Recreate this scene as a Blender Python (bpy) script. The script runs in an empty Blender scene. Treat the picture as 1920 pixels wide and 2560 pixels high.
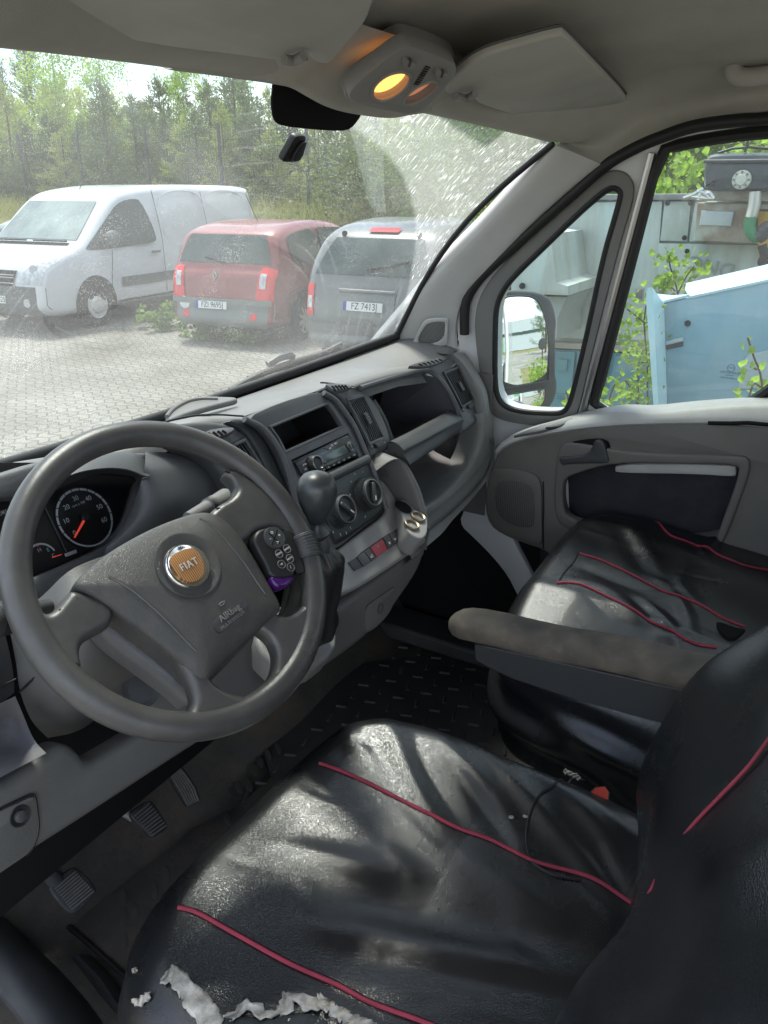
import bpy, bmesh, math, random
import numpy as np
from mathutils import Vector, Matrix
random.seed(7); rng = np.random.default_rng(7)
S = bpy.context.scene
# ---------------- camera ----------------
FOC = 1923.0
PIT = math.atan(810/FOC)
HD = math.pi/2 - math.atan(1250*math.cos(PIT)/FOC)
Fv = np.array([math.sin(HD)*math.cos(PIT), math.cos(HD)*math.cos(PIT), -math.sin(PIT)])
Rv = np.array([math.cos(HD), -math.sin(HD), 0.0]); Uv = np.cross(Rv, Fv)
CAM = np.array([-.99, -.63, 1.27])
cd = bpy.data.cameras.new('camera'); cam = bpy.data.objects.new('camera', cd); S.collection.objects.link(cam)
cam.matrix_world = Matrix(((Rv[0], Uv[0], -Fv[0], CAM[0]), (Rv[1], Uv[1], -Fv[1], CAM[1]), (Rv[2], Uv[2], -Fv[2], CAM[2]), (0, 0, 0, 1)))
cd.sensor_fit = 'HORIZONTAL'; cd.sensor_width = 36; cd.lens = FOC/1920*36; cd.clip_start = .01; cd.clip_end = 2000
S.camera = cam
# ---------------- world, sun, exposure ----------------
W = bpy.data.worlds.new('World'); S.world = W; W.use_nodes = True
nt = W.node_tree; N = nt.nodes; L = nt.links; bg = N['Background']
sky = N.new('ShaderNodeTexSky'); sky.sky_type = 'NISHITA'; sky.sun_disc = False
SUN_EL, SUN_AZ = math.radians(64), math.radians(38)      # azimuth clockwise from +Y
sky.sun_elevation = SUN_EL; sky.sun_rotation = SUN_AZ
tc = N.new('ShaderNodeTexCoord'); mp = N.new('ShaderNodeMapping'); mp.inputs['Scale'].default_value = (1, 1, 2.6); mp.inputs['Location'].default_value = (3.7, 1.2, .4)
no = N.new('ShaderNodeTexNoise'); no.inputs['Scale'].default_value = 2.3; no.inputs['Detail'].default_value = 9; no.inputs['Roughness'].default_value = .58
rp = N.new('ShaderNodeValToRGB'); rp.color_ramp.elements[0].position = .43; rp.color_ramp.elements[1].position = .57
cn = N.new('ShaderNodeTexNoise'); cn.inputs['Scale'].default_value = 5; cn.inputs['Detail'].default_value = 6
cr2 = N.new('ShaderNodeValToRGB'); cr2.color_ramp.elements[0].color = (4.6, 5.2, 6.0, 1); cr2.color_ramp.elements[1].color = (8.5, 8.5, 8.5, 1)
cr2.color_ramp.elements[0].position = .38; cr2.color_ramp.elements[1].position = .6
mx = N.new('ShaderNodeMix'); mx.data_type = 'RGBA'
L.new(tc.outputs['Generated'], mp.inputs[0]); L.new(mp.outputs[0], no.inputs[0]); L.new(mp.outputs[0], cn.inputs[0])
L.new(no.outputs[0], rp.inputs[0]); L.new(cn.outputs[0], cr2.inputs[0])
L.new(rp.outputs[0], mx.inputs[0]); L.new(sky.outputs[0], mx.inputs[6]); L.new(cr2.outputs[0], mx.inputs[7]); L.new(mx.outputs[2], bg.inputs[0])
bg.inputs[1].default_value = .15
sd = bpy.data.lights.new('sun', 'SUN'); sd.energy = 2.8; sd.angle = math.radians(12); sd.color = (1, .95, .87)
sun = bpy.data.objects.new('sun', sd); S.collection.objects.link(sun)
sdir = Vector((math.sin(SUN_AZ)*math.cos(SUN_EL), math.cos(SUN_AZ)*math.cos(SUN_EL), math.sin(SUN_EL)))
sun.rotation_euler = sdir.to_track_quat('Z', 'Y').to_euler()
S.view_settings.view_transform = 'Standard'; S.view_settings.look = 'None'; S.view_settings.exposure = 1.75; S.view_settings.gamma = 1
S.cycles.max_bounces = 10; S.cycles.diffuse_bounces = 5; S.cycles.glossy_bounces = 4; S.cycles.transparent_max_bounces = 24
S.cycles.sample_clamp_indirect = 6; S.cycles.caustics_reflective = False; S.cycles.caustics_refractive = False

# ---------------- measuring helpers: a sight line met with a real plane ----------------
def fr(x0, y0, w): return (x0, y0, w/1659)
CR = dict(A=(0, 0, 1920/1659), T1=fr(0, 0, 960), T2=fr(960, 0, 960), T3=fr(0, 400, 960), T4=fr(960, 300, 960), W=fr(0, 1000, 860), D=fr(560, 860, 700),
          S=fr(1060, 960, 860), Fl=fr(0, 1760, 800), G=fr(700, 1660, 1220), E=fr(400, 900, 500), H=fr(800, 840, 500), I=fr(0, 1440, 600), J=fr(0, 1060, 400),
          K=fr(0, 440, 500), L=fr(420, 500, 800), M=fr(1180, 300, 740), N=(1220, 720, 200/1382), F=(0, 0, 1))
def ray(k, u, v):
    a, b, s = CR[k]; u = a+u*s; v = b+v*s
    return Fv+(u-960)/FOC*Rv-(v-1280)/FOC*Uv
def P(k, u, v, x=None, y=None, z=None, pl=None, d=None):
    r = ray(k, u, v)
    if x is not None: t = (x-CAM[0])/r[0]
    elif y is not None: t = (y-CAM[1])/r[1]
    elif z is not None: t = (z-CAM[2])/r[2]
    elif d is not None: t = d
    else:
        p0, n = np.array(pl[0], float), np.array(pl[1], float); t = ((p0-CAM)@n)/(r@n)
    return CAM+t*r
def PL(k, pts, **kw): return [P(k, u, v, **kw) for u, v in pts]
def off(pl, d):
    n = np.array(pl[1], float); n /= np.linalg.norm(n); return (np.array(pl[0])+n*d, n)

# ---------------- object helpers ----------------
COL = S.collection
def wl(o):
    v = np.zeros(3)
    while o is not None: v = v+np.array(o.location); o = o.parent
    return v
def tag(o, label=None, cat=None, group=None, kind=None):
    for k, v in (('label', label), ('category', cat), ('group', group), ('kind', kind)):
        if v: o[k] = v
    return o
def empty(name, loc, label, cat, group=None, rz=0):
    o = bpy.data.objects.new(name, None); COL.objects.link(o); o.location = [float(c) for c in loc]; o.rotation_euler = (0, 0, rz)
    o.empty_display_size = .05
    return tag(o, label, cat, group)
def mk(name, verts, faces, mat, parent=None, smooth=True, local=False, ang=40):
    V = np.array([list(v) for v in verts], float)
    if parent is not None and not local: V = V-wl(parent)
    me = bpy.data.meshes.new(name); me.from_pydata(V.tolist(), [], [list(f) for f in faces]); me.validate()
    bm = bmesh.new(); bm.from_mesh(me); bmesh.ops.recalc_face_normals(bm, faces=bm.faces); bm.to_mesh(me); bm.free()
    if smooth: me.shade_smooth() if hasattr(me, 'shade_smooth') else None
    if mat: me.materials.append(mat)
    o = bpy.data.objects.new(name, me); COL.objects.link(o); o.parent = parent
    if smooth and ang: me.set_sharp_from_angle(angle=math.radians(ang))
    return o
def bev(o, w=.003, seg=2, ang=35):
    m = o.modifiers.new('bevel', 'BEVEL'); m.width = w; m.segments = seg; m.limit_method = 'ANGLE'; m.angle_limit = math.radians(ang); m.harden_normals = False
    return o
def solid(o, t, offset=-1):
    m = o.modifiers.new('solid', 'SOLIDIFY'); m.thickness = t; m.offset = offset; return o
def subd(o, n=1):
    m = o.modifiers.new('sub', 'SUBSURF'); m.levels = n; m.render_levels = n; return o
def chaikin(p, it=2, closed=True):
    p = [np.array(q, float) for q in p]
    for _ in range(it):
        q = []; n = len(p)
        for i in range(n if closed else n-1):
            a, b = p[i], p[(i+1) % n]; q += [a*.75+b*.25, a*.25+b*.75]
        if not closed: q = [p[0]]+q+[p[-1]]
        p = q
    return p
def cat(p, n, closed=False):
    """catmull-rom through the points"""
    p = np.array([list(q) for q in p], float); m = len(p); out = []
    if m == 2 and not closed: return [p[0]+(p[1]-p[0])*i/n for i in range(n+1)]
    for i in range(m if closed else m-1):
        if closed: a, b, c, d = p[(i-1) % m], p[i], p[(i+1) % m], p[(i+2) % m]
        else:
            b, c = p[i], p[i+1]; a = p[i-1] if i else 2*b-c; d = p[i+2] if i+2 < m else 2*c-b
        for j in range(n):
            t = j/n; out.append(.5*((2*b)+(c-a)*t+(2*a-5*b+4*c-d)*t*t+(3*b-a-3*c+d)*t**3))
    if not closed: out.append(p[-1])
    return out
def grid_faces(nr, nc, wrap=False, base=0):
    f = []
    for i in range(nr-1):
        for j in range(nc if wrap else nc-1):
            a = base+i*nc+j; b = base+i*nc+(j+1) % nc
            f.append((a, b, b+nc, a+nc))
    return f
def surf(name, rows, mat, parent=None, su=4, sv=4, th=0, **kw):
    R1 = [cat(r, su) for r in rows]; cols = list(zip(*R1)); C1 = [cat(c, sv) for c in cols]
    G = list(zip(*C1)); nr, nc = len(G), len(G[0])
    o = mk(name, [p for r in G for p in r], grid_faces(nr, nc), mat, parent, **kw)
    if th: solid(o, th)
    return o
def loft(name, rings, mat, parent=None, caps=True, **kw):
    n = len(rings[0]); V = [p for r in rings for p in r]; f = grid_faces(len(rings), n, True)
    if caps: f += [tuple(range(n))[::-1], tuple(range((len(rings)-1)*n, len(rings)*n))]
    return mk(name, V, f, mat, parent, **kw)
def frame(d):
    d = np.array(d, float); d /= np.linalg.norm(d); a = np.array([0, 0, 1.]) if abs(d[2]) < .95 else np.array([0, 1., 0])
    e1 = np.cross(a, d); e1 /= np.linalg.norm(e1); e2 = np.cross(d, e1); return e1, e2, d
def tube_vf(pts, r, seg=10, closed=False, base=0):
    pts = [np.array(p, float) for p in pts]; n = len(pts); V = []; e1 = None
    rr = r if hasattr(r, '__len__') else [r]*n
    for i in range(n):
        d = (pts[(i+1) % n]-pts[i-1]) if closed else pts[min(i+1, n-1)]-pts[max(i-1, 0)]
        d = d/(np.linalg.norm(d)+1e-9)
        if e1 is None: e1, e2, _ = frame(d)
        e1 = e1-d*(e1@d); e1 /= np.linalg.norm(e1); e2 = np.cross(d, e1)
        for j in range(seg):
            a = 2*math.pi*j/seg; V.append(pts[i]+rr[i]*(math.cos(a)*e1+math.sin(a)*e2))
    f = []
    for i in range(n if closed else n-1):
        for j in range(seg):
            a = i*seg+j; b = i*seg+(j+1) % seg; c = ((i+1) % n)*seg+(j+1) % seg; d = ((i+1) % n)*seg+j
            f.append((a+base, b+base, c+base, d+base))
    if not closed: f += [tuple(base+j for j in range(seg))[::-1], tuple(base+(n-1)*seg+j for j in range(seg))]
    return V, f
def tube(name, pts, r, mat, parent=None, seg=10, closed=False, **kw):
    V, f = tube_vf(pts, r, seg, closed); return mk(name, V, f, mat, parent, **kw)
def merge(parts):
    V, f = [], []
    for v, g in parts:
        b = len(V); V += list(v); f += [tuple(i+b for i in q) for q in g]
    return V, f
def box_vf(c, s, ax=None):
    ax = ax or (np.array([1., 0, 0]), np.array([0, 1., 0]), np.array([0, 0, 1.])); c = np.array(c, float); V = []
    for i in (-1, 1):
        for j in (-1, 1):
            for k in (-1, 1): V.append(c+ax[0]*i*s[0]/2+ax[1]*j*s[1]/2+ax[2]*k*s[2]/2)
    return V, [(0, 1, 3, 2), (4, 6, 7, 5), (0, 4, 5, 1), (2, 3, 7, 6), (0, 2, 6, 4), (1, 5, 7, 3)]
def boxo(name, c, s, mat, parent=None, b=.003, ax=None, **kw):
    V, f = box_vf(c, s, ax); o = mk(name, V, f, mat, parent, **kw)
    if b: bev(o, b)
    return o
def plate(name, outline, n, th, mat, parent=None, holes=(), bv=.0015, ch=2, hch=None, res=1, up=0.0, **kw):
    """flat solid cut from an outline: front face raised 'up' above the outline's plane, thickness th behind it"""
    e1, e2, n = frame(n); o0 = np.mean([np.array(p) for p in outline], axis=0)
    if ch: outline = chaikin(outline, ch)
    cu = bpy.data.curves.new(name, 'CURVE'); cu.dimensions = '2D'; cu.fill_mode = 'BOTH'
    cu.extrude = max(th/2-bv, .0001); cu.bevel_depth = bv; cu.bevel_resolution = res
    def add(pts):
        sp = cu.splines.new('POLY'); sp.points.add(len(pts)-1); sp.use_cyclic_u = True
        for i, p in enumerate(pts):
            q = np.array(p)-o0; sp.points[i].co = (q@e1, q@e2, 0, 1)
    add(outline)
    for h in holes: add(chaikin(h, ch if hch is None else hch))
    cu.offset = -bv
    ob = bpy.data.objects.new(name, cu); COL.objects.link(ob)
    dg = bpy.context.evaluated_depsgraph_get(); me = bpy.data.meshes.new_from_object(ob.evaluated_get(dg))
    bpy.data.objects.remove(ob); bpy.data.curves.remove(cu)
    me.name = name
    M = np.array([e1, e2, n]).T; pos = o0+n*(up-th/2)
    co = np.array([list(v.co) for v in me.vertices]); wpos = co@M.T+pos
    if parent is not None: wpos = wpos-wl(parent)
    me.vertices.foreach_set('co', wpos.astype('f').ravel()); me.update()
    bm = bmesh.new(); bm.from_mesh(me); bmesh.ops.remove_doubles(bm, verts=bm.verts, dist=1e-5); bmesh.ops.recalc_face_normals(bm, faces=bm.faces); bm.to_mesh(me); bm.free()
    me.materials.clear(); me.materials.append(mat); me.shade_smooth(); me.set_sharp_from_angle(angle=math.radians(35))
    o = bpy.data.objects.new(name, me); COL.objects.link(o); o.parent = parent
    return o
def text(name, s, pos, xdir, n, size, mat, parent=None, th=.0004, align='CENTER', shear=0, sx=1, sp=1):
    cu = bpy.data.curves.new(name, 'FONT'); cu.body = s; cu.size = size; cu.align_x = align; cu.align_y = 'CENTER'; cu.extrude = th; cu.shear = shear; cu.space_character = sp; cu.resolution_u = 3
    ob = bpy.data.objects.new(name, cu); COL.objects.link(ob)
    dg = bpy.context.evaluated_depsgraph_get(); me = bpy.data.meshes.new_from_object(ob.evaluated_get(dg))
    bpy.data.objects.remove(ob); bpy.data.curves.remove(cu)
    n = np.array(n, float); n /= np.linalg.norm(n); x = np.array(xdir, float); x = x-n*(x@n); x /= np.linalg.norm(x); y = np.cross(n, x)
    co = np.array([list(v.co) for v in me.vertices])
    w = np.outer(co[:, 0]*sx, x)+np.outer(co[:, 1], y)+np.outer(co[:, 2], n)+np.array(pos)
    if parent is not None: w = w-wl(parent)
    me.vertices.foreach_set('co', w.astype('f').ravel()); me.materials.clear(); me.materials.append(mat)
    me.update(); o = bpy.data.objects.new(name, me); COL.objects.link(o); o.parent = parent
    return o
def lathe(name, c, axis, prof, mat, parent=None, seg=28, **kw):
    e1, e2, d = frame(axis); c = np.array(c, float); rings = []
    for h, r in prof: rings.append([c+d*h+r*(math.cos(2*math.pi*j/seg)*e1+math.sin(2*math.pi*j/seg)*e2) for j in range(seg)])
    return loft(name, rings, mat, parent, **kw)

# ---------------- materials ----------------
def mat(name, col, rough=.6, spec=.5, metal=0, grain=0, gs=600, var=0, vs=4, var_col=None, dirt=0, dcol=(.25, .21, .16), ds=9, bump2=0, b2s=30, coat=0, trans=None, emis=None, vor=False, rvar=0, streak=0):
    m = bpy.data.materials.new(name); m.use_nodes = True; nt = m.node_tree; N = nt.nodes; L = nt.links; b = N['Principled BSDF']
    b.inputs['Base Color'].default_value = (*col, 1); b.inputs['Roughness'].default_value = rough; b.inputs['Specular IOR Level'].default_value = spec
    b.inputs['Metallic'].default_value = metal; b.inputs['Coat Weight'].default_value = coat
    if emis: b.inputs['Emission Color'].default_value = (*emis[0], 1); b.inputs['Emission Strength'].default_value = emis[1]
    tc = N.new('ShaderNodeTexCoord'); co = tc.outputs['Object']
    def noise(sc, det=4, ro=.6, st=0):
        n = N.new('ShaderNodeTexNoise'); src = co
        if st: mpp = N.new('ShaderNodeMapping'); mpp.inputs['Scale'].default_value = (1, 1, st); L.new(co, mpp.inputs[0]); src = mpp.outputs[0]
        n.inputs['Scale'].default_value = sc; n.inputs['Detail'].default_value = det; n.inputs['Roughness'].default_value = ro; L.new(src, n.inputs[0]); return n.outputs[0]
    def ramp(s, a, c):
        r = N.new('ShaderNodeMapRange'); r.inputs[1].default_value = a; r.inputs[2].default_value = c; r.clamp = True; L.new(s, r.inputs[0]); return r.outputs[0]
    cs = None
    if var:
        v = var_col or tuple(c*(1-var) for c in col); mxn = N.new('ShaderNodeMix'); mxn.data_type = 'RGBA'
        mxn.inputs[6].default_value = (*col, 1); mxn.inputs[7].default_value = (*v, 1); L.new(ramp(noise(vs, 6), .35, .68), mxn.inputs[0]); cs = mxn.outputs[2]
    if dirt:
        mxn = N.new('ShaderNodeMix'); mxn.data_type = 'RGBA'; mm = N.new('ShaderNodeMath'); mm.operation = 'MULTIPLY'; mm.inputs[1].default_value = dirt
        L.new(ramp(noise(ds, 8, .7, streak), .45, .75), mm.inputs[0]); L.new(mm.outputs[0], mxn.inputs[0])
        if cs: L.new(cs, mxn.inputs[6])
        else: mxn.inputs[6].default_value = (*col, 1)
        mxn.inputs[7].default_value = (*dcol, 1); cs = mxn.outputs[2]
    if cs: L.new(cs, b.inputs['Base Color'])
    if rvar:
        r = N.new('ShaderNodeMapRange'); r.inputs[1].default_value = .3; r.inputs[2].default_value = .7; r.inputs[3].default_value = max(rough-rvar, .02); r.inputs[4].default_value = rough+rvar
        L.new(noise(6, 6), r.inputs[0]); L.new(r.outputs[0], b.inputs['Roughness'])
    prev = None
    if bump2:
        bb = N.new('ShaderNodeBump'); bb.inputs['Strength'].default_value = bump2; bb.inputs['Distance'].default_value = .01; L.new(noise(b2s, 5), bb.inputs['Height']); prev = bb.outputs[0]
    if grain:
        bb = N.new('ShaderNodeBump'); bb.inputs['Strength'].default_value = grain; bb.inputs['Distance'].default_value = .0012
        if vor:
            vn = N.new('ShaderNodeTexVoronoi'); vn.feature = 'DISTANCE_TO_EDGE'; vn.inputs['Scale'].default_value = gs; L.new(co, vn.inputs[0]); L.new(ramp(vn.outputs[0], 0, .25), bb.inputs['Height'])
        else: L.new(noise(gs, 2), bb.inputs['Height'])
        if prev: L.new(prev, bb.inputs['Normal'])
        prev = bb.outputs[0]
    if prev: L.new(prev, b.inputs['Normal'])
    return m
def glass(name, tint=(.8, .85, .83), rough=0.0, dust=.0, ior_mix=.07):
    m = bpy.data.materials.new(name); m.use_nodes = True; nt = m.node_tree; N = nt.nodes; L = nt.links; N.remove(N['Principled BSDF'])
    out = N['Material Output']; tr = N.new('ShaderNodeBsdfTransparent'); tr.inputs[0].default_value = (*tint, 1)
    gl = N.new('ShaderNodeBsdfGlossy'); gl.inputs['Roughness'].default_value = rough
    fn = N.new('ShaderNodeLayerWeight'); fn.inputs[0].default_value = .3; ms = N.new('ShaderNodeMixShader'); m1 = N.new('ShaderNodeMath'); m1.operation = 'MULTIPLY_ADD'
    m1.inputs[1].default_value = .35; m1.inputs[2].default_value = ior_mix*.5; L.new(fn.outputs['Fresnel'], m1.inputs[0])
    L.new(m1.outputs[0], ms.inputs[0]); L.new(tr.outputs[0], ms.inputs[1]); L.new(gl.outputs[0], ms.inputs[2])
    if dust:
        df = N.new('ShaderNodeBsdfTranslucent'); df.inputs[0].default_value = (.8, .8, .77, 1); m2 = N.new('ShaderNodeMixShader')
        tc = N.new('ShaderNodeTexCoord'); n = N.new('ShaderNodeTexNoise'); n.inputs['Scale'].default_value = 5; n.inputs['Detail'].default_value = 8; L.new(tc.outputs['Object'], n.inputs[0])
        r = N.new('ShaderNodeMapRange'); r.inputs[3].default_value = dust*.4; r.inputs[4].default_value = dust*1.6; r.inputs[1].default_value = .3; r.inputs[2].default_value = .7; L.new(n.outputs[0], r.inputs[0])
        L.new(r.outputs[0], m2.inputs[0]); L.new(ms.outputs[0], m2.inputs[1]); L.new(df.outputs[0], m2.inputs[2]); L.new(m2.outputs[0], out.inputs[0])
    else: L.new(ms.outputs[0], out.inputs[0])
    return m
M = dict(
 head=mat('headliner_cloth', (.40, .39, .355), .95, .1, grain=.5, gs=500, var=.25, vs=3, bump2=.05, b2s=60),
 visor=mat('visor_vinyl', (.40, .39, .36), .75, .25, grain=.12, gs=300, var=.18, vs=5),
 lt=mat('light_grey_plastic', (.225, .222, .217), .5, .4, grain=.25, gs=420, var=.12, vs=3, dirt=.15, ds=12, rvar=.08),
 md=mat('mid_grey_plastic', (.165, .162, .158), .5, .4, grain=.3, gs=420, var=.15, vs=3, dirt=.18, ds=10, rvar=.08),
 dk=mat('charcoal_plastic', (.045, .047, .05), .48, .45, grain=.3, gs=420, var=.2, vs=4, dirt=.12, dcol=(.16, .15, .13), ds=12, rvar=.1),
 dk2=mat('charcoal_smooth_plastic', (.04, .042, .045), .42, .45, grain=.1, gs=300, var=.2, dirt=.15, dcol=(.14, .13, .12), ds=20, rvar=.1),
 knee=mat('lower_dash_plastic', (.095, .094, .092), .5, .4, grain=.3, gs=420, var=.15, vs=3, dirt=.3, dcol=(.15, .14, .12), ds=9, rvar=.08),
 bk=mat('black_plastic', (.012, .012, .013), .45, .4, grain=.08, gs=300),
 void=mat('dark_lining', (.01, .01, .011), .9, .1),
 wheel=mat('steering_wheel_leather', (.052, .051, .050), .36, .5, grain=.12, gs=700, vor=True, var=.3, vs=9, rvar=.13, dirt=.22, dcol=(.13, .125, .115), ds=28),
 pad=mat('airbag_cover_plastic', (.048, .047, .046), .42, .45, grain=.35, gs=620, vor=True, var=.12, vs=6, dirt=.12, ds=25),
 rub=mat('black_rubber', (.012, .012, .012), .55, .4, grain=.2, gs=100),
 body=mat('white_body_paint', (.55, .56, .57), .3, .5, coat=.3, var=.05),
 metal=mat('grey_metal', (.45, .44, .42), .35, .5, metal=1, rvar=.1),
 chrome=mat('chrome', (.8, .8, .8), .12, .5, metal=1),
 wht=mat('white_print', (.62, .62, .6), .6, .3), red=mat('red_paint', (.6, .03, .03), .5, .4),
)
# ================= VAN CABIN SHELL =================
def yT(x): return .16-.30*x*x
def zT(x): return 1.41-.09*x*x
def yB(x): return .56-.24*x*x
def zB(x): return .835+.115*x*x
def ws(sx, t, dz=0):
    """point of the windscreen: sx -1..1 across, t 0 base .. 1 top"""
    xb, xt = .80*sx, .745*sx; x = xb+(xt-xb)*t
    y = yB(xb)*(1-t)+yT(xt)*t+.035*math.sin(math.pi*t); z = zB(xb)*(1-t)+zT(xt)*t+.03*math.sin(math.pi*t)
    return np.array([x, y, z])
van = empty('van_cabin', (0, 0, 0), 'grey cloth-lined cabin of an old delivery van around the seats and dashboard', 'van cabin')
# windscreen with dust, specks, wiper arc and streaks
def windscreen_mat():
    m = bpy.data.materials.new('dusty_windscreen'); m.use_nodes = True; nt = m.node_tree; N = nt.nodes; L = nt.links; N.remove(N['Principled BSDF']); out = N['Material Output']
    tr = N.new('ShaderNodeBsdfTransparent'); tr.inputs[0].default_value = (.56, .60, .58, 1)
    gl = N.new('ShaderNodeBsdfGlossy'); gl.inputs['Roughness'].default_value = .02
    lw = N.new('ShaderNodeLayerWeight'); lw.inputs[0].default_value = .3
    a = N.new('ShaderNodeMath'); a.operation = 'MULTIPLY_ADD'; a.inputs[1].default_value = .22; a.inputs[2].default_value = .01; L.new(lw.outputs['Fresnel'], a.inputs[0])
    ms = N.new('ShaderNodeMixShader'); L.new(a.outputs[0], ms.inputs[0]); L.new(tr.outputs[0], ms.inputs[1]); L.new(gl.outputs[0], ms.inputs[2])
    tc = N.new('ShaderNodeTexCoord'); uv = tc.outputs['UV']
    def noise(sc, det, src=uv):
        n = N.new('ShaderNodeTexNoise'); n.inputs['Scale'].default_value = sc; n.inputs['Detail'].default_value = det; L.new(src, n.inputs[0]); return n.outputs[0]
    def mr(s, a, b, c=0, d=1, clamp=True):
        r = N.new('ShaderNodeMapRange'); r.inputs[1].default_value = a; r.inputs[2].default_value = b; r.inputs[3].default_value = c; r.inputs[4].default_value = d; r.clamp = clamp; L.new(s, r.inputs[0]); return r.outputs[0]
    def mth(op, a, b=None, v=None):
        n = N.new('ShaderNodeMath'); n.operation = op; L.new(a, n.inputs[0])
        if b is not None: L.new(b, n.inputs[1])
        if v is not None: n.inputs[1].default_value = v
        return n.outputs[0]
    veil = mr(noise(3.2, 7), .3, .75, .03, .085)
    vo = N.new('ShaderNodeTexVoronoi'); vo.inputs['Scale'].default_value = 150; L.new(uv, vo.inputs[0])
    rad = mr(noise(60, 2), .45, .75, .0, .10); speck = mth('LESS_THAN', vo.outputs['Distance'], rad)
    vo2 = N.new('ShaderNodeTexVoronoi'); vo2.inputs['Scale'].default_value = 420; L.new(uv, vo2.inputs[0]); sp2 = mth('LESS_THAN', vo2.outputs['Distance'], mr(noise(9, 4), .4, .7, .08, .26))
    # distance from the wiper pivot -> unswept corner on the passenger side
    mp = N.new('ShaderNodeMapping'); mp.inputs['Location'].default_value = (-.15, .0, 0); L.new(uv, mp.inputs[0])
    ln = N.new('ShaderNodeVectorMath'); ln.operation = 'LENGTH'; L.new(mp.outputs[0], ln.inputs[0])
    sxu = N.new('ShaderNodeSeparateXYZ'); L.new(uv, sxu.inputs[0]); unswept = mth('MULTIPLY', mr(ln.outputs['Value'], .632, .642), mr(sxu.outputs[0], .12, .3))
    st = N.new('ShaderNodeMapping'); st.inputs['Rotation'].default_value = (0, 0, math.radians(-4)); L.new(uv, st.inputs[0])
    st2 = N.new('ShaderNodeMapping'); st2.inputs['Scale'].default_value = (300, 34, 1); L.new(st.outputs[0], st2.inputs[0])
    streak = mth('MULTIPLY', mr(noise(1.0, 3, st2.outputs[0]), .57, .70, 0, .55), mr(noise(14, 3), .40, .55))
    arcs = N.new('ShaderNodeTexWave'); arcs.wave_type = 'RINGS'; arcs.rings_direction = 'SPHERICAL'; arcs.inputs['Scale'].default_value = 9; arcs.inputs['Distortion'].default_value = 2; L.new(mp.outputs[0], arcs.inputs[0])
    arcv = mth('MULTIPLY', mr(arcs.outputs[1], .93, 1, 0, .035), mr(noise(2.5, 3), .5, .6))
    t1 = mth('MULTIPLY', mth('ADD', streak, v=.09), unswept)
    s1 = mth('MAXIMUM', mth('MULTIPLY', speck, v=.45), mth('MULTIPLY', sp2, v=.34))
    tot = mth('MINIMUM', mth('ADD', mth('ADD', veil, mth('MAXIMUM', s1, t1)), arcv), v=.9)
    df = N.new('ShaderNodeBsdfTranslucent'); df.inputs[0].default_value = (.82, .83, .80, 1); d2 = N.new('ShaderNodeBsdfDiffuse'); d2.inputs[0].default_value = (.7, .7, .68, 1)
    ad = N.new('ShaderNodeMixShader'); ad.inputs[0].default_value = .3; L.new(df.outputs[0], ad.inputs[1]); L.new(d2.outputs[0], ad.inputs[2])
    m2 = N.new('ShaderNodeMixShader'); L.new(tot, m2.inputs[0]); L.new(ms.outputs[0], m2.inputs[1]); L.new(ad.outputs[0], m2.inputs[2]); L.new(m2.outputs[0], out.inputs[0])
    return m
nu, nv = 40, 24
V = [ws(-1+2*i/nu, j/nv) for j in range(nv+1) for i in range(nu+1)]
w = mk('windscreen', V, grid_faces(nv+1, nu+1), windscreen_mat(), van)
uvl = w.data.uv_layers.new(name='uv')
for lp in w.data.loops:
    j, i = divmod(lp.vertex_index, nu+1); uvl.data[lp.index].uv = ((-1+2*i/nu)*.8, j/nv*.68)
def on_ws(k, u, v, lift=.0):
    best = None; q = ray(k, u, v)
    a, b = 0., .5
    for _ in range(30):                                   # Newton by differences on (sx, t)
        p = ws(a, b); d = p-CAM; e = np.array([d@Rv/(d@Fv)-q@Rv, d@Uv/(d@Fv)-q@Uv])
        J = []
        for da, db in ((1e-4, 0), (0, 1e-4)):
            d2 = ws(a+da, b+db)-CAM; J.append((np.array([d2@Rv/(d2@Fv)-q@Rv, d2@Uv/(d2@Fv)-q@Uv])-e)/1e-4)
        s = np.linalg.solve(np.array(J).T, -e); a = float(np.clip(a+s[0], -1.3, 1.3)); b = float(np.clip(b+s[1], -.4, 1.4))
    p = ws(a, b); return p+np.array([0, -.83, -.55])*lift
wn = np.array([-.05, -.86, -.5])
patch = [on_ws('T1', *q) for q in [(1178, 330), (1172, 365), (1152, 420), (1145, 470), (1150, 500), (1180, 512), (1300, 528), (1440, 543), (1490, 538), (1530, 510), (1560, 480), (1560, 300), (1300, 250)]]
plate('sensor_shade', patch, wn, .004, M['void'], w, ch=1, bv=.0005, up=.01)
bk_ = [on_ws('T1', *q) for q in [(1183, 664), (1186, 655), (1250, 585), (1265, 574), (1300, 574), (1304, 582), (1300, 600), (1262, 664), (1250, 671), (1186, 670)]]
mb = plate('mirror_mount', bk_, wn, .012, M['bk'], w, ch=1, up=.016)
plate('mount_clip', [on_ws('T1', *q) for q in [(1215, 655), (1268, 598), (1298, 590), (1292, 602), (1262, 655), (1225, 664)]], wn, .006, M['bk'], mb, ch=1, up=.022)
# dark rubber border where the glass meets body
tube('windscreen_seal', [ws(1.0, t/12)+np.array([-.002, -.004, -.003]) for t in range(13)]+[], .007, M['rub'], van)
tube('windscreen_seal', [ws(-1+.05*i, .0)+np.array([0, -.005, 0]) for i in range(41)], .012, M['rub'], van)

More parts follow.
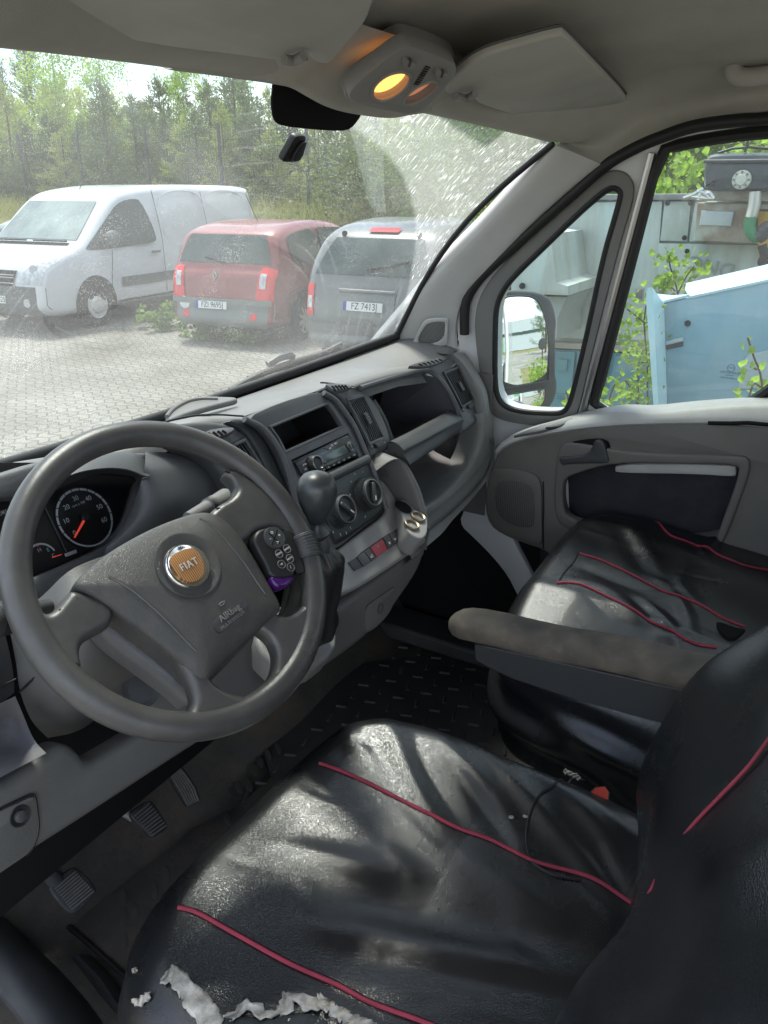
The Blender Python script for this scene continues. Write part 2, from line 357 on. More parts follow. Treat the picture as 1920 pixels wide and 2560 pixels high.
# ---------- headliner ----------
RF = [(-1.0), (-.8), (-.5), (-.2), (.05), (.3), (.5), (.66), (.735)]
row0 = [P('A', *q) if 0 else q for q in []]
def edge(x): return np.array([x, yT(x)-.004, zT(x)-.002])
front = [edge(x) for x in RF]
band = [edge(x)+np.array([0, -.055, .004]) for x in RF]
mid = [np.array([x, yT(x)-.12, 1.452-.05*x*x]) for x in RF]
r2 = [np.array([x, -.10-.25*x*x, 1.500-.06*x*x]) for x in RF]
r3 = [np.array([x, -.45-.2*x*x, 1.530-.10*x*x]) for x in RF]
r4 = [np.array([x, -1.0, 1.545-.10*x*x]) for x in RF]
r5 = [np.array([x, -1.7, 1.545-.10*x*x]) for x in RF]
E1 = [P('A', 1203, 313, x=.76), P('A', 1300, 356, x=.80), P('A', 1400, 298, x=.80), P('A', 1500, 268, x=.80), P('A', 1659, 243, x=.80), P('A', 1659, 243, x=.80)+np.array([0, -.5, 0]), P('A', 1659, 243, x=.80)+np.array([0, -1.2, 0])]
rows = [front, band, mid, r2, r3, r4, r5]
for r, e in zip(rows, [E1[0], P('A', 1250, 335, x=.785), E1[1], E1[2], E1[4], E1[5], E1[6]]):
    e = np.array(e); r.append(r[-1]*.35+e*.65+np.array([.03, 0, .012])); r.append(e)
hl = surf('headliner', rows, M['head'], van, su=5, sv=6, ang=0); solid(hl, -.02, -1)
# roof skin above keeps the sun out
boxo('roof_skin', (0, -.95, 1.62), (2.0, 2.0, .03), M['body'], van, b=.01)

# ---------- windscreen pillar trim ----------
top_e = [(1203, 315), (1150, 372), (1060, 470), (960, 572), (880, 668), (820, 738), (775, 795)]
out_e = [(1301, 357), (1235, 408), (1150, 485), (1060, 580), (1005, 640), (984, 700), (984, 775)]
A_ = []; B_ = []
for i, (q, r) in enumerate(zip(top_e, out_e)):
    t = i/6; A_.append(P('A', *q, x=.742+.07*t)); B_.append(P('A', *r, pl=((.885-.022, 0, .80), (-1, 0, -.12))))
M['pil'] = mat('pale_pillar_plastic', (.47, .465, .46), .5, .4, grain=.2, gs=420, var=.10, vs=4, dirt=.12, ds=15)
mid_ = [(a+b)/2+np.array([-.004, -.004, 0]) for a, b in zip(A_, B_)]
lip = [a+np.array([.02, .03, .01]) for a in A_]
pt = surf('pillar_trim', [lip, A_, mid_, B_, [b+np.array([.03, .03, 0]) for b in B_]], M['pil'], van, su=4, sv=4)
# pillar seam and speaker grille
sp_pl = ((A_[5]+B_[5])/2, np.cross(B_[5]-A_[5], A_[6]-A_[5]));
pn = np.array(sp_pl[1], float); pn /= np.linalg.norm(pn); pn = pn if pn@(CAM-mid_[4]) > 0 else -pn
sp_pl = ((A_[5]+B_[5])/2+pn*.022, pn)
T4g = [(115, 985), (120, 970), (160, 885), (180, 862), (205, 855), (270, 853), (279, 862), (275, 960), (265, 972)]
g0 = plate('pillar_speaker', PL('T4', T4g, pl=sp_pl), pn, .008, M['pil'], pt, ch=2, holes=[PL('T4', [(135, 970), (175, 885), (205, 868), (260, 866), (266, 873), (258, 958)], pl=sp_pl)], up=.006)
def mesh_mat(name, col, sc):
    m = mat(name, col, .6, .4); nt = m.node_tree; N = nt.nodes; L = nt.links; b = N['Principled BSDF']
    tc = N.new('ShaderNodeTexCoord'); mp = N.new('ShaderNodeMapping'); mp.inputs['Scale'].default_value = (sc, sc, sc); mp.inputs['Rotation'].default_value = (0, 0, 0)
    fr = N.new('ShaderNodeVectorMath'); fr.operation = 'FRACTION'; L.new(tc.outputs['Object'], mp.inputs[0]); L.new(mp.outputs[0], fr.inputs[0])
    sx = N.new('ShaderNodeSeparateXYZ'); L.new(fr.outputs[0], sx.inputs[0])
    g1 = N.new('ShaderNodeMath'); g1.operation = 'GREATER_THAN'; g1.inputs[1].default_value = .4; L.new(sx.outputs[1], g1.inputs[0])
    g2 = N.new('ShaderNodeMath'); g2.operation = 'GREATER_THAN'; g2.inputs[1].default_value = .4; L.new(sx.outputs[2], g2.inputs[0])
    mu = N.new('ShaderNodeMath'); mu.operation = 'MULTIPLY'; L.new(g1.outputs[0], mu.inputs[0]); L.new(g2.outputs[0], mu.inputs[1])
    mx = N.new('ShaderNodeMix'); mx.data_type = 'RGBA'; mx.inputs[6].default_value = (*col, 1); mx.inputs[7].default_value = (.02, .02, .02, 1); L.new(mu.outputs[0], mx.inputs[0]); L.new(mx.outputs[2], b.inputs['Base Color'])
    return m
M['mesh_lt'] = mesh_mat('light_grille_mesh', (.22, .215, .205), 330); M['mesh_dk'] = mesh_mat('dark_grille_mesh', (.10, .10, .10), 190)
plate('grille_mesh', PL('T4', [(128, 978), (170, 878), (202, 862), (268, 860), (272, 868), (262, 966)], pl=sp_pl), pn, .003, M['mesh_lt'], g0, ch=1, up=.0015)
sl = [P('T4', 722, 158, x=.765)+0, P('T4', 885, 247, x=.825)]
tube('trim_seam', [s+np.array([-.004, -.006, 0]) for s in cat([sl[0], (np.array(sl[0])+sl[1])/2+np.array([-.008, -.008, 0]), sl[1]], 4)], .0012, M['dk'], pt, seg=6)

# ---------- windscreen header visors ----------
vz = lambda p0: (p0, (0, .26, 1))
VP = ((.45, .05, 1.388), (.02, .24, 1.0))
def visor(label, pts, k, pl, grp):
    o3 = PL(k, pts, pl=pl); c = np.mean(o3, axis=0)
    v = empty('sun_visor', c, label, 'sun visor', grp)
    n = -np.array(pl[1], float)
    b = plate('visor_board', o3, n, .016, M['visor'], v, ch=2, bv=.005, res=3)
    if k == 'T2': tube('visor_shadow_gap', [p-n*.011 for p in chaikin([np.mean(o3, axis=0)+(q-np.mean(o3, axis=0))*1.01 for q in o3], 2)], .0022, M['dk'], v, closed=True, seg=6)
    return v
v1 = visor('grey vinyl passenger sun visor folded up beside the lit roof lamp', [(248, 402), (330, 310), (420, 247), (560, 205), (765, 150), (785, 160), (1048, 425), (1040, 440), (845, 552), (810, 548), (790, 556), (740, 562), (700, 556), (560, 500), (420, 455), (395, 440), (395, 410), (320, 414)], 'T2', VP, 'sun visors folded against the roof')
DP = ((-.3, .08, 1.402), (.02, .20, 1.0))
v2 = visor('long grey sun visor folded up above the steering wheel', [(-1200, -900), (-1200, -60), (-300, 80), (0, 103), (200, 128), (420, 168), (560, 176), (760, 212), (1000, 238), (1170, 262), (1225, 262), (1260, 236), (1300, 222), (1335, 232), (1345, 265), (1400, 280), (1440, 270), (1480, 220), (1620, 60), (1640, -300), (1500, -900)], 'T1', DP, 'sun visors folded against the roof')
for v, k, q in ((v1, 'T2', [(308, 415), (355, 425), (395, 405)]), (v2, 'T1', [(1228, 258), (1268, 262), (1312, 240)])):
    pl = off(VP if v is v1 else DP, -.010)
    c_ = PL(k, q, pl=pl); tube('hinge_clip', cat(c_, 4), .0058, M['lt'], v, seg=10)
    tube('pivot_pin', [c_[1]+np.array([0, .004, 0]), c_[2]+np.array([.008, .002, .0])], .004, M['bk'], v)

fa = [P('T1', u, v, y=y) for u, v, y in ((700, 288, .153), (900, 314, .150), (1040, 334, .14), (1180, 354, .122), (1250, 372, .118), (1310, 405, .115), (1400, 452, .112), (1500, 480, .110), (1659, 500, .108))]+[P('T2', u, v, y=.105) for u, v in ((100, 486), (200, 478), (300, 500), (420, 528))]
fb = [p+np.array([0, -.045, .012]) for p in fa]; fc = [np.array([p[0], -.04, 1.455]) for p in fa]
surf('lamp_fairing', [[p+np.array([0, .015, .03]) for p in fa], fa, [(a*.7+b*.3)+np.array([0, -.006, -.006]) for a, b in zip(fa, fb)], fb, fc], M['head'], van, su=4, sv=4, ang=0)
# ---------- roof lamp ----------
LP = ((.19, .04, 1.352), (-.12, -.50, -.86))
lamp = empty('roof_lamp', P('T1', 1560, 350, pl=LP), 'pale grey roof lamp console with one oval bulb glowing orange', 'roof lamp')
ln_ = LP[1]; LQ = off(LP, .012); LB = off(LP, -.02)
oA = lambda pts, pl=LP: PL('A', pts, pl=pl)
plate('base_ring', oA([(743, 214), (748, 190), (800, 140), (868, 90), (905, 95), (985, 125), (992, 145), (985, 170), (960, 195), (800, 225), (780, 232)], LB), ln_, .03, M['lt'], lamp, ch=2, bv=.004)
holes = [PL('A', [(803, 212), (806, 188), (830, 165), (860, 155), (882, 158), (888, 168), (878, 190), (850, 212), (822, 220)], pl=LQ), PL('A', [(873, 226), (876, 208), (900, 188), (928, 176), (945, 178), (944, 192), (920, 212), (895, 226)], pl=LQ)]
body_l = plate('lamp_body', oA([(752, 214), (757, 196), (800, 155), (872, 101), (900, 103), (980, 136), (988, 146), (985, 165), (930, 228), (912, 242), (885, 250), (840, 243), (770, 229)], LQ), ln_, .022, M['lt'], lamp, ch=2, bv=.004, holes=holes, hch=2)
M['bulb'] = mat('orange_lit_bulb_cover', (.9, .5, .2), .4, .4, emis=((1, .36, .08), .85)); M['bulb2'] = mat('faint_orange_cover', (.75, .5, .38), .45, .4, emis=((1, .3, .12), .10))  # second cover is switched off, its faint orange glow is put in
for h, mt, nm in ((holes[0], M['bulb'], 'lit_lens'), (holes[1], M['bulb2'], 'dim_glow_lens')):
    c = np.mean(h, axis=0); hh = [c+(q-c)*1.06 for q in h]; nn = np.array(ln_)/np.linalg.norm(ln_)
    rings = [[c+(q-c)*s-nn*(.013+dd) for q in chaikin(hh, 2)] for s, dd in ((1, 0), (.8, .006), (.5, .010), (.2, .012))]
    loft(nm, rings, mt, lamp)
    tube('lens_rim', chaikin([q-nn*.001 for q in h], 2), .0028, M['lt'], lamp, closed=True, seg=8)
for (u, v) in ((885, 140), (955, 163)):
    q = [(u-14, v+6), (u-12, v-10), (u-2, v-10), (u+15, v-2), (u+13, v+9), (u+2, v+10)]
    pl = off(LQ, .006); sw = plate('rocker_switch', PL('A', q, pl=pl), ln_, .014, M['lt'], lamp, ch=1, bv=.002)
    plate('switch_ridge', PL('A', [(u-3, v+6), (u+2, v-8), (u+6, v-6), (u+1, v+8)], pl=off(LQ, .008)), ln_, .006, M['dk'], sw, ch=0)
for i in range(9):
    t = i/8; c = P('A', 924+(900-924)*t, 145+(182-145)*t, pl=off(LQ, .001))
    V, f = merge([box_vf(c+np.array([dx*.0035, 0, 0]), (.0018, .0018, .0018)) for dx in (-1.5, -.5, .5, 1.5)]); mk('microphone_slot', V, f, M['bk'], lamp)
# dark gap above the lamp handled by the base ring; grab handle
gh = empty('grab_handle', P('T2', 1560, 300, x=.72), 'grey plastic grab handle on the roof edge above the passenger door', 'grab handle')
hp = [P('T2', 1525, 262, x=.74), P('T2', 1510, 300, x=.73), P('T2', 1540, 332, x=.725), P('T2', 1640, 325, x=.725), P('T2', 1800, 300, x=.725), P('T2', 1950, 280, x=.73)]
tube('grip', cat(hp, 5), .016, M['visor'], gh, seg=14)
hb = [P('T2', 1510, 250, x=.755), P('T2', 1550, 236, x=.75), P('T2', 1600, 242, x=.75), P('T2', 1595, 270, x=.75), P('T2', 1540, 300, x=.75), P('T2', 1512, 290, x=.75)]
plate('handle_foot', hb, (-1, -.2, -.5), .03, M['md'], gh, ch=2, bv=.004)

# ---------- floor and sides ----------
M['floor'] = mat('dirty_floor_rubber', (.065, .060, .054), .7, .3, var=.4, vs=6, dirt=.8, dcol=(.125, .098, .075), ds=7, grain=.6, gs=160, bump2=.3, b2s=25)
V = []; xs = np.linspace(-1.0, .95, 60); ys = np.linspace(-1.6, .75, 70)
for y in ys:
    for x in xs:
        z = .0+max(0, y-.38)*1.1+.006*math.sin(x*17)*math.sin(y*13)
        if x < -.82: z -= .10
        V.append((x, y, z))
mk('cabin_floor', V, grid_faces(70, 60), M['floor'], van, ang=60)
XW = np.linspace(-.96, .96, 33)
mk('cowl_light_block', [(x, yB(min(abs(x), .8))+.012, zB(min(abs(x), .8))-.004) for x in XW]+[(x, .64, .45) for x in XW]+[(x, .62, -.02) for x in XW], grid_faces(3, 33), M['void'], van)  # unseen sheet, added to stop sun leaking through the hollow dash
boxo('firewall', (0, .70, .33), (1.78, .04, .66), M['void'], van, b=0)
boxo('side_wall', (.93, -1.25, .1), (.05, 1.3, 1.2), M['body'], van, b=0)
# ================= PASSENGER DOOR =================
DRP = ((.885, 0, .80), (-1, 0, -.12)); dn = np.array([-1, 0, -.12]); dn /= np.linalg.norm(dn)
def D_(k, pts, o=0): return PL(k, pts, pl=off(DRP, o))
door = empty('passenger_door', (.9, -.4, .1), 'grey passenger door with dark storage pocket and two side windows, closed', 'vehicle door')
sealm = [P('M', *q, pl=off(DRP, .016)) for q in [(2600, -120), (2100, -80), (1659, -8), (1500, 2), (1250, 35), (1050, 100), (900, 165), (740, 262), (560, 420), (400, 560), (250, 695), (100, 830), (20, 920), (-30, 1010), (-42, 1100), (-42, 1200)]]
tube('door_seal', cat(sealm, 5), .0125, M['rub'], van, seg=10)
outer = [(2600, -140), (2100, -110), (1659, -40), (1500, -30), (1250, 0), (1050, 70), (880, 140), (720, 225), (520, 385), (350, 530), (190, 665), (50, 800), (-30, 890), (-75, 990), (-90, 1120), (-60, 1400), (60, 1700), (90, 2000), (600, 1950), (1659, 1800), (2600, 1800)]
qwin = [(836, 430), (834, 400), (815, 385), (790, 378), (760, 388), (720, 415), (600, 520), (400, 715), (230, 880), (170, 960), (135, 1050), (130, 1200), (128, 1480), (150, 1570), (200, 1615), (300, 1638), (450, 1645), (515, 1640), (545, 1600), (570, 1520), (640, 1230), (740, 760), (800, 560)]
mwin = [(1022, 165), (1200, 105), (1450, 60), (1659, 40), (2300, 10), (2300, 1300), (1780, 1440), (1659, 1545), (1540, 1600), (1100, 1640), (640, 1655), (700, 1400), (880, 760)]
fr_ = plate('door_frame', D_('M', outer), dn, .05, M['body'], door, ch=1, bv=.003, holes=[D_('M', qwin), D_('M', mwin)], hch=1)
# grey trim round the quarter window
qo = [(915, 390), (905, 340), (870, 295), (820, 278), (765, 285), (700, 325), (560, 455), (400, 598), (250, 735), (130, 860), (60, 960), (25, 1060), (20, 1200), (60, 1480), (95, 1640), (200, 1690), (400, 1712), (560, 1712), (600, 1640), (660, 1380), (760, 980), (850, 640), (900, 480)]
plate('quarter_window_trim', D_('M', qo), dn, .012, M['md'], door, ch=2, bv=.004, holes=[D_('M', [(u, v) for u, v in qwin])], hch=2, up=.010)
tube('quarter_window_rubber', chaikin(D_('M', qwin, .006), 2), .0075, M['rub'], door, closed=True, seg=8)
tube('window_rubber', chaikin(D_('M', [(1048, 172), (1200, 128), (1450, 86), (1659, 66), (2300, 30), (2300, 1300), (1780, 1425), (1659, 1520), (1540, 1597), (1100, 1640), (668, 1650), (740, 1380), (900, 760)], .000), 1), .013, M['rub'], door, closed=True, seg=8)
tube('frame_edge', cat([P('M', 1010, 185, pl=off(DRP, .006)), P('M', 850, 790, pl=off(DRP, .006)), P('M', 620, 1655, pl=off(DRP, .006))], 8), .008, M['metal'], door, seg=8)
GL = glass('door_glass', (.59, .67, .65), dust=.03); 
def flatpoly(name, pts, m, parent, thick=0):
    c = np.mean(pts, axis=0); V = [c]+list(pts); n = len(pts)
    o = mk(name, V, [(0, i+1, (i+1) % n+1) for i in range(n)], m, parent, smooth=False)
    if thick: solid(o, thick)
    return o
flatpoly('quarter_window_glass', D_('M', [(845, 400), (790, 360), (560, 520), (130, 950), (110, 1600), (300, 1660), (560, 1650), (680, 1300)], -.018), GL, door)
flatpoly('window_glass', D_('M', [(1000, 150), (1659, 20), (2300, 0), (2300, 1500), (1540, 1640), (600, 1680)], -.025), GL, door)
# etched marks on the glass, seen from behind
gp = off(DRP, -.022); yb = np.array([0, 1., 0])
M['etch'] = mat('etched_glass_mark', (.05, .09, .10), .6, .3)
def glass_text(s, u, v, sz):
    text('etched_mark', s, P('M', u, v, pl=gp), (0, 1, 0), (1, 0, .12), sz, M['etch'], door, th=.0003)
glass_text('PILKINGTON', 1448, 1417, .0075); glass_text('E3 43R-001583', 1440, 1447, .006); glass_text('TEMPERED', 1445, 1432, .004)
c0 = P('M', 1452, 1390, pl=gp); tube('etched_ring', [c0+.008*(np.array([0, math.cos(a), 0])+np.array([0, 0, math.sin(a)])) for a in np.linspace(0, 2*math.pi, 20)[:-1]], .0006, M['etch'], door, closed=True, seg=5)
glass_text('DOT', 1452, 1390, .006)
for i, s in enumerate(('PILKINGTON', 'TEMPERED', '43R-00158')): glass_text(s, 500, 1535+i*14, .005)
# lower trim of the door
belt = [P('S', u, v, x=.835) for u, v in [(395, 272), (430, 252), (520, 222), (620, 196), (740, 160), (860, 135), (965, 122), (1100, 125), (1300, 106), (1500, 92), (1659, 90), (2300, 75)]]
beltb = [p+np.array([.035, 0, .004]) for p in belt]
front = [P('S', u, v, x=.80) for u, v in [(350, 330), (400, 292), (500, 258), (620, 235), (740, 215), (860, 203), (965, 195), (1100, 190), (1300, 186), (1500, 188), (1659, 202), (2300, 240)]]
lowr = [p+np.array([.035, 0, -.02]) for p in front]
M['ledge'] = mat('pale_grey_plastic', (.44, .44, .425), .5, .4, grain=.2, gs=420, var=.2, vs=5, dirt=.3, dcol=(.25, .24, .22), ds=18)
sh = surf('door_ledge', [beltb, belt, [(a*.45+b*.55)+np.array([0, 0, .010]) for a, b in zip(belt, front)], front, lowr], M['ledge'], door, su=3, sv=4)
DPN = off(((.815, 0, .5), (-1, 0, -.04)), 0); pn2 = DPN[1]
def Q(pts, o=0, k='S'): return PL(k, pts, pl=off(DPN, o))
pan_o = [(338, 385), (352, 335), (400, 290), (500, 258), (700, 222), (965, 197), (1300, 188), (1659, 205), (2400, 250), (2400, 1500), (1400, 1300), (700, 900), (590, 805), (480, 770), (370, 725), (315, 680), (292, 600), (300, 480)]
pock = [(655, 345), (672, 300), (720, 282), (880, 268), (895, 300), (905, 352), (1200, 352), (1500, 356), (1548, 368), (1560, 400), (1540, 470), (1490, 640), (1440, 760), (1000, 770), (760, 690), (690, 675), (655, 620), (650, 480)]
M['dpan'] = mat('grey_brown_door_plastic', (.125, .12, .112), .5, .4, grain=.3, gs=420, var=.18, vs=3, dirt=.3, dcol=(.17, .15, .12), ds=9, rvar=.08)
pan = plate('door_panel', Q(pan_o), pn2, .06, M['dpan'], door, ch=1, bv=.006, res=2, holes=[Q(pock)], hch=2)
plate('pocket_back', Q([(560, 250), (1700, 250), (1700, 900), (560, 900)], -.055), pn2, .004, mat('dark_blue_grey_lining', (.024, .025, .033), .8, .2, dirt=.08, ds=14), door, ch=0)
plate('pocket_rim', Q([(640, 355), (662, 292), (712, 272), (1000, 330), (1515, 340), (1568, 352), (1578, 400), (1556, 478), (1440, 790), (1390, 790), (1530, 420), (1500, 385), (1250, 385), (925, 375), (700, 440), (672, 480), (672, 600), (700, 645), (850, 690), (840, 740), (700, 700), (640, 660), (628, 560)], .001), pn2, .03, M['dpan'], pan, ch=2, bv=.006, res=2, up=.006)
plate('grab_strip', Q([(925, 388), (1200, 385), (1495, 392), (1508, 410), (1505, 440), (1495, 450), (1300, 436), (925, 432), (918, 415)], -.02), pn2, .03, M['ledge'], pan, ch=2, bv=.005)
# inner door handle
dh = [(648, 372), (655, 352), (700, 350), (760, 345), (795, 332), (812, 300), (818, 280), (835, 270), (855, 272), (872, 290), (882, 340), (893, 375), (880, 385), (780, 387), (700, 388), (665, 396)]
plate('handle_cup', Q([(668, 330), (690, 296), (720, 276), (840, 262), (882, 272), (896, 330), (900, 384), (860, 400), (670, 404), (652, 390)], .004), pn2, .03, M['void'], pan, ch=2, bv=.003)
plate('door_handle', Q(dh, .012), pn2, .018, M['dk2'], pan, ch=2, bv=.005, res=3)
plate('handle_backing', Q([(690, 345), (700, 300), (740, 285), (812, 278), (805, 310), (780, 340), (740, 352)], .0), pn2, .012, M['bk'], pan, ch=1, bv=.002)
# speaker grille in the door
grl = [(325, 420), (345, 402), (440, 408), (525, 425), (560, 455), (570, 520), (572, 700), (572, 780), (480, 752), (385, 712), (330, 665), (308, 600), (312, 500)]
gr = plate('door_speaker', Q(grl, .002), pn2, .01, M['dpan'], pan, ch=2, bv=.003, up=.006)
gc = [(440+ (u-440)*.86, 585+(v-585)*.84) for u, v in [(330, 460), (380, 440), (470, 448), (540, 480), (548, 560), (550, 690), (530, 715), (450, 710), (370, 670), (325, 600)]]
plate('speaker_mesh', Q(gc, .008), pn2, .004, M['mesh_dk'], gr, ch=2, bv=.001, up=.001)
tube('panel_groove', [P('S', u, v, pl=off(DPN, .002)) for u, v in [(575, 470), (577, 600), (574, 700), (576, 795)]], .0018, M['bk'], pan, seg=6)
# ledge switch recess
lp = (P('S', 660, 190, x=.818), (-.55, 0, .83))
sw = plate('switch_recess', PL('S', [(580, 212), (600, 200), (655, 178), (720, 172), (700, 190), (650, 206)], pl=off(lp, .006)), lp[1], .012, M['dk'], sh, ch=1, bv=.002)
plate('ledge_insert', PL('S', [(425, 250), (540, 205), (650, 175), (732, 158), (722, 192), (600, 218), (450, 246)], pl=lp), lp[1], .01, M['md'], sh, ch=1, bv=.001)
tube('ledge_crack', [P('S', u, v, x=.797) for u, v in [(1370, 188), (1480, 190), (1560, 187), (1659, 196), (1750, 205)]], .0045, M['void'], sh, seg=6)
# white body frame below the door trim, kick area
SPm = ((.865, 0, .4), (-1, 0, 0))
plate('door_frame_lower', PL('S', [(430, 240), (320, 330), (295, 400), (250, 500), (170, 640), (175, 690), (230, 740), (330, 840), (400, 930), (440, 1010), (470, 1060), (560, 1040), (548, 985), (500, 880), (440, 770), (420, 700), (700, 700), (700, 300)], pl=SPm), (-1, 0, 0), .03, M['body'], van, ch=1, bv=.01)
boxo('sill_step', (.80, .05, .03), (.12, 1.2, .05), M['dk'], van, b=.01)
plate('kick_panel', PL('S', [(100, 500), (700, 500), (1600, 900), (1600, 1500), (500, 1300), (100, 900)], pl=((.90, 0, .4), (-1, 0, 0))), (-1, 0, 0), .02, M['dk'], van, ch=0)
boxo('outer_door_skin', (.945, -.38, .22), (.03, 1.25, .95), M['body'], door, b=.01)
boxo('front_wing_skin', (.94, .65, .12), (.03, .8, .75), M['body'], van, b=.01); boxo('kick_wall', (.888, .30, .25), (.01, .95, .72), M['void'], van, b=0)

# ================= DOOR MIRROR (outside) =================
mc = P('N', 620, 1000, x=1.10); mn = np.array([-.87, -1.343, .19]); mn /= np.linalg.norm(mn); MP_ = (mc, mn)
mir = empty('wing_mirror', mc, 'black double door mirror outside the passenger window reflecting sky and white van side', 'wing mirror')
mo = [(300, 60), (420, 35), (700, 45), (930, 80), (1080, 160), (1150, 300), (1195, 480), (1205, 640), (1185, 760), (1190, 1100), (1180, 1500), (1215, 1600), (1210, 1800), (1160, 1950), (1080, 2080), (900, 2160), (500, 2160), (150, 2100), (60, 1500), (60, 500), (150, 200)]
m1 = [(300, 160), (380, 140), (560, 132), (740, 145), (830, 190), (890, 260), (940, 360), (1000, 560), (1040, 760), (1060, 1000), (1058, 1560), (1035, 1610), (700, 1665), (280, 1740), (215, 1715), (195, 1640), (190, 1400), (215, 800), (230, 400), (255, 230)]
m2 = [(255, 1850), (400, 1830), (900, 1745), (985, 1735), (1000, 1760), (1005, 1880), (960, 2000), (870, 2080), (780, 2130), (500, 2120), (340, 2050)]
plate('mirror_housing', PL('N', mo, pl=MP_), mn, .09, M['dk2'], mir, ch=2, bv=.012, res=3, up=.0)
M['mirror'] = mat('silvered_mirror', (.93, .95, .95), .0, .5, metal=1)
def mirglass(nm, pts, o, curv):
    pl = off(MP_, o); p = chaikin(PL('N', pts, pl=pl), 2); c = np.mean(p, axis=0); V = [c+mn*curv]; f = []
    n = len(p)
    FS = (.12, .25, .37, .5, .62, .75, .87, 1.0); rmx = max(np.linalg.norm(q-c) for q in p); V[0] = c+mn*(rmx*rmx/(2*curv))*.6
    for s in FS: V += [c+(q-c)*s+mn*((rmx*rmx*.6-np.sum(((q-c)*s)**2))/(2*curv)) for q in p]
    f = [(0, i+1, (i+1) % n+1) for i in range(n)]
    for k in range(7):
        for i in range(n): f.append((1+k*n+i, 1+k*n+(i+1) % n, 1+(k+1)*n+(i+1) % n, 1+(k+1)*n+i))
    g = mk(nm, V, f, M['mirror'], mir, ang=0); return g
mirglass('mirror_glass', m1, .001, 1.8); mirglass('wide_angle_glass', m2, .001, .7)
tube('mirror_rim', chaikin(PL('N', m1, pl=off(MP_, .003)), 2), .003, M['dk'], mir, closed=True, seg=8)
tube('mirror_rim', chaikin(PL('N', m2, pl=off(MP_, .003)), 2), .003, M['dk'], mir, closed=True, seg=8)
tube('mirror_arm', [P('N', 500, 2200, x=.96), P('N', 500, 2120, x=1.08)], .03, M['dk2'], mir)

# ================= DASHBOARD =================
dash = empty('dashboard', (.1, .3, .5), 'grey and charcoal van dashboard under the windscreen with radio, vents and open trays', 'dashboard')
SP = ((0, .225, .883), (0, -.917, .399)); sn = np.array(SP[1])
def sp(k, pts, o=0): return PL(k, pts, pl=off(SP, o))
# --- top skin from the windscreen base to the crest (all the width)
def dy(x): return yB(x)-.012
xs_ = [-.98, -.8, -.6, -.4, -.25, -.12, 0, .12, .25, .36, .5, .65, .78, .86]
Z0 = lambda x: zB(x)-.012
top_rows = []
crest = [P('W', -300, 430, x=-.98), P('W', 0, 345, y=.35), P('W', 180, 285, y=.36), P('W', 420, 262, y=.35), P('W', 620, 255, y=.33), P('E', 40, 545, y=.31), P('E', 430, 462, y=.29), P('E', 690, 482, y=.265), P('E', 900, 395, y=.275), P('E', 1290, 268, y=.272), P('H', 250, 420, y=.262), P('H', 600, 310, y=.26), P('H', 870, 280, y=.25), P('H', 1150, 135, x=.83)]
crest[0] = np.array([-.98, .34, .86]); crest[-1] = P('H', 1110, 128, x=.80); 
for i in range(14):
    pass
cx = [c[0] for c in crest]
basew = [np.array([x, dy(x), Z0(x)]) for x in np.linspace(-.98, .86, 14)]
# interpolate crest by x for a regular grid
crest = sorted(crest, key=lambda c: c[0]); ca = np.array(crest)
def crx(x): return np.array([x, np.interp(x, ca[:, 0], ca[:, 1]), np.interp(x, ca[:, 0], ca[:, 2])])
XS = np.linspace(-.98, .855, 30)
R0 = [np.array([x, dy(x)+.05, Z0(x)-.03]) for x in XS]; R1_ = [np.array([x, dy(x), Z0(x)]) for x in XS]
R3 = [crx(x)+np.array([0, .02, -.004]) for x in XS]
R2_ = [(a*.5+b*.5)+np.array([0, 0, .006]) for a, b in zip(R1_, R3)]
R4 = [crx(x)+np.array([0, -.012, -.03]) for x in XS]
M['tpad'] = mat('dash_top_plastic', (.185, .183, .18), .5, .4, grain=.3, gs=420, var=.15, vs=3, dirt=.25, ds=10, rvar=.1)
ttop = surf('top_pad', [R0, R1_, R2_, R3, R4], M['tpad'], dash, su=1, sv=4, ang=0)
M['dk_top'] = mat('graphite_plastic', (.08, .082, .086), .42, .45, grain=.35, gs=400, var=.2, vs=4, dirt=.15, dcol=(.2, .19, .17), ds=12, rvar=.1)
# --- centre stack fascia: curved outer hoop and inner charcoal panel
stack_o = [(130, 435), (330, 345), (545, 283), (600, 290), (650, 325), (710, 395), (770, 480), (830, 620), (880, 735), (935, 890), (958, 960), (940, 1010), (800, 1110), (668, 1218), (560, 1250), (470, 1100), (425, 900), (370, 690), (300, 560), (215, 480)]
op_in = [(285, 490), (620, 352), (660, 400), (712, 482), (368, 640), (330, 560)]
rad_in = [(402, 688), (738, 532), (775, 600), (800, 662), (800, 672), (480, 812), (440, 760)]
SF = (0, 0, 0)
plate('stack_fascia', sp('D', stack_o), sn, .03, M['dk_top'], dash, ch=1, bv=.003, holes=[sp('D', op_in), sp('D', rad_in)], hch=0)
hoopL = [(-25, 430), (60, 420), (130, 435), (215, 480), (300, 560), (370, 690), (425, 900), (470, 1100)]
def hoop(name, k, pts, o, r, m, par=dash): return tube(name, cat(sp(k, pts, o), 5), r, m, par, seg=10)
hoop('stack_rib', 'D', [(120, 445), (225, 500), (310, 600), (365, 720), (415, 900), (450, 1050)], .002, .006, M['dk_top'])
hoop('stack_rib', 'D', [(590, 290), (660, 335), (715, 405), (775, 495), (835, 635), (885, 755), (935, 900), (960, 975)], .004, .006, M['dk_top'])
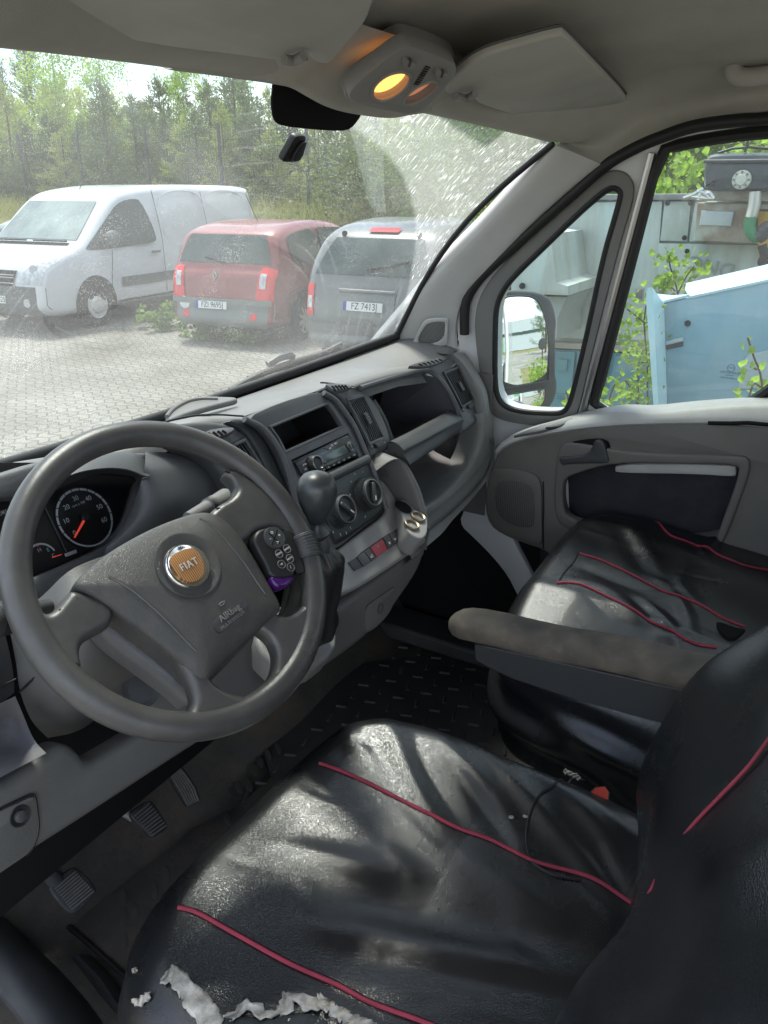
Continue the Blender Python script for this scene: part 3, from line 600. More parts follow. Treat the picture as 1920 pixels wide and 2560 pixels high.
# storage slot above the radio
def rim3(name, k, pts, o, r, m, par, ch=0): return tube(name, chaikin(sp(k, pts, o), ch) if ch else sp(k, pts, o), r, m, par, closed=True, seg=6)
slot = plate('open_slot', sp('D', [(270, 484), (628, 338), (672, 400), (722, 488), (362, 655), (322, 560)], .004), sn, .012, M['dk_top'], dash, ch=0, bv=.002, holes=[sp('D', [(290, 494), (618, 358), (655, 405), (700, 482), (370, 628), (336, 560)], .004)], hch=0)
def cavity(name, pts, depth, m, par, shrink=.9):
    c = np.mean(pts, axis=0); b = [c+(p-c)*shrink-sn*depth for p in pts]; n = len(pts); V = list(pts)+b
    return mk(name, V, [(i, (i+1) % n, n+(i+1) % n, n+i) for i in range(n)]+[tuple(range(n, 2*n))], m, par, smooth=False)
cavity('slot_box', sp('D', [(290, 494), (618, 358), (655, 405), (700, 482), (370, 628), (336, 560)], 0), .10, M['bk'], slot)
# radio
radp = [(395, 684), (742, 522), (785, 600), (808, 665), (480, 818), (432, 760)]
radio = plate('radio', sp('D', [(408, 692), (738, 540), (770, 600), (795, 660), (470, 806), (440, 760)], .002), sn, .02, M['bk'], dash, ch=0, bv=.002)
cavity('radio_bay', sp('D', radp, -.002), .03, M['void'], radio)
RP = off(SP, .006)
rface = plate('radio_face', PL('D', [(418, 692), (560, 625), (725, 538), (748, 545), (785, 610), (798, 648), (790, 662), (640, 728), (490, 790), (470, 785), (440, 730)], pl=RP), sn, .010, mat('glossy_black_fascia', (.016, .017, .019), .22, .5, grain=.02), radio, ch=1, bv=.002)
disp_m = mat('radio_display_glass', (.05, .07, .075), .15, .5)
plate('radio_display', PL('D', [(568, 668), (715, 600), (742, 640), (600, 712)], pl=off(SP, .0075)), sn, .003, disp_m, radio, ch=0, bv=.0005)
plate('usb_cover', PL('D', [(728, 586), (752, 574), (780, 628), (758, 640)], pl=off(SP, .009)), sn, .004, M['md'], radio, ch=1, bv=.0008)
for i in (0, 1): plate('usb_port', PL('D', [(738+i*16, 594-i*7), (745+i*16, 591-i*7), (760+i*14, 622-i*7), (753+i*14, 625-i*7)], pl=off(SP, .010)), sn, .002, M['bk'], radio, ch=0, bv=.0003)
for i in range(7):
    t = i/6; u = 590+180*t; v = 748-88*t
    plate('preset_button', PL('D', [(u-10, v-1), (u+10, v-11), (u+14, v-3), (u-6, v+7)], pl=off(SP, .008)), sn, .003, M['dk2'], radio, ch=0, bv=.0006)
    text('button_print', str(i+1) if i < 6 else 'TA', P('D', u+2, v-2, pl=off(SP, .0088)), (1, 0, 0), sn, .005, M['wht'], radio, th=.0001)
for q in [(505, 668), (475, 715), (482, 745), (565, 690), (572, 715), (570, 735), (540, 676), (625, 618), (610, 612)]:
    plate('radio_button', PL('D', [(q[0]-10, q[1]+4), (q[0]+8, q[1]-6), (q[0]+11, q[1]+1), (q[0]-7, q[1]+10)], pl=off(SP, .008)), sn, .003, M['dk2'], radio, ch=0, bv=.0006)
for q, s in (((478, 714), 'BAND'), ((486, 741), 'SRC'), ((542, 678), 'MUTE'), ((568, 692), 'EQ'), ((630, 618), 'VOL'), ((575, 735), 'MENU')): text('button_print', s, P('D', *q, pl=off(SP, .0089)), (1, 0, 0), sn, .0042, M['wht'], radio, th=.0001)
text('radio_lettering', 'USB  MP3', P('D', 650, 596, pl=off(SP, .0068)), (1, 0, 0), sn, .006, M['wht'], radio, th=.0001)
kc = P('D', 528, 712, pl=RP)
lathe('volume_knob', kc, sn, [(0, .0165), (.010, .0155), (.013, .0135), (.0135, .011), (.011, .009), (.011, 0.0001)], M['bk'], radio)
tube('knob_ring', [kc+sn*.0125+.0135*(math.cos(a)*np.array([1, 0, 0])+math.sin(a)*np.cross(sn, [1, 0, 0])) for a in np.linspace(0, 2*math.pi, 25)[:-1]], .0008, M['metal'], radio, closed=True, seg=5)
tube('radio_bottom_bar', sp('D', [(612, 800), (850, 682)], .006), .010, M['dk'], dash, seg=12)
# climate panel
clim = plate('climate_panel', sp('D', [(620, 812), (845, 694), (870, 740), (925, 880), (943, 960), (930, 990), (800, 1085), (680, 1160), (655, 1160), (600, 1000), (585, 880)], .004), sn, .012, mat('climate_panel_plastic', (.035, .042, .043), .45, .4, grain=.08, dirt=.2, dcol=(.13, .14, .13), ds=40, rvar=.1), dash, ch=1, bv=.002)
plate('panel_bezel', sp('D', [(600, 810), (850, 676), (885, 740), (940, 880), (962, 965), (945, 1005), (800, 1105), (680, 1190), (640, 1190), (580, 1000)], .001), sn, .012, M['bk'], dash, ch=1, bv=.003)
def climate_knob(q, ang, tick):
    c = P('D', *q, pl=off(SP, .005)); k = lathe('temperature_knob', c, sn, [(0, .034), (.004, .033), (.020, .0285), (.024, .0275), (.0245, .0245), (.018, .0225), (.018, .0001)], M['dk2'], clim, seg=36)
    V, f = merge([box_vf(c+sn*.011+.0305*(math.cos(a)*np.array([1, 0, 0])+math.sin(a)*np.cross(sn, [1, 0, 0])), (.0018, .0035, .018), ax=(np.cross(sn, math.cos(a)*np.array([1, 0, 0])+math.sin(a)*np.cross(sn, [1, 0, 0])), math.cos(a)*np.array([1, 0, 0])+math.sin(a)*np.cross(sn, [1, 0, 0]), sn)) for a in np.linspace(0, 2*math.pi, 48, endpoint=False)])
    mk('knob_ribs', V, f, M['dk2'], k, smooth=False)
    d = math.cos(ang)*np.array([1, 0, 0])+math.sin(ang)*np.cross(sn, [1, 0, 0]); e = np.cross(sn, d)
    bx = boxo('knob_grip', c+sn*.022, (.041, .009, .012), M['dk2'], k, b=.003, ax=(d, e, sn))
    boxo('knob_mark', c+sn*.0285+d*.012, (.009, .0022, .001), M['wht'], k, b=0, ax=(d, e, sn))
    tube('knob_rim', [c+sn*.0242+.0262*(math.cos(a)*np.array([1, 0, 0])+math.sin(a)*np.cross(sn, [1, 0, 0])) for a in np.linspace(0, 2*math.pi, 37)[:-1]], .0009, M['md'], k, closed=True, seg=5)
    for s, a, r in tick:
        p = c+(.046 if not r else r)*(math.cos(a)*np.array([1, 0, 0])+math.sin(a)*np.cross(sn, [1, 0, 0]))+sn*.0005
        text('dial_print', s, p, (1, 0, 0), sn, .008, M['wht'], clim, th=.0002)
climate_knob((832, 893), math.radians(-115), [('^', 1.7, 0), ('v', 2.2, 0), ('o', 2.8, 0), ('=', -2.1, 0), ('c', -.3, 0), ('*', 1.1, 0)])
climate_knob((672, 990), math.radians(-50), [('1', -1.15, 0), ('2', -1.55, 0), ('3', -1.95, 0), ('4', -2.4, 0)])
# --- lower bezel (grey) with the switch row
BP = ((0, .102, .612), (0, -.80, .60)); bn = np.array(BP[1])
bez = [(905, 790), (960, 830), (1005, 900), (1040, 980), (1066, 1040), (1085, 1110), (1125, 1140), (1195, 1150), (1200, 1175), (1040, 1290), (790, 1452), (700, 1490), (600, 1500), (560, 1400), (620, 1260), (668, 1218), (800, 1120), (948, 1012), (960, 960), (935, 880)]
bezel = plate('lower_bezel', PL('D', bez, pl=BP), bn, .05, M['lt'], dash, ch=2, bv=.008, res=3, up=.004)
brow = [((738, 1292), (784, 1264), (826, 1322), (778, 1345)), ((786, 1262), (832, 1230), (876, 1290), (830, 1320)), ((834, 1229), (864, 1206), (906, 1268), (878, 1288)), ((866, 1204), (942, 1150), (975, 1216), (908, 1266)), ((944, 1148), (976, 1126), (1008, 1192), (977, 1214)), ((978, 1125), (1010, 1103), (1038, 1165), (1010, 1190)), ((1012, 1101), (1044, 1080), (1062, 1140), (1040, 1163))]
M['haz'] = mat('faded_red_button', (.30, .045, .055), .5, .4, dirt=.15)
bb = off(BP, .0065)
plate('switch_bank', PL('D', [(732, 1288), (1046, 1074), (1068, 1140), (1040, 1170), (780, 1350)], pl=off(BP, .005)), bn, .006, M['bk'], bezel, ch=1, bv=.001)
for i, q in enumerate(brow):
    c_ = np.mean(np.array(q), axis=0); q2 = [tuple(c_+(np.array(a)-c_)*.94) for a in q]
    b_ = plate('warning_button' if i == 3 else 'switch_button', PL('D', q2, pl=off(BP, .0085)), bn, .006, M['haz'] if i == 3 else M['dk'], bezel, ch=0, bv=.0012)
    if i == 3: tag(b_, 'faded red hazard warning button with a triangle')
    if i >= 2:
        c = P('D', c_[0], c_[1], pl=off(BP, .0092)); x = np.array([.83, 0, 0]); 
        if i == 3:
            tube('triangle_print', [c+np.array(v) for v in ((-.006, 0, -.004), (.006, 0, -.004), (0, .004, .005))], .0004, M['wht'], b_, closed=True, seg=4)
        else: text('symbol_print', {2: 'oD', 4: '8', 5: 'm', 6: '='}[i], c-np.array([0, .002, .003]), (1, 0, 0), bn, .008, M['wht'], b_, th=.0001)
# --- lower body below the seam
LBP = ((0, .085, .56), (0, -.97, .22)); 
lb = [(1202, 1168), (1204, 1215), (1185, 1290), (1150, 1370), (1080, 1480), (960, 1640), (800, 1790), (560, 1960), (300, 2120), (100, 2230), (-200, 2360), (-500, 2300), (-400, 1700), (0, 1700), (300, 1640), (590, 1600), (800, 1462)]
lbp = PL('D', lb, pl=LBP)
lower = plate('lower_console', lbp, LBP[1], .10, M['knee'], dash, ch=1, bv=.02, res=4)
hat = [(838, 1560), (862, 1538), (930, 1490), (1000, 1440), (1016, 1438), (1020, 1460), (1000, 1540), (975, 1600), (900, 1680), (850, 1710), (838, 1690)]
plate('hatch_cover', PL('D', hat, pl=off(LBP, .002)), LBP[1], .01, M['knee'], lower, ch=2, bv=.002, up=.002)
tube('hatch_finger_ring', chaikin(PL('D', [(912, 1590), (918, 1545), (935, 1535), (945, 1550), (938, 1580), (925, 1600)], pl=off(LBP, .005)), 2), .0012, M['dk'], lower, closed=True, seg=6)
# --- vents: slatted outlets on vertical dark pods
def vent(name, k, q, pl, n, m, nsl=9, par=dash, slider=True):
    """q: four corners tl, tr, br, bl of the opening on plane pl"""
    c = [P(k, *a, pl=pl) for a in q]; n = np.array(n, float)/np.linalg.norm(n)
    cc = np.mean(c, axis=0); ring = [cc+(a-cc)*1.05 for a in c]
    bk = plate(name, [cc+(a-cc)*1.16 for a in c], n, .008, M['dk_top'], par, ch=0, bv=.002, holes=[c], hch=0, up=.003)
    V = list(c)+[a-n*.035 for a in c]; mk('vent_box', V, [(0, 1, 5, 4), (1, 2, 6, 5), (2, 3, 7, 6), (3, 0, 4, 7), (4, 5, 6, 7)], M['void'], bk, smooth=False)
    for i in range(nsl):
        t = (i+.5)/nsl; a = c[0]*(1-t)+c[1]*t-n*.002; b = c[3]*(1-t)+c[2]*t-n*.002; d = (c[1]-c[0])/np.linalg.norm(c[1]-c[0])
        V = []; m_ = (a+b)/2+n*.003
        for p in (a, (a+m_)/2+n*.001, m_, (b+m_)/2+n*.001, b): V += [p-d*.0012, p+d*.0012, p+d*.0035-n*.016, p+d*.0015-n*.016]
        f = [];
        for s in range(4):
            for e in range(4): f.append((s*4+e, s*4+(e+1) % 4, s*4+4+(e+1) % 4, s*4+4+e))
        mk('vent_slat', V, f, M['dk'], bk, smooth=False)
    if slider:
        p = c[0]*.25+c[1]*.25+c[2]*.25+c[3]*.25+n*.004; u = (c[3]-c[0]); u /= np.linalg.norm(u); r = np.cross(n, u)
        boxo('vent_slider', p, (.012, .026, .006), M['dk2'], bk, b=.001, ax=(r, u, n))
        for i in range(4): boxo('slider_rib', p+u*(i*.0055-.008)+n*.0035, (.010, .0012, .001), M['md'], bk, b=0, ax=(r, u, n))
    return bk
# centre-right pod with vent
VPc = ((0, .200, .80), (0, -.90, .44)); vn_ = np.array(VPc[1])
pod = [(545, 283), (620, 240), (720, 250), (800, 262), (850, 300), (900, 360), (950, 440), (985, 540), (1040, 640), (1052, 690), (1040, 740), (940, 740), (905, 745), (890, 720), (830, 570), (770, 440), (690, 340), (620, 290)]
HC = PL('D', [(738, 338), (825, 314), (940, 550), (858, 582)], pl=off(VPc, .003)); podr = plate('vent_pod', PL('D', [(600, 252), (640, 242), (720, 250), (800, 262), (852, 300), (905, 365), (955, 470), (985, 560), (988, 596), (975, 625), (878, 668), (868, 650), (850, 580), (800, 455), (720, 345), (640, 280)], pl=VPc), vn_, .05, M['dk_top'], dash, ch=1, bv=.006, res=2, up=.002, holes=[HC], hch=0)
plate('pod_skirt', PL('D', [(860, 300), (930, 380), (985, 470), (1030, 590), (1052, 690), (1040, 730), (920, 745), (880, 672), (985, 625), (985, 560), (950, 440)], pl=off(VPc, -.012)), vn_, .06, M['dk'], dash, ch=1, bv=.01, res=2)
vent('centre_vent', 'D', [(738, 338), (825, 314), (940, 550), (858, 582)], off(VPc, .003), vn_, M['dk'], 8)
def wheelie(q, pl, n, par):
    c = P(*q, pl=pl); n = np.array(n, float)/np.linalg.norm(n); x = np.array([1., 0, 0]); u = np.cross(n, x)
    b_ = boxo('thumb_wheel', c, (.024, .010, .010), M['bk'], par, b=.003, ax=(x, u, n))
    for i in range(6): boxo('wheel_notch', c+x*(i-2.5)*.0038+n*.0055, (.0012, .009, .001), M['md'], par, b=0, ax=(x, u, n))
wheelie(('D', 914, 596), off(VPc, .006), vn_, podr)
for q, s in (((880, 612), '*'), ((950, 580), 'o')): text('symbol_print', s, P('D', *q, pl=off(VPc, .0035)), (1, 0, 0), vn_, .010, M['wht'], podr, th=.0002)
# right-hand pod by the door
VPr = ((.80, .20, .80), (-.12, -.90, .42)); rn_ = np.array(VPr[1])/np.linalg.norm(VPr[1])
rp = [(690, 285), (760, 258), (830, 240), (1000, 185), (1060, 175), (1110, 190), (1190, 270), (1260, 390), (1310, 530), (1335, 640), (1320, 690), (1260, 760), (1180, 810), (1165, 780), (1175, 690), (1130, 560), (1080, 450), (1020, 360), (940, 300), (880, 282), (800, 280)]
podd = plate('vent_pod', PL('H', rp, pl=VPr), rn_, .06, M['dk_top'], dash, ch=1, bv=.008, res=2, holes=[PL('H', [(1040, 315), (1150, 270), (1268, 520), (1178, 578)], pl=VPr)], hch=0)
tag(podd, 'dark vent pod at the passenger door end')
vent('side_vent', 'H', [(1040, 315), (1150, 270), (1268, 520), (1178, 578)], off(VPr, .003), rn_, M['dk'], 8)
plate('wheel_plate', PL('H', [(1178, 590), (1270, 540), (1285, 575), (1200, 632), (1180, 615)], pl=off(VPr, .003)), rn_, .004, M['md'], podd, ch=1, bv=.001)
wheelie(('H', 1240, 583), off(VPr, .006), rn_, podd)
# left-of-centre vent beside the cluster
VPl = ((-.1, .20, .80), (.06, -.90, .44)); ln2 = np.array(VPl[1])/np.linalg.norm(VPl[1])
lpod = [(20, 545), (250, 510), (430, 505), (560, 525), (660, 570), (740, 640), (800, 740), (870, 900), (980, 1180), (1040, 1500), (800, 1500), (640, 1180), (560, 1000), (400, 780), (200, 640), (40, 600)]
podl = plate('vent_pod', PL('E', lpod, pl=VPl), ln2, .06, M['dk_top'], dash, ch=1, bv=.008, res=2, holes=[PL('E', [(555, 745), (705, 680), (880, 960), (700, 1080)], pl=VPl)], hch=0)
tag(podl, 'dark vent pod between instrument cluster and radio')
vent('driver_side_vent', 'E', [(555, 745), (705, 680), (880, 960), (700, 1080)], off(VPl, .003), ln2, M['dk'], 7, slider=False)
plate('stack_side', PL('E', [(690, 480), (760, 520), (860, 640), (940, 800), (1040, 1010), (1190, 1240), (1200, 1500), (1040, 1500), (980, 1180), (880, 900), (800, 720), (700, 580), (560, 515), (600, 480)], pl=off(VPl, .004)), ln2, .05, M['dk'], dash, ch=1, bv=.006, res=2)
# slatted defroster outlets on the top
def defrost(k, outline, slats, pl, m=None):
    n = np.array(pl[1], float)/np.linalg.norm(pl[1])
    o = plate('defroster_vent', PL(k, outline, pl=pl), n, .008, m or M['dk_top'], dash, ch=1, bv=.001, up=.003)
    for a, b in slats: tube('defroster_slot', [P(k, *a, pl=off(pl, .0035)), P(k, (a[0]+b[0])/2+3, (a[1]+b[1])/2-2, pl=off(pl, .0035)), P(k, *b, pl=off(pl, .0035))], .0024, M['void'], o, seg=6)
    return o
tp = ((-.1, .27, .895), (.02, -.35, .94))
defrost('E', [(240, 605), (400, 590), (560, 565), (620, 575), (590, 610), (480, 650), (400, 672), (320, 640)], [((320, 622), (352, 642)), ((360, 615), (395, 655)), ((400, 607), (440, 648)), ((440, 600), (480, 635)), ((478, 593), (515, 622)), ((515, 588), (545, 608))], ((-.15, .24, .893), (.02, -.45, .9)))
defrost('H', [(35, 405), (90, 400), (200, 405), (270, 420), (250, 440), (130, 465), (85, 440)], [((100, 418), (125, 452)), ((125, 414), (155, 446)), ((152, 412), (180, 442)), ((178, 411), (205, 438)), ((203, 412), (228, 433))], ((.30, .245, .898), (.02, -.5, .86)))
defrost('H', [(720, 255), (860, 215), (1000, 185), (1060, 185), (1000, 225), (900, 255), (780, 262)], [((820, 238), (850, 246)), ((855, 228), (885, 240)), ((888, 218), (918, 235)), ((920, 210), (950, 226)), ((952, 202), (980, 217)), ((985, 196), (1012, 206))], ((.6, .255, .897), (.02, -.4, .9)))
# grey phone tray on the dash top
tray = PL('E', [(40, 480), (90, 430), (200, 360), (330, 320), (430, 315), (560, 318), (625, 322), (650, 336), (600, 352), (420, 395), (220, 455), (110, 505), (60, 505)], pl=((-.05, .38, .885), (0, -.1, .99)))
td = plate('dash_top_lid', tray, (0, -.1, .99), .012, M['md'], dash, ch=2, bv=.005, res=3, up=.004)
tube('lid_edge', cat(PL('E', [(55, 470), (110, 410), (220, 348), (340, 322), (480, 322)], pl=((-.05, .38, .890), (0, -.1, .99))), 4), .004, M['md'], td, seg=8)
# seams across the top pad
for k, pts, y in (('E', [(700, 478), (900, 408), (1100, 335), (1300, 268)], .28), ('E', [(0, 540), (100, 505), (300, 468), (480, 462), (620, 470), (700, 480), (800, 540)], .272), ('H', [(0, 395), (60, 398), (330, 430)], .27)):
    tube('pad_seam', [p+np.array([0, -.002, .002]) for p in cat([P(k, *q, y=y) for q in pts], 4)], .0018, M['bk'], ttop, seg=6)
# --- passenger upper tray
TL = [P('H', 330, 432, y=.235), P('H', 500, 378, y=.24), P('H', 700, 322, y=.24), P('H', 885, 290, y=.235)]
lipT = [P('H', 655, 912, x=.355), P('H', 820, 828, x=.45), P('H', 980, 740, x=.55), P('H', 1138, 650, x=.675)]
lipM = [P('H', 675, 985, x=.355), P('H', 840, 890, x=.45), P('H', 1000, 800, x=.55), P('H', 1165, 705, x=.675)]
lipB = [P('H', 740, 1078, x=.36), P('H', 880, 985, x=.45), P('H', 1030, 885, x=.55), P('H', 1150, 800, x=.665)]
inn = [p+np.array([0, .028, .002]) for p in lipT]
surf('tray_lip', [[p+np.array([0, .03, -.03]) for p in lipT], inn, [p+np.array([0, .010, .006]) for p in lipT], [p+np.array([0, -.010, -.006]) for p in lipT], [p+np.array([0, -.006, 0]) for p in lipM], lipB, [p+np.array([0, .05, .0]) for p in lipB]], M['dk'], dash, su=5, sv=5)
mk('lip_end', [lipT[0]+np.array([0, .03, -.03]), inn[0], lipT[0]+np.array([0, .01, .006]), lipT[0]+np.array([0, -.01, -.006]), lipM[0]+np.array([0, -.006, 0]), lipB[0], lipB[0]+np.array([0, .05, 0])], [(0, 1, 2, 3, 4, 5, 6)], M['dk'], dash, smooth=False)
tv = M['dk']
flo = [p+np.array([0, .02, -.045]) for p in lipT]; bck = [np.array([p[0]*1.0+.02, .41, .725]) for p in lipT]; bt = [np.array([p[0]+.0, .37, .842]) for p in lipT]
M['trayin'] = mat('tray_lining', (.085, .087, .10), .6, .35, grain=.2, dirt=.25, dcol=(.16, .15, .13), ds=22)
surf('tray_floor', [[p+np.array([0, .02, 0]) for p in lipT], flo, bck, bt, [p+np.array([0, .02, -.006]) for p in TL]], M['trayin'], dash, su=3, sv=2)
mk('tray_side', [P('H', 885, 290, y=.235)+np.array([.02, 0, 0]), np.array([.70, .37, .85]), np.array([.71, .41, .70]), lipT[-1]+np.array([.012, .02, -.05]), lipT[-1]+np.array([.014, -.012, -.02]), P('H', 1060, 440, x=.665), P('H', 980, 350, x=.655)], [(0, 1, 2, 3, 4, 5, 6)], M['trayin'], dash, smooth=False)
mk('tray_side', [np.array([.335, .235, .86]), np.array([.335, .37, .84]), np.array([.335, .41, .70]), np.array([.335, .15, .70])], [(0, 1, 2, 3)], M['trayin'], dash, smooth=False)
tube('tray_edge', cat([P('H', 330, 432, y=.232), P('H', 600, 348, y=.236), P('H', 830, 290, y=.236), P('H', 900, 292, x=.655), P('H', 960, 325, x=.657), P('H', 1030, 400, x=.66), P('H', 1090, 500, x=.665), P('H', 1135, 600, x=.672), P('H', 1150, 650, x=.675)], 4), .006, M['dk_top'], dash, seg=8)
# brow between the top pad and the tray
brow_a = [P('H', 95, 396, y=.27), P('H', 300, 330, y=.272), P('H', 560, 268, y=.27), P('H', 720, 250, y=.27), P('H', 800, 262, y=.262)]
brow_b = [P('H', 290, 428, y=.236), P('H', 430, 385, y=.236), P('H', 600, 338, y=.236), P('H', 760, 300, y=.236), P('H', 880, 284, y=.236)]
surf('tray_brow', [brow_a, [(a+b)/2+np.array([0, -.004, .004]) for a, b in zip(brow_a, brow_b)], brow_b, [p+np.array([0, .02, -.02]) for p in brow_b]], M['tpad'], dash, su=4, sv=4)
# outer end of the dashboard beyond the vent
endo = [P('H', 1060, 150, x=.775), P('H', 1110, 160, x=.79), P('H', 1200, 250, x=.80), P('H', 1290, 400, x=.805), P('H', 1340, 540, x=.81), P('H', 1350, 650, x=.81), P('H', 1345, 760, x=.81)]
endi = [P('H', 1130, 122, x=.835), P('H', 1200, 140, x=.84), P('H', 1290, 280, x=.845), P('H', 1370, 450, x=.845), P('H', 1395, 600, x=.85), P('H', 1415, 760, x=.85), P('H', 1418, 900, x=.85)]
M['rimg'] = mat('greenish_grey_plastic', (.185, .19, .185), .48, .45, grain=.3, gs=420, var=.15, vs=3, dirt=.2, ds=10, rvar=.1)
surf('dash_end', [[p+np.array([.004, .05, 0]) for p in endo], endo, [(a+b)/2+np.array([0, -.008, 0]) for a, b in zip(endo, endi)], endi, [p+np.array([.02, .06, 0]) for p in endi]], M['rimg'], dash, su=4, sv=3)
# --- passenger lower shelf
rimA = [P('H', 1320, 640, x=.80), P('H', 1335, 780, x=.80), P('H', 1300, 920, x=.79), P('H', 1230, 1060, x=.76), P('H', 1100, 1210, x=.65), P('H', 960, 1340, x=.53), P('H', 880, 1400, x=.45), P('H', 700, 1540, x=.30)]
rimB = [P('H', 1395, 610, x=.85), P('H', 1412, 800, x=.845), P('H', 1400, 980, x=.83), P('H', 1320, 1120, x=.79), P('H', 1180, 1270, x=.67), P('H', 1030, 1400, x=.54), P('H', 900, 1510, x=.44), P('H', 700, 1660, x=.30)]
rimC = [P('H', 1418, 700, x=.86), P('H', 1420, 900, x=.86), P('H', 1408, 1040, x=.85), P('H', 1340, 1190, x=.81), P('H', 1200, 1350, x=.69), P('H', 1050, 1490, x=.56), P('H', 905, 1600, x=.45), P('H', 700, 1740, x=.30)]
rimD = [p+np.array([0, .10, -.06]) for p in rimC]
surf('shelf_rim', [[p+np.array([0, .06, -.01]) for p in rimA], rimA, [(a*.5+b*.5)+np.array([0, -.006, .002]) for a, b in zip(rimA, rimB)], rimB, rimC, rimD], M['rimg'], dash, su=4, sv=4)
M['shelf'] = mat('shelf_lining', (.11, .108, .112), .55, .4, grain=.2, dirt=.3, dcol=(.14, .12, .09), ds=14)
shw = [[P('H', 740, 1070, x=.36)+np.array([0, .05, 0]), P('H', 1150, 795, x=.665)+np.array([0, .05, 0]), P('H', 1310, 700, x=.80)+np.array([0, .05, 0])],
       [np.array([.34, .33, .68]), np.array([.62, .33, .70]), np.array([.80, .30, .72])],
       [np.array([.34, .36, .60]), np.array([.62, .36, .60]), np.array([.80, .30, .62])],
       [P('H', 780, 1420, x=.36)+np.array([0, .03, -.02]), P('H', 1000, 1290, x=.56)+np.array([0, .03, -.02]), P('H', 1260, 1030, x=.77)+np.array([0, .02, -.02])]]
surf('shelf_lining', shw, M['shelf'], dash, su=4, sv=4)
boxo('shelf_side_wall', (.868, .30, .62), (.01, .30, .40), M['shelf'], dash, b=0); boxo('shelf_shadow_wall', (.58, .43, .62), (.62, .01, .35), M['void'], dash, b=0)  # walls added to stop light leaking in behind the shelf
tube('shelf_groove', cat([P('H', 1275, 1200, x=.755), P('H', 1190, 1300, x=.68), P('H', 1060, 1430, x=.56), P('H', 920, 1555, x=.45)], 4), .0025, M['bk'], dash, seg=6)
surf('dash_underside', [[p+np.array([0, .0, .0]) for p in rimC], [P('H', 1410, 1000, x=.85), P('H', 1405, 1100, x=.85), P('H', 1370, 1200, x=.83), P('H', 1270, 1320, x=.75), P('H', 1150, 1450, x=.64), P('H', 1040, 1570, x=.54), P('H', 960, 1680, x=.46), P('H', 700, 1900, x=.28)], [np.array([x, .30, .45]) for x in (.85, .84, .80, .72, .6, .5, .42, .25)]], M['md'], dash, su=3, sv=3)
# --- light grey cup holder scoop
CPl = ((.30, .07, .64), (.10, -.9, .42)); cpn = np.array(CPl[1])/np.linalg.norm(CPl[1])
scoop_o = [P('D', u, v, x=x) for u, v, x in [(905, 742, .29), (955, 708, .30), (1010, 680, .315), (1050, 688, .33), (1090, 730, .345), (1130, 800, .35), (1165, 880, .352), (1190, 970, .352), (1208, 1050, .350), (1212, 1100, .345)]]
scoop_i = [P('D', u, v, x=x)+np.array([0, .01, 0]) for u, v, x in [(912, 756, .285), (958, 720, .295), (1008, 694, .308), (1042, 702, .32), (1076, 742, .333), (1112, 810, .338), (1145, 890, .34), (1170, 970, .34), (1186, 1030, .338), (1192, 1080, .335)]]
inb = [P('D', u, v, x=x+.02)+np.array([0, .09, 0]) for u, v, x in [(912, 800, .27), (930, 810, .275), (960, 830, .28), (985, 860, .285), (1010, 900, .29), (1035, 940, .295), (1060, 970, .30), (1100, 1000, .305), (1140, 1020, .31), (1170, 1050, .315)]]
surf('cup_holder_scoop', [[p+np.array([.02, .05, 0]) for p in scoop_o], scoop_o, [(a+b)/2+np.array([0, -.004, .003]) for a, b in zip(scoop_o, scoop_i)], scoop_i, [(a*.6+b*.4)+np.array([.015, .05, -.01]) for a, b in zip(scoop_i, inb)], inb], M['md'], dash, su=3, sv=4)
CPt = ((.30, .075, .638), (.05, -.45, .89)); ctn = np.array(CPt[1])/np.linalg.norm(CPt[1])
ct = plate('cup_tray', PL('D', [(1025, 930), (1060, 915), (1100, 940), (1140, 985), (1195, 1000), (1212, 1060), (1205, 1130), (1170, 1158), (1120, 1135), (1085, 1100), (1060, 1030)], pl=CPt), ctn, .05, M['lt'], dash, ch=2, bv=.004, res=2)
for q in ((1147, 1027), (1110, 1074)):
    c = P('D', *q, pl=off(CPt, .001)); lathe('socket_ring', c, ctn, [(-.002, .0165), (.004, .0165), (.0055, .0150), (.004, .0125), (-.02, .0125), (-.02, .0001)], mat('brass_socket', (.32, .27, .19), .4, .5, metal=.9), ct, seg=24)
lathe('cup_well', P('D', 1062, 965, pl=off(CPt, .002)), ctn, [(0, .02), (.0005, .019), (-.0, .0001)], M['void'], ct, seg=24)
# right cheek joining scoop to lower body
surf('console_cheek', [[P('D', 1212, 1060, x=.352), P('D', 1216, 1110, x=.352), P('D', 1205, 1170, x=.345), P('D', 1200, 1220, x=.34)], [p+np.array([.03, .10, 0]) for p in [P('D', 1212, 1060, x=.352), P('D', 1216, 1110, x=.352), P('D', 1205, 1170, x=.345), P('D', 1190, 1300, x=.34)]]], M['md'], dash, su=3, sv=3)

# --- driver side: instrument pod
CP = ((-.31, .30, .814), (0, -.88, .475)); cn_ = np.array(CP[1])
fp = off(CP, .035)
holeW = [(150, 470), (215, 405), (300, 365), (420, 335), (600, 338), (690, 352), (695, 372), (672, 400), (650, 470), (625, 560), (575, 640), (500, 700), (400, 745), (170, 845), (60, 880), (-100, 900), (-260, 860), (-300, 700), (-200, 540), (0, 470)]
faceW = [(-420, 520), (-200, 400), (0, 345), (180, 288), (420, 255), (620, 245), (760, 250), (860, 275), (950, 320), (1040, 420), (1090, 560), (1090, 700), (950, 720), (800, 700), (600, 820), (400, 930), (200, 1040), (0, 1150), (-400, 1200)]
face = plate('instrument_pod', PL('W', faceW, pl=fp), cn_, .03, M['dk_top'], dash, ch=2, bv=.012, res=4, holes=[PL('W', holeW, pl=fp)], hch=2)
tag(face, 'dark grained pod around the instrument dials')
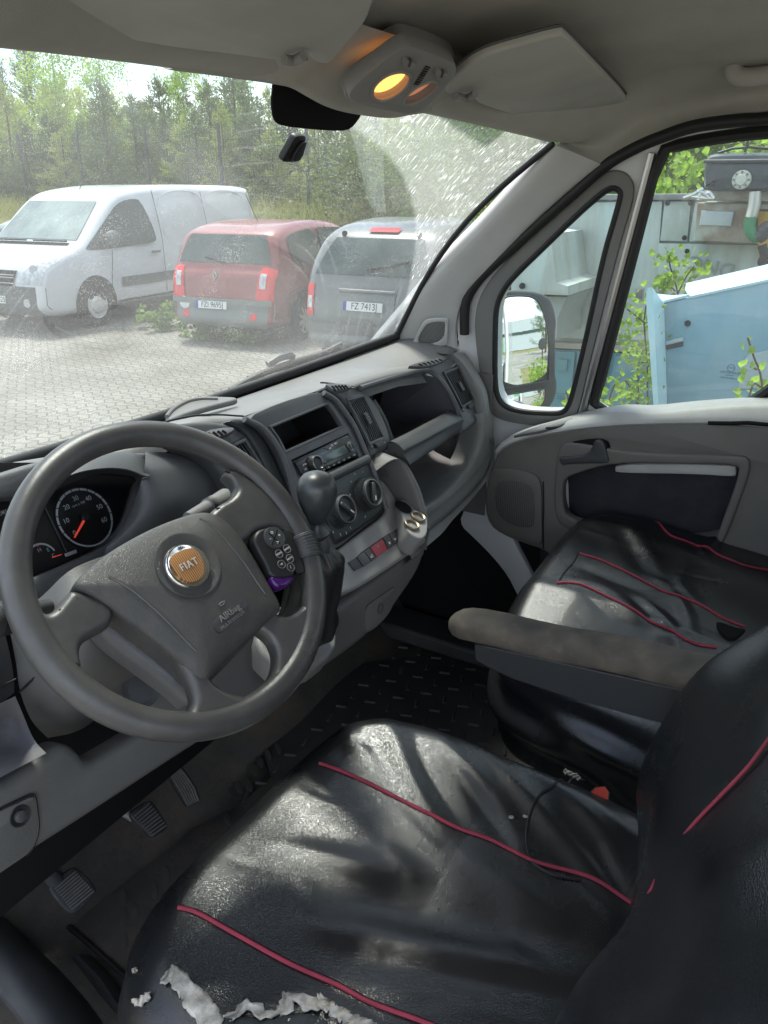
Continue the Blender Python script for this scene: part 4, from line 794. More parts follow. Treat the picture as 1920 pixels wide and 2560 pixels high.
# bulging right flank of the pod
fl = [[P('W', u, v, y=y) for u, v, y in r] for r in (
 [(700, 246, .30), (820, 256, .28), (920, 290, .26), (1000, 350, .245), (1050, 430, .235), (1085, 520, .23)],
 [(700, 300, .24), (790, 310, .235), (860, 350, .23), (930, 420, .225), (980, 500, .22), (1040, 600, .22)],
 [(690, 360, .225), (740, 400, .215), (790, 460, .205), (840, 520, .20), (890, 590, .205), (940, 680, .21)],
 [(655, 470, .235), (660, 520, .225), (680, 580, .21), (700, 640, .205), (720, 700, .205), (760, 760, .21)],
 [(600, 590, .25), (560, 650, .24), (520, 700, .23), (500, 760, .225), (500, 820, .22), (520, 860, .22)])]
surf('pod_flank', fl, M['dk_top'], dash, su=5, sv=5, ang=0)
# hood lip over the dials
hA = [P('W', u, v, pl=off(CP, .05)) for u, v in [(120, 440), (200, 372), (300, 322), (420, 278), (540, 252), (620, 250), (680, 270), (715, 310), (732, 345), (700, 366)]]
hB = [P('W', u, v, pl=off(CP, .10)) for u, v in [(110, 500), (190, 430), (290, 375), (400, 335), (520, 318), (600, 322), (650, 335), (695, 355), (722, 362), (690, 372)]]
hC = [P('W', u, v, pl=off(CP, .03)) for u, v in [(120, 540), (200, 480), (300, 420), (400, 378), (520, 352), (600, 352), (640, 360), (670, 375), (690, 385), (680, 385)]]
hood = surf('dial_hood', [hA, [(a+b)/2+np.array([0, 0, .006]) for a, b in zip(hA, hB)], hB, [b+np.array([0, .003, -.006]) for b in hB], hC], M['dk'], face, su=4, sv=3)
M['dial'] = mat('dial_face_black', (.007, .007, .008), .35, .4, dirt=.2, dcol=(.03, .03, .03), ds=40)
cluster = plate('dial_panel', PL('W', [(-500, 300), (760, 300), (760, 900), (-500, 1100)], pl=CP), cn_, .004, M['dial'], dash, ch=0)
wall_pts = chaikin(PL('W', holeW, pl=off(CP, .03)), 2); wb = [p-cn_*.028 for p in wall_pts]; n_ = len(wall_pts)
mk('dial_well', wall_pts+wb, [(i, (i+1) % n_, n_+(i+1) % n_, n_+i) for i in range(n_)], M['bk'], face)
ex = np.array([1., 0, 0]); ey = np.cross(cn_, ex)
M['dialp'] = mat('dial_print', (.34, .36, .38), .6, .3); M['ndl'] = mat('red_needle', (.75, .05, .04), .5, .4, emis=((1, .1, .05), .1))
dc = P('J', 878, 970, pl=off(CP, .001)); dr = np.linalg.norm(P('J', 1165, 1010, pl=off(CP, .001))-dc)
def dial(c, r, a0, a1, nums, parent, wide=.006, big=.0115):
    V, f = [], []; segs = 14
    for i in range(segs):
        s = a0+(a1-a0)*(i+.06)/segs; e = a0+(a1-a0)*(i+.94)/segs; b = len(V)
        for j in range(5):
            a = s+(e-s)*j/4; d = math.cos(a)*ex+math.sin(a)*ey; V += [c+d*r, c+d*(r-wide)]
        for j in range(4): f.append((b+2*j, b+2*j+1, b+2*j+3, b+2*j+2))
    mk('scale_ring', V, f, M['dialp'], parent, smooth=False)
    for k, s in enumerate(nums):
        a = a0+(a1-a0)*k/(len(nums)-1); d = math.cos(a)*ex+math.sin(a)*ey
        text('dial_number', s, c+d*(r-wide-.011), ex, cn_, big, M['dialp'], parent, th=.0001)
tach = lathe('rev_counter', dc-cn_*.001, cn_, [(0, dr*1.06), (.0015, dr*1.05), (.001, dr*1.02), (.0005, .0001)], M['dial'], cluster, seg=48)
dang = lambda u, v: (lambda w: math.atan2(w@ey, w@ex))(P('J', u, v, pl=CP)-dc)
DA0 = dang(725, 1195) % (2*math.pi); DA1 = dang(1170, 1012)
dial(dc+cn_*.0012, dr, DA0, DA1, ['0', '10', '20', '30', '40', '50', '60'], tach, dr*.075, dr*.23)
V = [];
for j in range(41):
    a = DA0+(DA1+2*math.pi-DA0)*j/40; d = math.cos(a)*ex+math.sin(a)*ey; V += [dc+cn_*.0012+d*dr, dc+cn_*.0012+d*dr*.94]
mk('scale_arc', V, [(2*j, 2*j+1, 2*j+3, 2*j+2) for j in range(40)], M['dialp'], tach, smooth=False)
text('dial_lettering', 'rpm x 100', dc+ey*dr*.48+cn_*.0012, ex, cn_, dr*.12, M['dialp'], tach, th=.0001)
na = dang(755, 1185); nd = math.cos(na)*ex+math.sin(na)*ey; ns = np.cross(cn_, nd)
mk('needle', [dc+cn_*.004+ns*.0022, dc+cn_*.004-ns*.0022, dc+nd*dr*.86+cn_*.004-ns*.0012, dc+nd*dr*.86+cn_*.004+ns*.0012], [(0, 1, 2, 3)], M['ndl'], tach, smooth=False)
lathe('needle_hub', dc, cn_, [(.001, dr*.16), (.006, dr*.15), (.007, dr*.13), (.007, .0001)], M['bk'], tach)
# temperature dial, lower left
tcn = P('J', 440, 1400, pl=off(CP, .001)); tr_ = np.linalg.norm(P('J', 430, 1235, pl=off(CP, .001))-tcn)
V = [];
for j in range(21):
    a = math.radians(110-100*j/20); d = math.cos(a)*ex+math.sin(a)*ey; V += [tcn+cn_*.001+d*tr_, tcn+cn_*.001+d*tr_*.88]
tg = mk('temperature_dial', V, [(2*j, 2*j+1, 2*j+3, 2*j+2) for j in range(20)], M['dialp'], cluster, smooth=False)
text('dial_lettering', 'H', P('J', 410, 1308, pl=off(CP, .0015)), ex, cn_, .008, M['dialp'], tg, th=.0001)
text('dial_lettering', 'C', P('J', 555, 1362, pl=off(CP, .0015)), ex, cn_, .007, M['dialp'], tg, th=.0001)
text('dial_lettering', 'E', P('J', 500, 1305, pl=off(CP, .0015)), ex, cn_, .008, M['dialp'], tg, th=.0001)
mk('red_mark', PL('J', [(370, 1240), (395, 1240), (400, 1275), (385, 1272)], pl=off(CP, .002)), [(0, 1, 2, 3)], M['red'], tg, smooth=False)
mk('pointer', PL('J', [(538, 1382), (540, 1390), (640, 1356), (640, 1348)], pl=off(CP, .002)), [(0, 1, 2, 3)], M['ndl'], tg, smooth=False)
plate('odometer_window', PL('J', [(672, 1345), (790, 1300), (800, 1335), (685, 1378)], pl=off(CP, .001)), cn_, .002, M['dialp'], cluster, ch=0, bv=.0002)
tube('dial_divider', PL('J', [(460, 850), (690, 1330)], pl=off(CP, .002)), .001, M['dk'], cluster, seg=5)
text('clock_lettering', 'URS', P('J', 30, 920, pl=off(CP, .0015)), ex, cn_, .008, M['dialp'], cluster, th=.0001)

# --- driver side lower: column shroud, knee panel, pocket
KP = ((-.4, .10, .58), (0, -.97, .25)); kn = np.array(KP[1])
knee = [(-900, 2600), (-900, 1650), (0, 1448), (150, 1360), (290, 1262), (330, 1235), (400, 1185), (440, 1168), (480, 1168), (515, 1185), (550, 1215), (590, 1262), (615, 1280), (660, 1280), (800, 1200), (950, 1105), (1100, 1000), (1500, 800), (1900, 700), (1700, 950), (1400, 1150), (1100, 1345), (800, 1545), (500, 1740), (250, 1900), (0, 2065), (-300, 2240)]
kp = plate('knee_panel', PL('I', knee, pl=KP), kn, .05, M['knee'], dash, ch=1, bv=.014, res=4)
tag(kp, 'long grey panel across the knees above the pedals')
flap = plate('fuse_flap', PL('I', [(-500, 1900), (-200, 1720), (0, 1618), (120, 1565), (215, 1520), (238, 1530), (250, 1600), (262, 1720), (250, 1800), (220, 1880), (180, 1930), (60, 2010), (-100, 2120), (-500, 2300)], pl=off(KP, .003)), kn, .012, M['knee'], kp, ch=1, bv=.002, up=.002)
tube('flap_gap', cat(PL('I', [(-100, 1668), (100, 1568), (215, 1518), (240, 1530), (252, 1600), (264, 1720), (250, 1812), (215, 1895), (180, 1930)], pl=off(KP, .003)), 3), .002, M['bk'], kp, seg=6)
sc = P('I', 140, 1660, pl=off(KP, .006)); lathe('screw_cup', sc, kn, [(.0, .013), (.001, .0125), (.0005, .009), (-.003, .0001)], M['bk'], flap, seg=24)
lathe('screw_head', sc, kn, [(0, .0075), (.003, .007), (.004, .005), (.004, .0001)], M['dk'], flap, seg=20)
SH = ((-.45, .14, .70), (-.25, -.75, .55)); shn = np.array(SH[1])/np.linalg.norm(SH[1])
# steering column cowl (two halves)
c1 = [P('I', u, v, y=y) for u, v, y in [(500, 0, .26), (700, 100, .22), (900, 300, .2), (1000, 500, .2), (1150, 700, .2)]]
rows = [[P('I', 60, 340, y=.20), P('I', 300, 130, y=.16), P('I', 520, -60, y=.14), P('I', 900, -200, y=.14)],
        [P('I', 110, 600, y=.18), P('I', 320, 420, y=.12), P('I', 600, 260, y=.09), P('I', 1000, 120, y=.09)],
        [P('I', 140, 800, y=.17), P('I', 400, 700, y=.10), P('I', 720, 540, y=.07), P('I', 1100, 400, y=.08)],
        [P('I', 220, 1000, y=.20), P('I', 480, 960, y=.13), P('I', 800, 760, y=.10), P('I', 1180, 640, y=.11)],
        [P('I', 330, 1120, y=.26), P('I', 560, 1060, y=.22), P('I', 860, 860, y=.2), P('I', 1240, 760, y=.2)]]
cowl = surf('column_cowl', rows, M['knee'], dash, su=5, sv=5, ang=0)
tube('cowl_seam', [P('I', u, v, y=y) for u, v, y in [(135, 800, .165), (220, 720, .142), (290, 655, .125)]], .0016, M['bk'], cowl, seg=6)
lathe('ignition_ring', P('I', 975, 785, y=.085), shn, [(0, .026), (.002, .0255), (.001, .021), (-.004, .0001)], M['dk'], dash, seg=30)
# left end: switch panel, storage cubby
SWp = ((-.80, .12, .68), (.15, -.95, .28)); swn = np.array(SWp[1])/np.linalg.norm(SWp[1])
swp = plate('switch_panel', PL('I', [(-600, 300), (-20, 370), (40, 380), (70, 500), (95, 620), (110, 750), (105, 830), (-100, 920), (-600, 1100)], pl=SWp), swn, .05, M['dk'], dash, ch=1, bv=.004)
plate('switch_blank', PL('I', [(-60, 560), (-10, 535), (35, 620), (-20, 655), (-60, 660)], pl=off(SWp, .002)), swn, .006, M['dk'], swp, ch=0, bv=.001, up=.001)
tube('panel_line', PL('I', [(-60, 800), (30, 750), (108, 712)], pl=off(SWp, .001)), .0012, M['bk'], swp, seg=5)
cub = [[P('I', -200, 960, y=.10), P('I', 20, 870, y=.10), P('I', 105, 830, y=.10)], [P('I', -200, 1150, y=.16), P('I', 60, 1000, y=.17), P('I', 160, 960, y=.13)], [P('I', -200, 1330, y=.14), P('I', 110, 1190, y=.15), P('I', 235, 1130, y=.12)], [P('I', -200, 1500, y=.08), P('I', 120, 1330, y=.08), P('I', 320, 1225, y=.09)]]
surf('storage_cubby', cub, mat('cubby_lining', (.12, .12, .13), .55, .4, grain=.25, dirt=.3, ds=30), dash, su=4, sv=4)
mk('dash_backing', [(-1.0, .30, .25), (.33, .30, .25), (.33, .30, .78), (-1.0, .30, .78)], [(0, 1, 2, 3)], M['void'], dash, smooth=False)  # added black sheet: closes light leaks, stands in for shade under the dash
# light/wiper stalks
stk = empty('wiper_stalk', P('E', 300, 1270, y=.14), 'grey plastic wiper stalk with ribbed ring behind the steering wheel, by the spoke', 'control stalk')
s0, s1 = P('E', 230, 1310, y=.10), P('E', 570, 1130, y=.125)
ax = s1-s0; Ls = np.linalg.norm(ax)
lathe('stalk_stem', s0, ax, [(0, .008), (Ls*.45, .0105), (Ls*.46, .0125), (Ls*.62, .0135), (Ls*.63, .0125), (Ls*.92, .0145), (Ls*.98, .012), (Ls, .0001)], M['md'], stk, seg=20)
V, f = merge([tube_vf([s0+ax*t+.0128*np.array(fr_v) for fr_v in [math.cos(a)*np.array(frame(ax)[0])+math.sin(a)*np.array(frame(ax)[1]) for a in np.linspace(0, 6.28, 24)]], .0006, 4) for t in np.linspace(.47, .61, 7)])
mk('stalk_ribs', V, f, M['bk'], stk)
stl = empty('light_stalk', P('I', 20, 270, y=.12), 'dark ribbed light stalk end at the left of the steering wheel', 'control stalk')
a0, a1 = P('I', 330, 210, y=.13), P('I', -120, 330, y=.09); ax = a1-a0; Ls = np.linalg.norm(ax)
lathe('stalk_stem', a0, ax, [(0, .009), (Ls*.55, .011), (Ls*.58, .018), (Ls*.9, .019), (Ls, .016), (Ls*1.01, .0001)], M['dk'], stl, seg=20)
V, f = merge([tube_vf([a0+ax*t+.0187*np.array(q) for q in [math.cos(a)*np.array(frame(ax)[0])+math.sin(a)*np.array(frame(ax)[1]) for a in np.linspace(0, 6.28, 24)]], .0007, 4) for t in np.linspace(.6, .88, 10)])
mk('stalk_ribs', V, f, M['bk'], stl)
# ================= STEERING WHEEL =================
wc = np.array([-.4077, .0023, .8466]); wnv = np.array([-.125, -.754, .644]); wnv /= np.linalg.norm(wnv)
WP = (wc, wnv); sw = empty('steering_wheel', wc, 'worn dark grey four-spoke steering wheel with round emblem on its airbag cover', 'steering wheel')
def wp(pts, o=0, k='W'): return PL(k, pts, pl=off(WP, o))
wa = np.cross(wnv, [0, 0, 1.]); wa /= np.linalg.norm(wa); wb = np.cross(wnv, wa)
tube('rim', [wc+.185*(math.cos(a)*wa+math.sin(a)*wb) for a in np.linspace(0, 2*math.pi, 97)[:-1]], .0168, M['wheel'], sw, seg=20, closed=True)
spokes = [
 [(1000, 560), (1060, 500), (1120, 470), (1152, 430), (1140, 390), (1085, 345), (1130, 320), (1250, 390), (1380, 520), (1470, 680), (1455, 720), (1400, 640), (1330, 615), (1240, 625), (1190, 680), (1130, 700)],
 [(360, 900), (320, 945), (270, 1010), (225, 1030), (185, 960), (130, 950), (150, 1080), (220, 1200), (330, 1310), (410, 1290), (388, 1215), (405, 1160), (470, 1120), (545, 1085), (560, 980)],
 [(850, 1230), (905, 1320), (945, 1420), (940, 1480), (880, 1545), (1000, 1580), (1180, 1545), (1260, 1450), (1180, 1422), (1110, 1405), (1040, 1360), (1010, 1310), (960, 1220)],
 [(1310, 1000), (1350, 1030), (1400, 1040), (1450, 1010), (1500, 960), (1545, 1000), (1530, 1180), (1460, 1320), (1330, 1410), (1250, 1410), (1330, 1330), (1352, 1230), (1320, 1150), (1262, 1110), (1230, 1080)]]
for s in spokes: plate('spoke', wp(s, .009), wnv, .030, M['wheel'], sw, ch=2, bv=.010, res=5)
plate('hub_shroud', wp([(345, 905), (450, 830), (700, 640), (960, 560), (1130, 640), (1300, 900), (1340, 1020), (1200, 1180), (1010, 1370), (960, 1440), (930, 1470), (860, 1400), (700, 1280), (560, 1180), (480, 1100)], -.038), wnv, .05, M['dk_top'], sw, ch=2, bv=.014, res=4)
pad_o = chaikin(wp([(345, 905), (380, 855), (500, 750), (650, 660), (800, 590), (955, 540), (1030, 550), (1090, 585), (1150, 650), (1230, 780), (1310, 920), (1355, 1000), (1340, 1035), (1200, 1155), (1050, 1295), (1005, 1350), (975, 1362), (935, 1345), (900, 1300), (760, 1180), (600, 1060), (530, 1010), (420, 940)], .004), 2)
pc = np.mean(pad_o, axis=0)
prof = [(.955, -.05), (.985, -.022), (1.0, -.004), (.996, .001), (.985, .004), (.95, .0075), (.85, .012), (.7, .0155), (.5, .018), (.3, .0195), (.1, .020)]
rings = [[pc+(q-pc)*s+wnv*h for q in pad_o] for s, h in prof]
pad = loft('airbag_cover', rings, M['pad'], sw, ang=50)
def hpad(q, k='W', lift=.001):
    o = .018
    for _ in range(4):
        p = P(k, *q, pl=off(WP, .004+o)); r = p-pc; r = r-wnv*(r@wnv)
        best = 1e9; s = .5
        # ratio of the distance to the outline along the same direction
        d = r/(np.linalg.norm(r)+1e-9); dots = [(((b-pc)-wnv*((b-pc)@wnv))@d)/np.linalg.norm((b-pc)-wnv*((b-pc)@wnv)) for b in pad_o]
        b = pad_o[int(np.argmax(dots))]; s = np.linalg.norm(r)/np.linalg.norm((b-pc)-wnv*((b-pc)@wnv))
        o = float(np.interp(s, [.1, .3, .5, .7, .85, .95, .985], [.020, .0195, .018, .0155, .012, .0075, .004]))
    return P(k, *q, pl=off(WP, .004+o+lift))
for ln in ([(525, 850), (620, 905), (720, 985), (820, 1080), (900, 1165), (948, 1213)], [(962, 572), (1040, 620), (1110, 700), (1180, 790), (1240, 880), (1278, 935)]):
    tube('cover_crease', cat([hpad(q, lift=-.0003) for q in ln], 5), .0017, M['wheel'], pad, seg=8)
# emblem
ec = hpad((900, 803)); exd = hpad((985, 762))-hpad((825, 842)); exd /= np.linalg.norm(exd); eyd = np.cross(wnv, exd)
lathe('emblem_dish', hpad((905, 800), lift=-.0015), wnv, [(.001, .041), (.0035, .0405), (.0035, .038), (.0015, .034), (.0015, .0001)], M['pad'], pad, seg=48)
em = lathe('emblem', ec, wnv, [(0, .0285), (.003, .0285), (.0055, .0265), (.0055, .0245), (.004, .0225), (.0038, .0001)], M['chrome'], pad, seg=48)
def ell(u, v, o=.0045): return ec+exd*u+eyd*v+wnv*o
cop = bpy.data.materials.new('copper_striped_badge'); cop.use_nodes = True; nn_ = cop.node_tree.nodes; b_ = nn_['Principled BSDF']; b_.inputs['Roughness'].default_value = .45; b_.inputs['Metallic'].default_value = .3
wv = nn_.new('ShaderNodeTexWave'); wv.inputs['Scale'].default_value = 120; wv.bands_direction = 'X'; rr_ = nn_.new('ShaderNodeValToRGB'); rr_.color_ramp.elements[0].color = (.16, .07, .025, 1); rr_.color_ramp.elements[1].color = (.50, .26, .10, 1)
tcx = nn_.new('ShaderNodeTexCoord'); cop.node_tree.links.new(tcx.outputs['Object'], wv.inputs[0]); cop.node_tree.links.new(wv.outputs[0], rr_.inputs[0]); cop.node_tree.links.new(rr_.outputs[0], b_.inputs[0])
plate('emblem_shield', [ell(u*.00108, v*.00105) for u, v in [(-16, 15), (-8, 18), (8, 18), (16, 15), (19, 6), (17, -8), (10, -18), (0, -21), (-10, -18), (-17, -8), (-19, 6)]], wnv, .002, cop, em, ch=2, bv=.0006, up=.0012)
text('emblem_lettering', 'FIAT', ell(0, 0, .0068), exd, wnv, .0125, mat('silver_letters', (.62, .62, .62), .35, .5, metal=.4), em, th=.0007, sx=.8, sp=1.3)
# airbag wording
ap = [hpad(q) for q in [(1022, 1078), (1045, 1050), (1160, 962), (1180, 960), (1197, 985), (1190, 1010), (1075, 1120), (1060, 1124), (1045, 1110)]]
plate('airbag_label', ap, wnv, .003, M['dk2'], pad, ch=1, bv=.0005, up=.0003)
adx = hpad((1180, 990))-hpad((1050, 1085)); 
text('airbag_lettering', 'AIRbag', hpad((1108, 1026), lift=.002), adx, wnv, .0115, M['md'], pad, th=.0006)
text('airbag_lettering', 'MULTI SYSTEM', hpad((1122, 1062), lift=.002), adx, wnv, .006, M['md'], pad, th=.0005)
tube('horn_symbol', [hpad(q) for q in [(1055, 985), (1068, 975), (1085, 968), (1078, 985), (1065, 992)]], .0005, M['lt'], pad, closed=True, seg=5)
for s_, q in ((spokes[0], [(1085, 345), (1190, 375), (1255, 420), (1265, 460), (1220, 500), (1130, 522), (1040, 522)]), (spokes[1], [(285, 1015), (350, 985), (378, 1010), (365, 1050), (320, 1100), (290, 1105)])):
    tube('thumb_rest_seam', cat(wp(q, .0065), 5), .0009, M['void'], sw, seg=5)
# ================= REMOTE strapped to the rim =================
RQ = off(WP, .016); rc = P('W', 1330, 760, pl=RQ)
rem = empty('wheel_remote', rc, 'small black remote control with round buttons and purple end strapped to the steering wheel', 'remote control')
M['purple'] = mat('purple_translucent_plastic', (.045, .006, .10), .25, .5)
plate('remote_body', wp([(1225, 680), (1228, 650), (1250, 622), (1290, 612), (1330, 618), (1362, 650), (1385, 700), (1395, 735), (1415, 790), (1425, 835), (1418, 850), (1370, 862), (1305, 850), (1285, 790), (1250, 730)], .018), wnv, .024, M['bk'], rem, ch=2, bv=.005, res=3)
plate('purple_end', wp([(1300, 842), (1360, 852), (1420, 840), (1422, 870), (1395, 895), (1352, 908), (1322, 890)], .017), wnv, .022, M['purple'], rem, ch=2, bv=.005, res=3)
plate('holder_plate', wp([(1355, 635), (1400, 622), (1420, 640), (1455, 740), (1480, 820), (1470, 832), (1420, 838)], .008), wnv, .012, M['bk'], rem, ch=1, bv=.002)
def wcirc(q, r, o): 
    c = P('W', *q, pl=off(WP, o)); return lathe('button', c, wnv, [(0, r), (.002, r*.95), (.003, r*.8), (.003, .0001)], M['bk'], rem, seg=20)
rdx = P('W', 1400, 640, pl=WP)-P('W', 1240, 740, pl=WP)
cp_ = lathe('button_pad', P('W', 1322, 665, pl=off(WP, .018)), wnv, [(0, .0155), (.003, .0145), (.0035, .012), (.0035, .0001)], M['dk2'], rem, seg=28)
for q, s in (((1310, 637), 'o'), ((1348, 652), '+'), ((1303, 668), '-'), ((1340, 686), '>')): text('button_print', s, P('W', *q, pl=off(WP, .0222)), rdx, wnv, .008, M['wht'], cp_, th=.0001)
tube('pad_groove', [P('W', 1296, 640, pl=off(WP, .0216)), P('W', 1350, 692, pl=off(WP, .0216))], .0007, M['void'], cp_, seg=5)
tube('pad_groove', [P('W', 1338, 628, pl=off(WP, .0216)), P('W', 1312, 700, pl=off(WP, .0216))], .0007, M['void'], cp_, seg=5)
for q, s in (((1346, 741), 'MODE'), ((1384, 717), 'BAND'), ((1398, 764), 'MUTE'), ((1358, 792), '>II'), ((1402, 806), '/'), ):
    b_ = wcirc(q, .0058, .0175); text('button_print', s, P('W', *q, pl=off(WP, .0207)), rdx, wnv, .0036 if len(s) > 2 else .006, M['wht'], b_, th=.0001)
    tube('button_ring', [P('W', *q, pl=off(WP, .0205))+.0055*(math.cos(a)*wa+math.sin(a)*wb) for a in np.linspace(0, 2*math.pi, 17)[:-1]], .0004, M['md'], b_, closed=True, seg=4)
# elastic strap round the rim
ang0 = None; qs = P('W', 1475, 712, pl=WP)-wc; a0 = math.atan2(qs@wb, qs@wa)
pts = [wc+.185*(math.cos(a)*wa+math.sin(a)*wb) for a in np.linspace(a0-.085, a0+.085, 15)]
V, f = merge([tube_vf([p+(.0186+.0006*(i % 2))*(math.cos(t)*((p-wc)/np.linalg.norm(p-wc))+math.sin(t)*wnv) for t in np.linspace(0, 2*math.pi, 25)[:-1]], .0016, 5, closed=True) for i, p in enumerate(pts)])
mk('elastic_strap', V, f, M['dk'], rem)

# ================= GEAR LEVER =================
kc2 = CAM+1.075*ray('D', 550, 880)
gl = empty('gear_lever', kc2-np.array([0, 0, .2]), 'grey ball-topped gear lever with black leather gaiter rising before the dashboard', 'gear lever')
up = np.array([-.06, -.10, 1.]); up /= np.linalg.norm(up)
M['knob'] = mat('gear_knob_grey', (.032, .035, .037), .36, .5, grain=.03, dirt=.2, dcol=(.12, .12, .11), ds=40)
lathe('lever_knob', kc2, up, [(-.046, .012), (-.040, .0145), (-.028, .020), (-.012, .0262), (.004, .0288), (.016, .0265), (.024, .021), (.029, .012), (.0305, .0001)], M['knob'], gl, seg=36)
gk = bpy.data.objects['lever_knob']
fc = kc2+up*.0285; gxd = np.array([.8, -.35, 0.]); gv = (CAM-kc2)/np.linalg.norm(CAM-kc2)
kn2 = (up*1.6+gv); kn2 /= np.linalg.norm(kn2); fcc = kc2+kn2*.0283
lathe('shift_plate', fcc-kn2*.004, kn2, [(0, .015), (.0028, .0142), (.0034, .012), (.0036, .0001)], M['knob'], gk, seg=28)
gx = np.cross(up, kn2); gx = np.array([.80, -.5, 0.]); gx = gx-kn2*(gx@kn2); gx /= np.linalg.norm(gx); gy = np.cross(kn2, gx)
for s, u, v in (('1', -6, 5.5), ('3', 0, 6), ('5', 6, 5.5), ('2', -6, -6), ('4', 0, -6.5), ('R', -10, 4)): text('gear_print', s, fcc+gx*u*.001+gy*v*.001+kn2*.0002, gx, kn2, .005, M['dk2'], gk, th=.0002)
for a, b in (((-6, 3), (-6, -3)), ((0, 3.5), (0, -3.5)), ((6, 3), (6, 0)), ((-6, 0), (6, 0))): tube('gear_pattern', [fcc+gx*a[0]*.001+gy*a[1]*.001, fcc+gx*b[0]*.001+gy*b[1]*.001], .0005, M['dk2'], gk, seg=4)
def down(d): return kc2-up*d
lathe('lever_collar', down(.062), up, [(-.012, .013), (-.004, .0195), (.0, .0205), (.004, .018), (.010, .0125), (.016, .0115)], M['knob'], gl, seg=28)
lathe('lever_sleeve', down(.095), up, [(-.02, .022), (.0, .0225), (.014, .019), (.024, .0125)], M['dk2'], gl, seg=24)
M['gaiter'] = mat('black_gaiter_leather', (.018, .018, .019), .38, .5, grain=.3, gs=260, bump2=.15, b2s=40)
rings = []
gp_ = [(.088, .017, (0, 0)), (.10, .026, (.004, 0)), (.12, .036, (.010, 0)), (.15, .040, (.016, .01)), (.19, .042, (.02, .02)), (.225, .044, (.024, .03)), (.26, .052, (.03, .04)), (.28, .056, (.03, .05))]
for i, (h, r, o_) in enumerate(gp_):
    rings.append([down(h)+np.array([o_[0], o_[1], 0])+r*(1+.09*math.sin(9*a+i*.3)*(1-.07*i)+.03*math.sin(4*a+i*1.7))*np.array([math.cos(a), math.sin(a), 0]) for a in np.linspace(0, 2*math.pi, 61)[:-1]])
RR = list(zip(*[cat(r, 4) for r in zip(*rings)])); loft('gaiter', RR, M['gaiter'], gl)
gb = down(.29)+np.array([.035, .055, 0]); 
plate('gaiter_base', [gb+np.array(v) for v in ((-.08, -.06, -.005), (.07, -.07, .0), (.075, .07, .01), (-.08, .07, 0))], (0, -.5, .86), .05, M['md'], gl, ch=2, bv=.008, res=3)

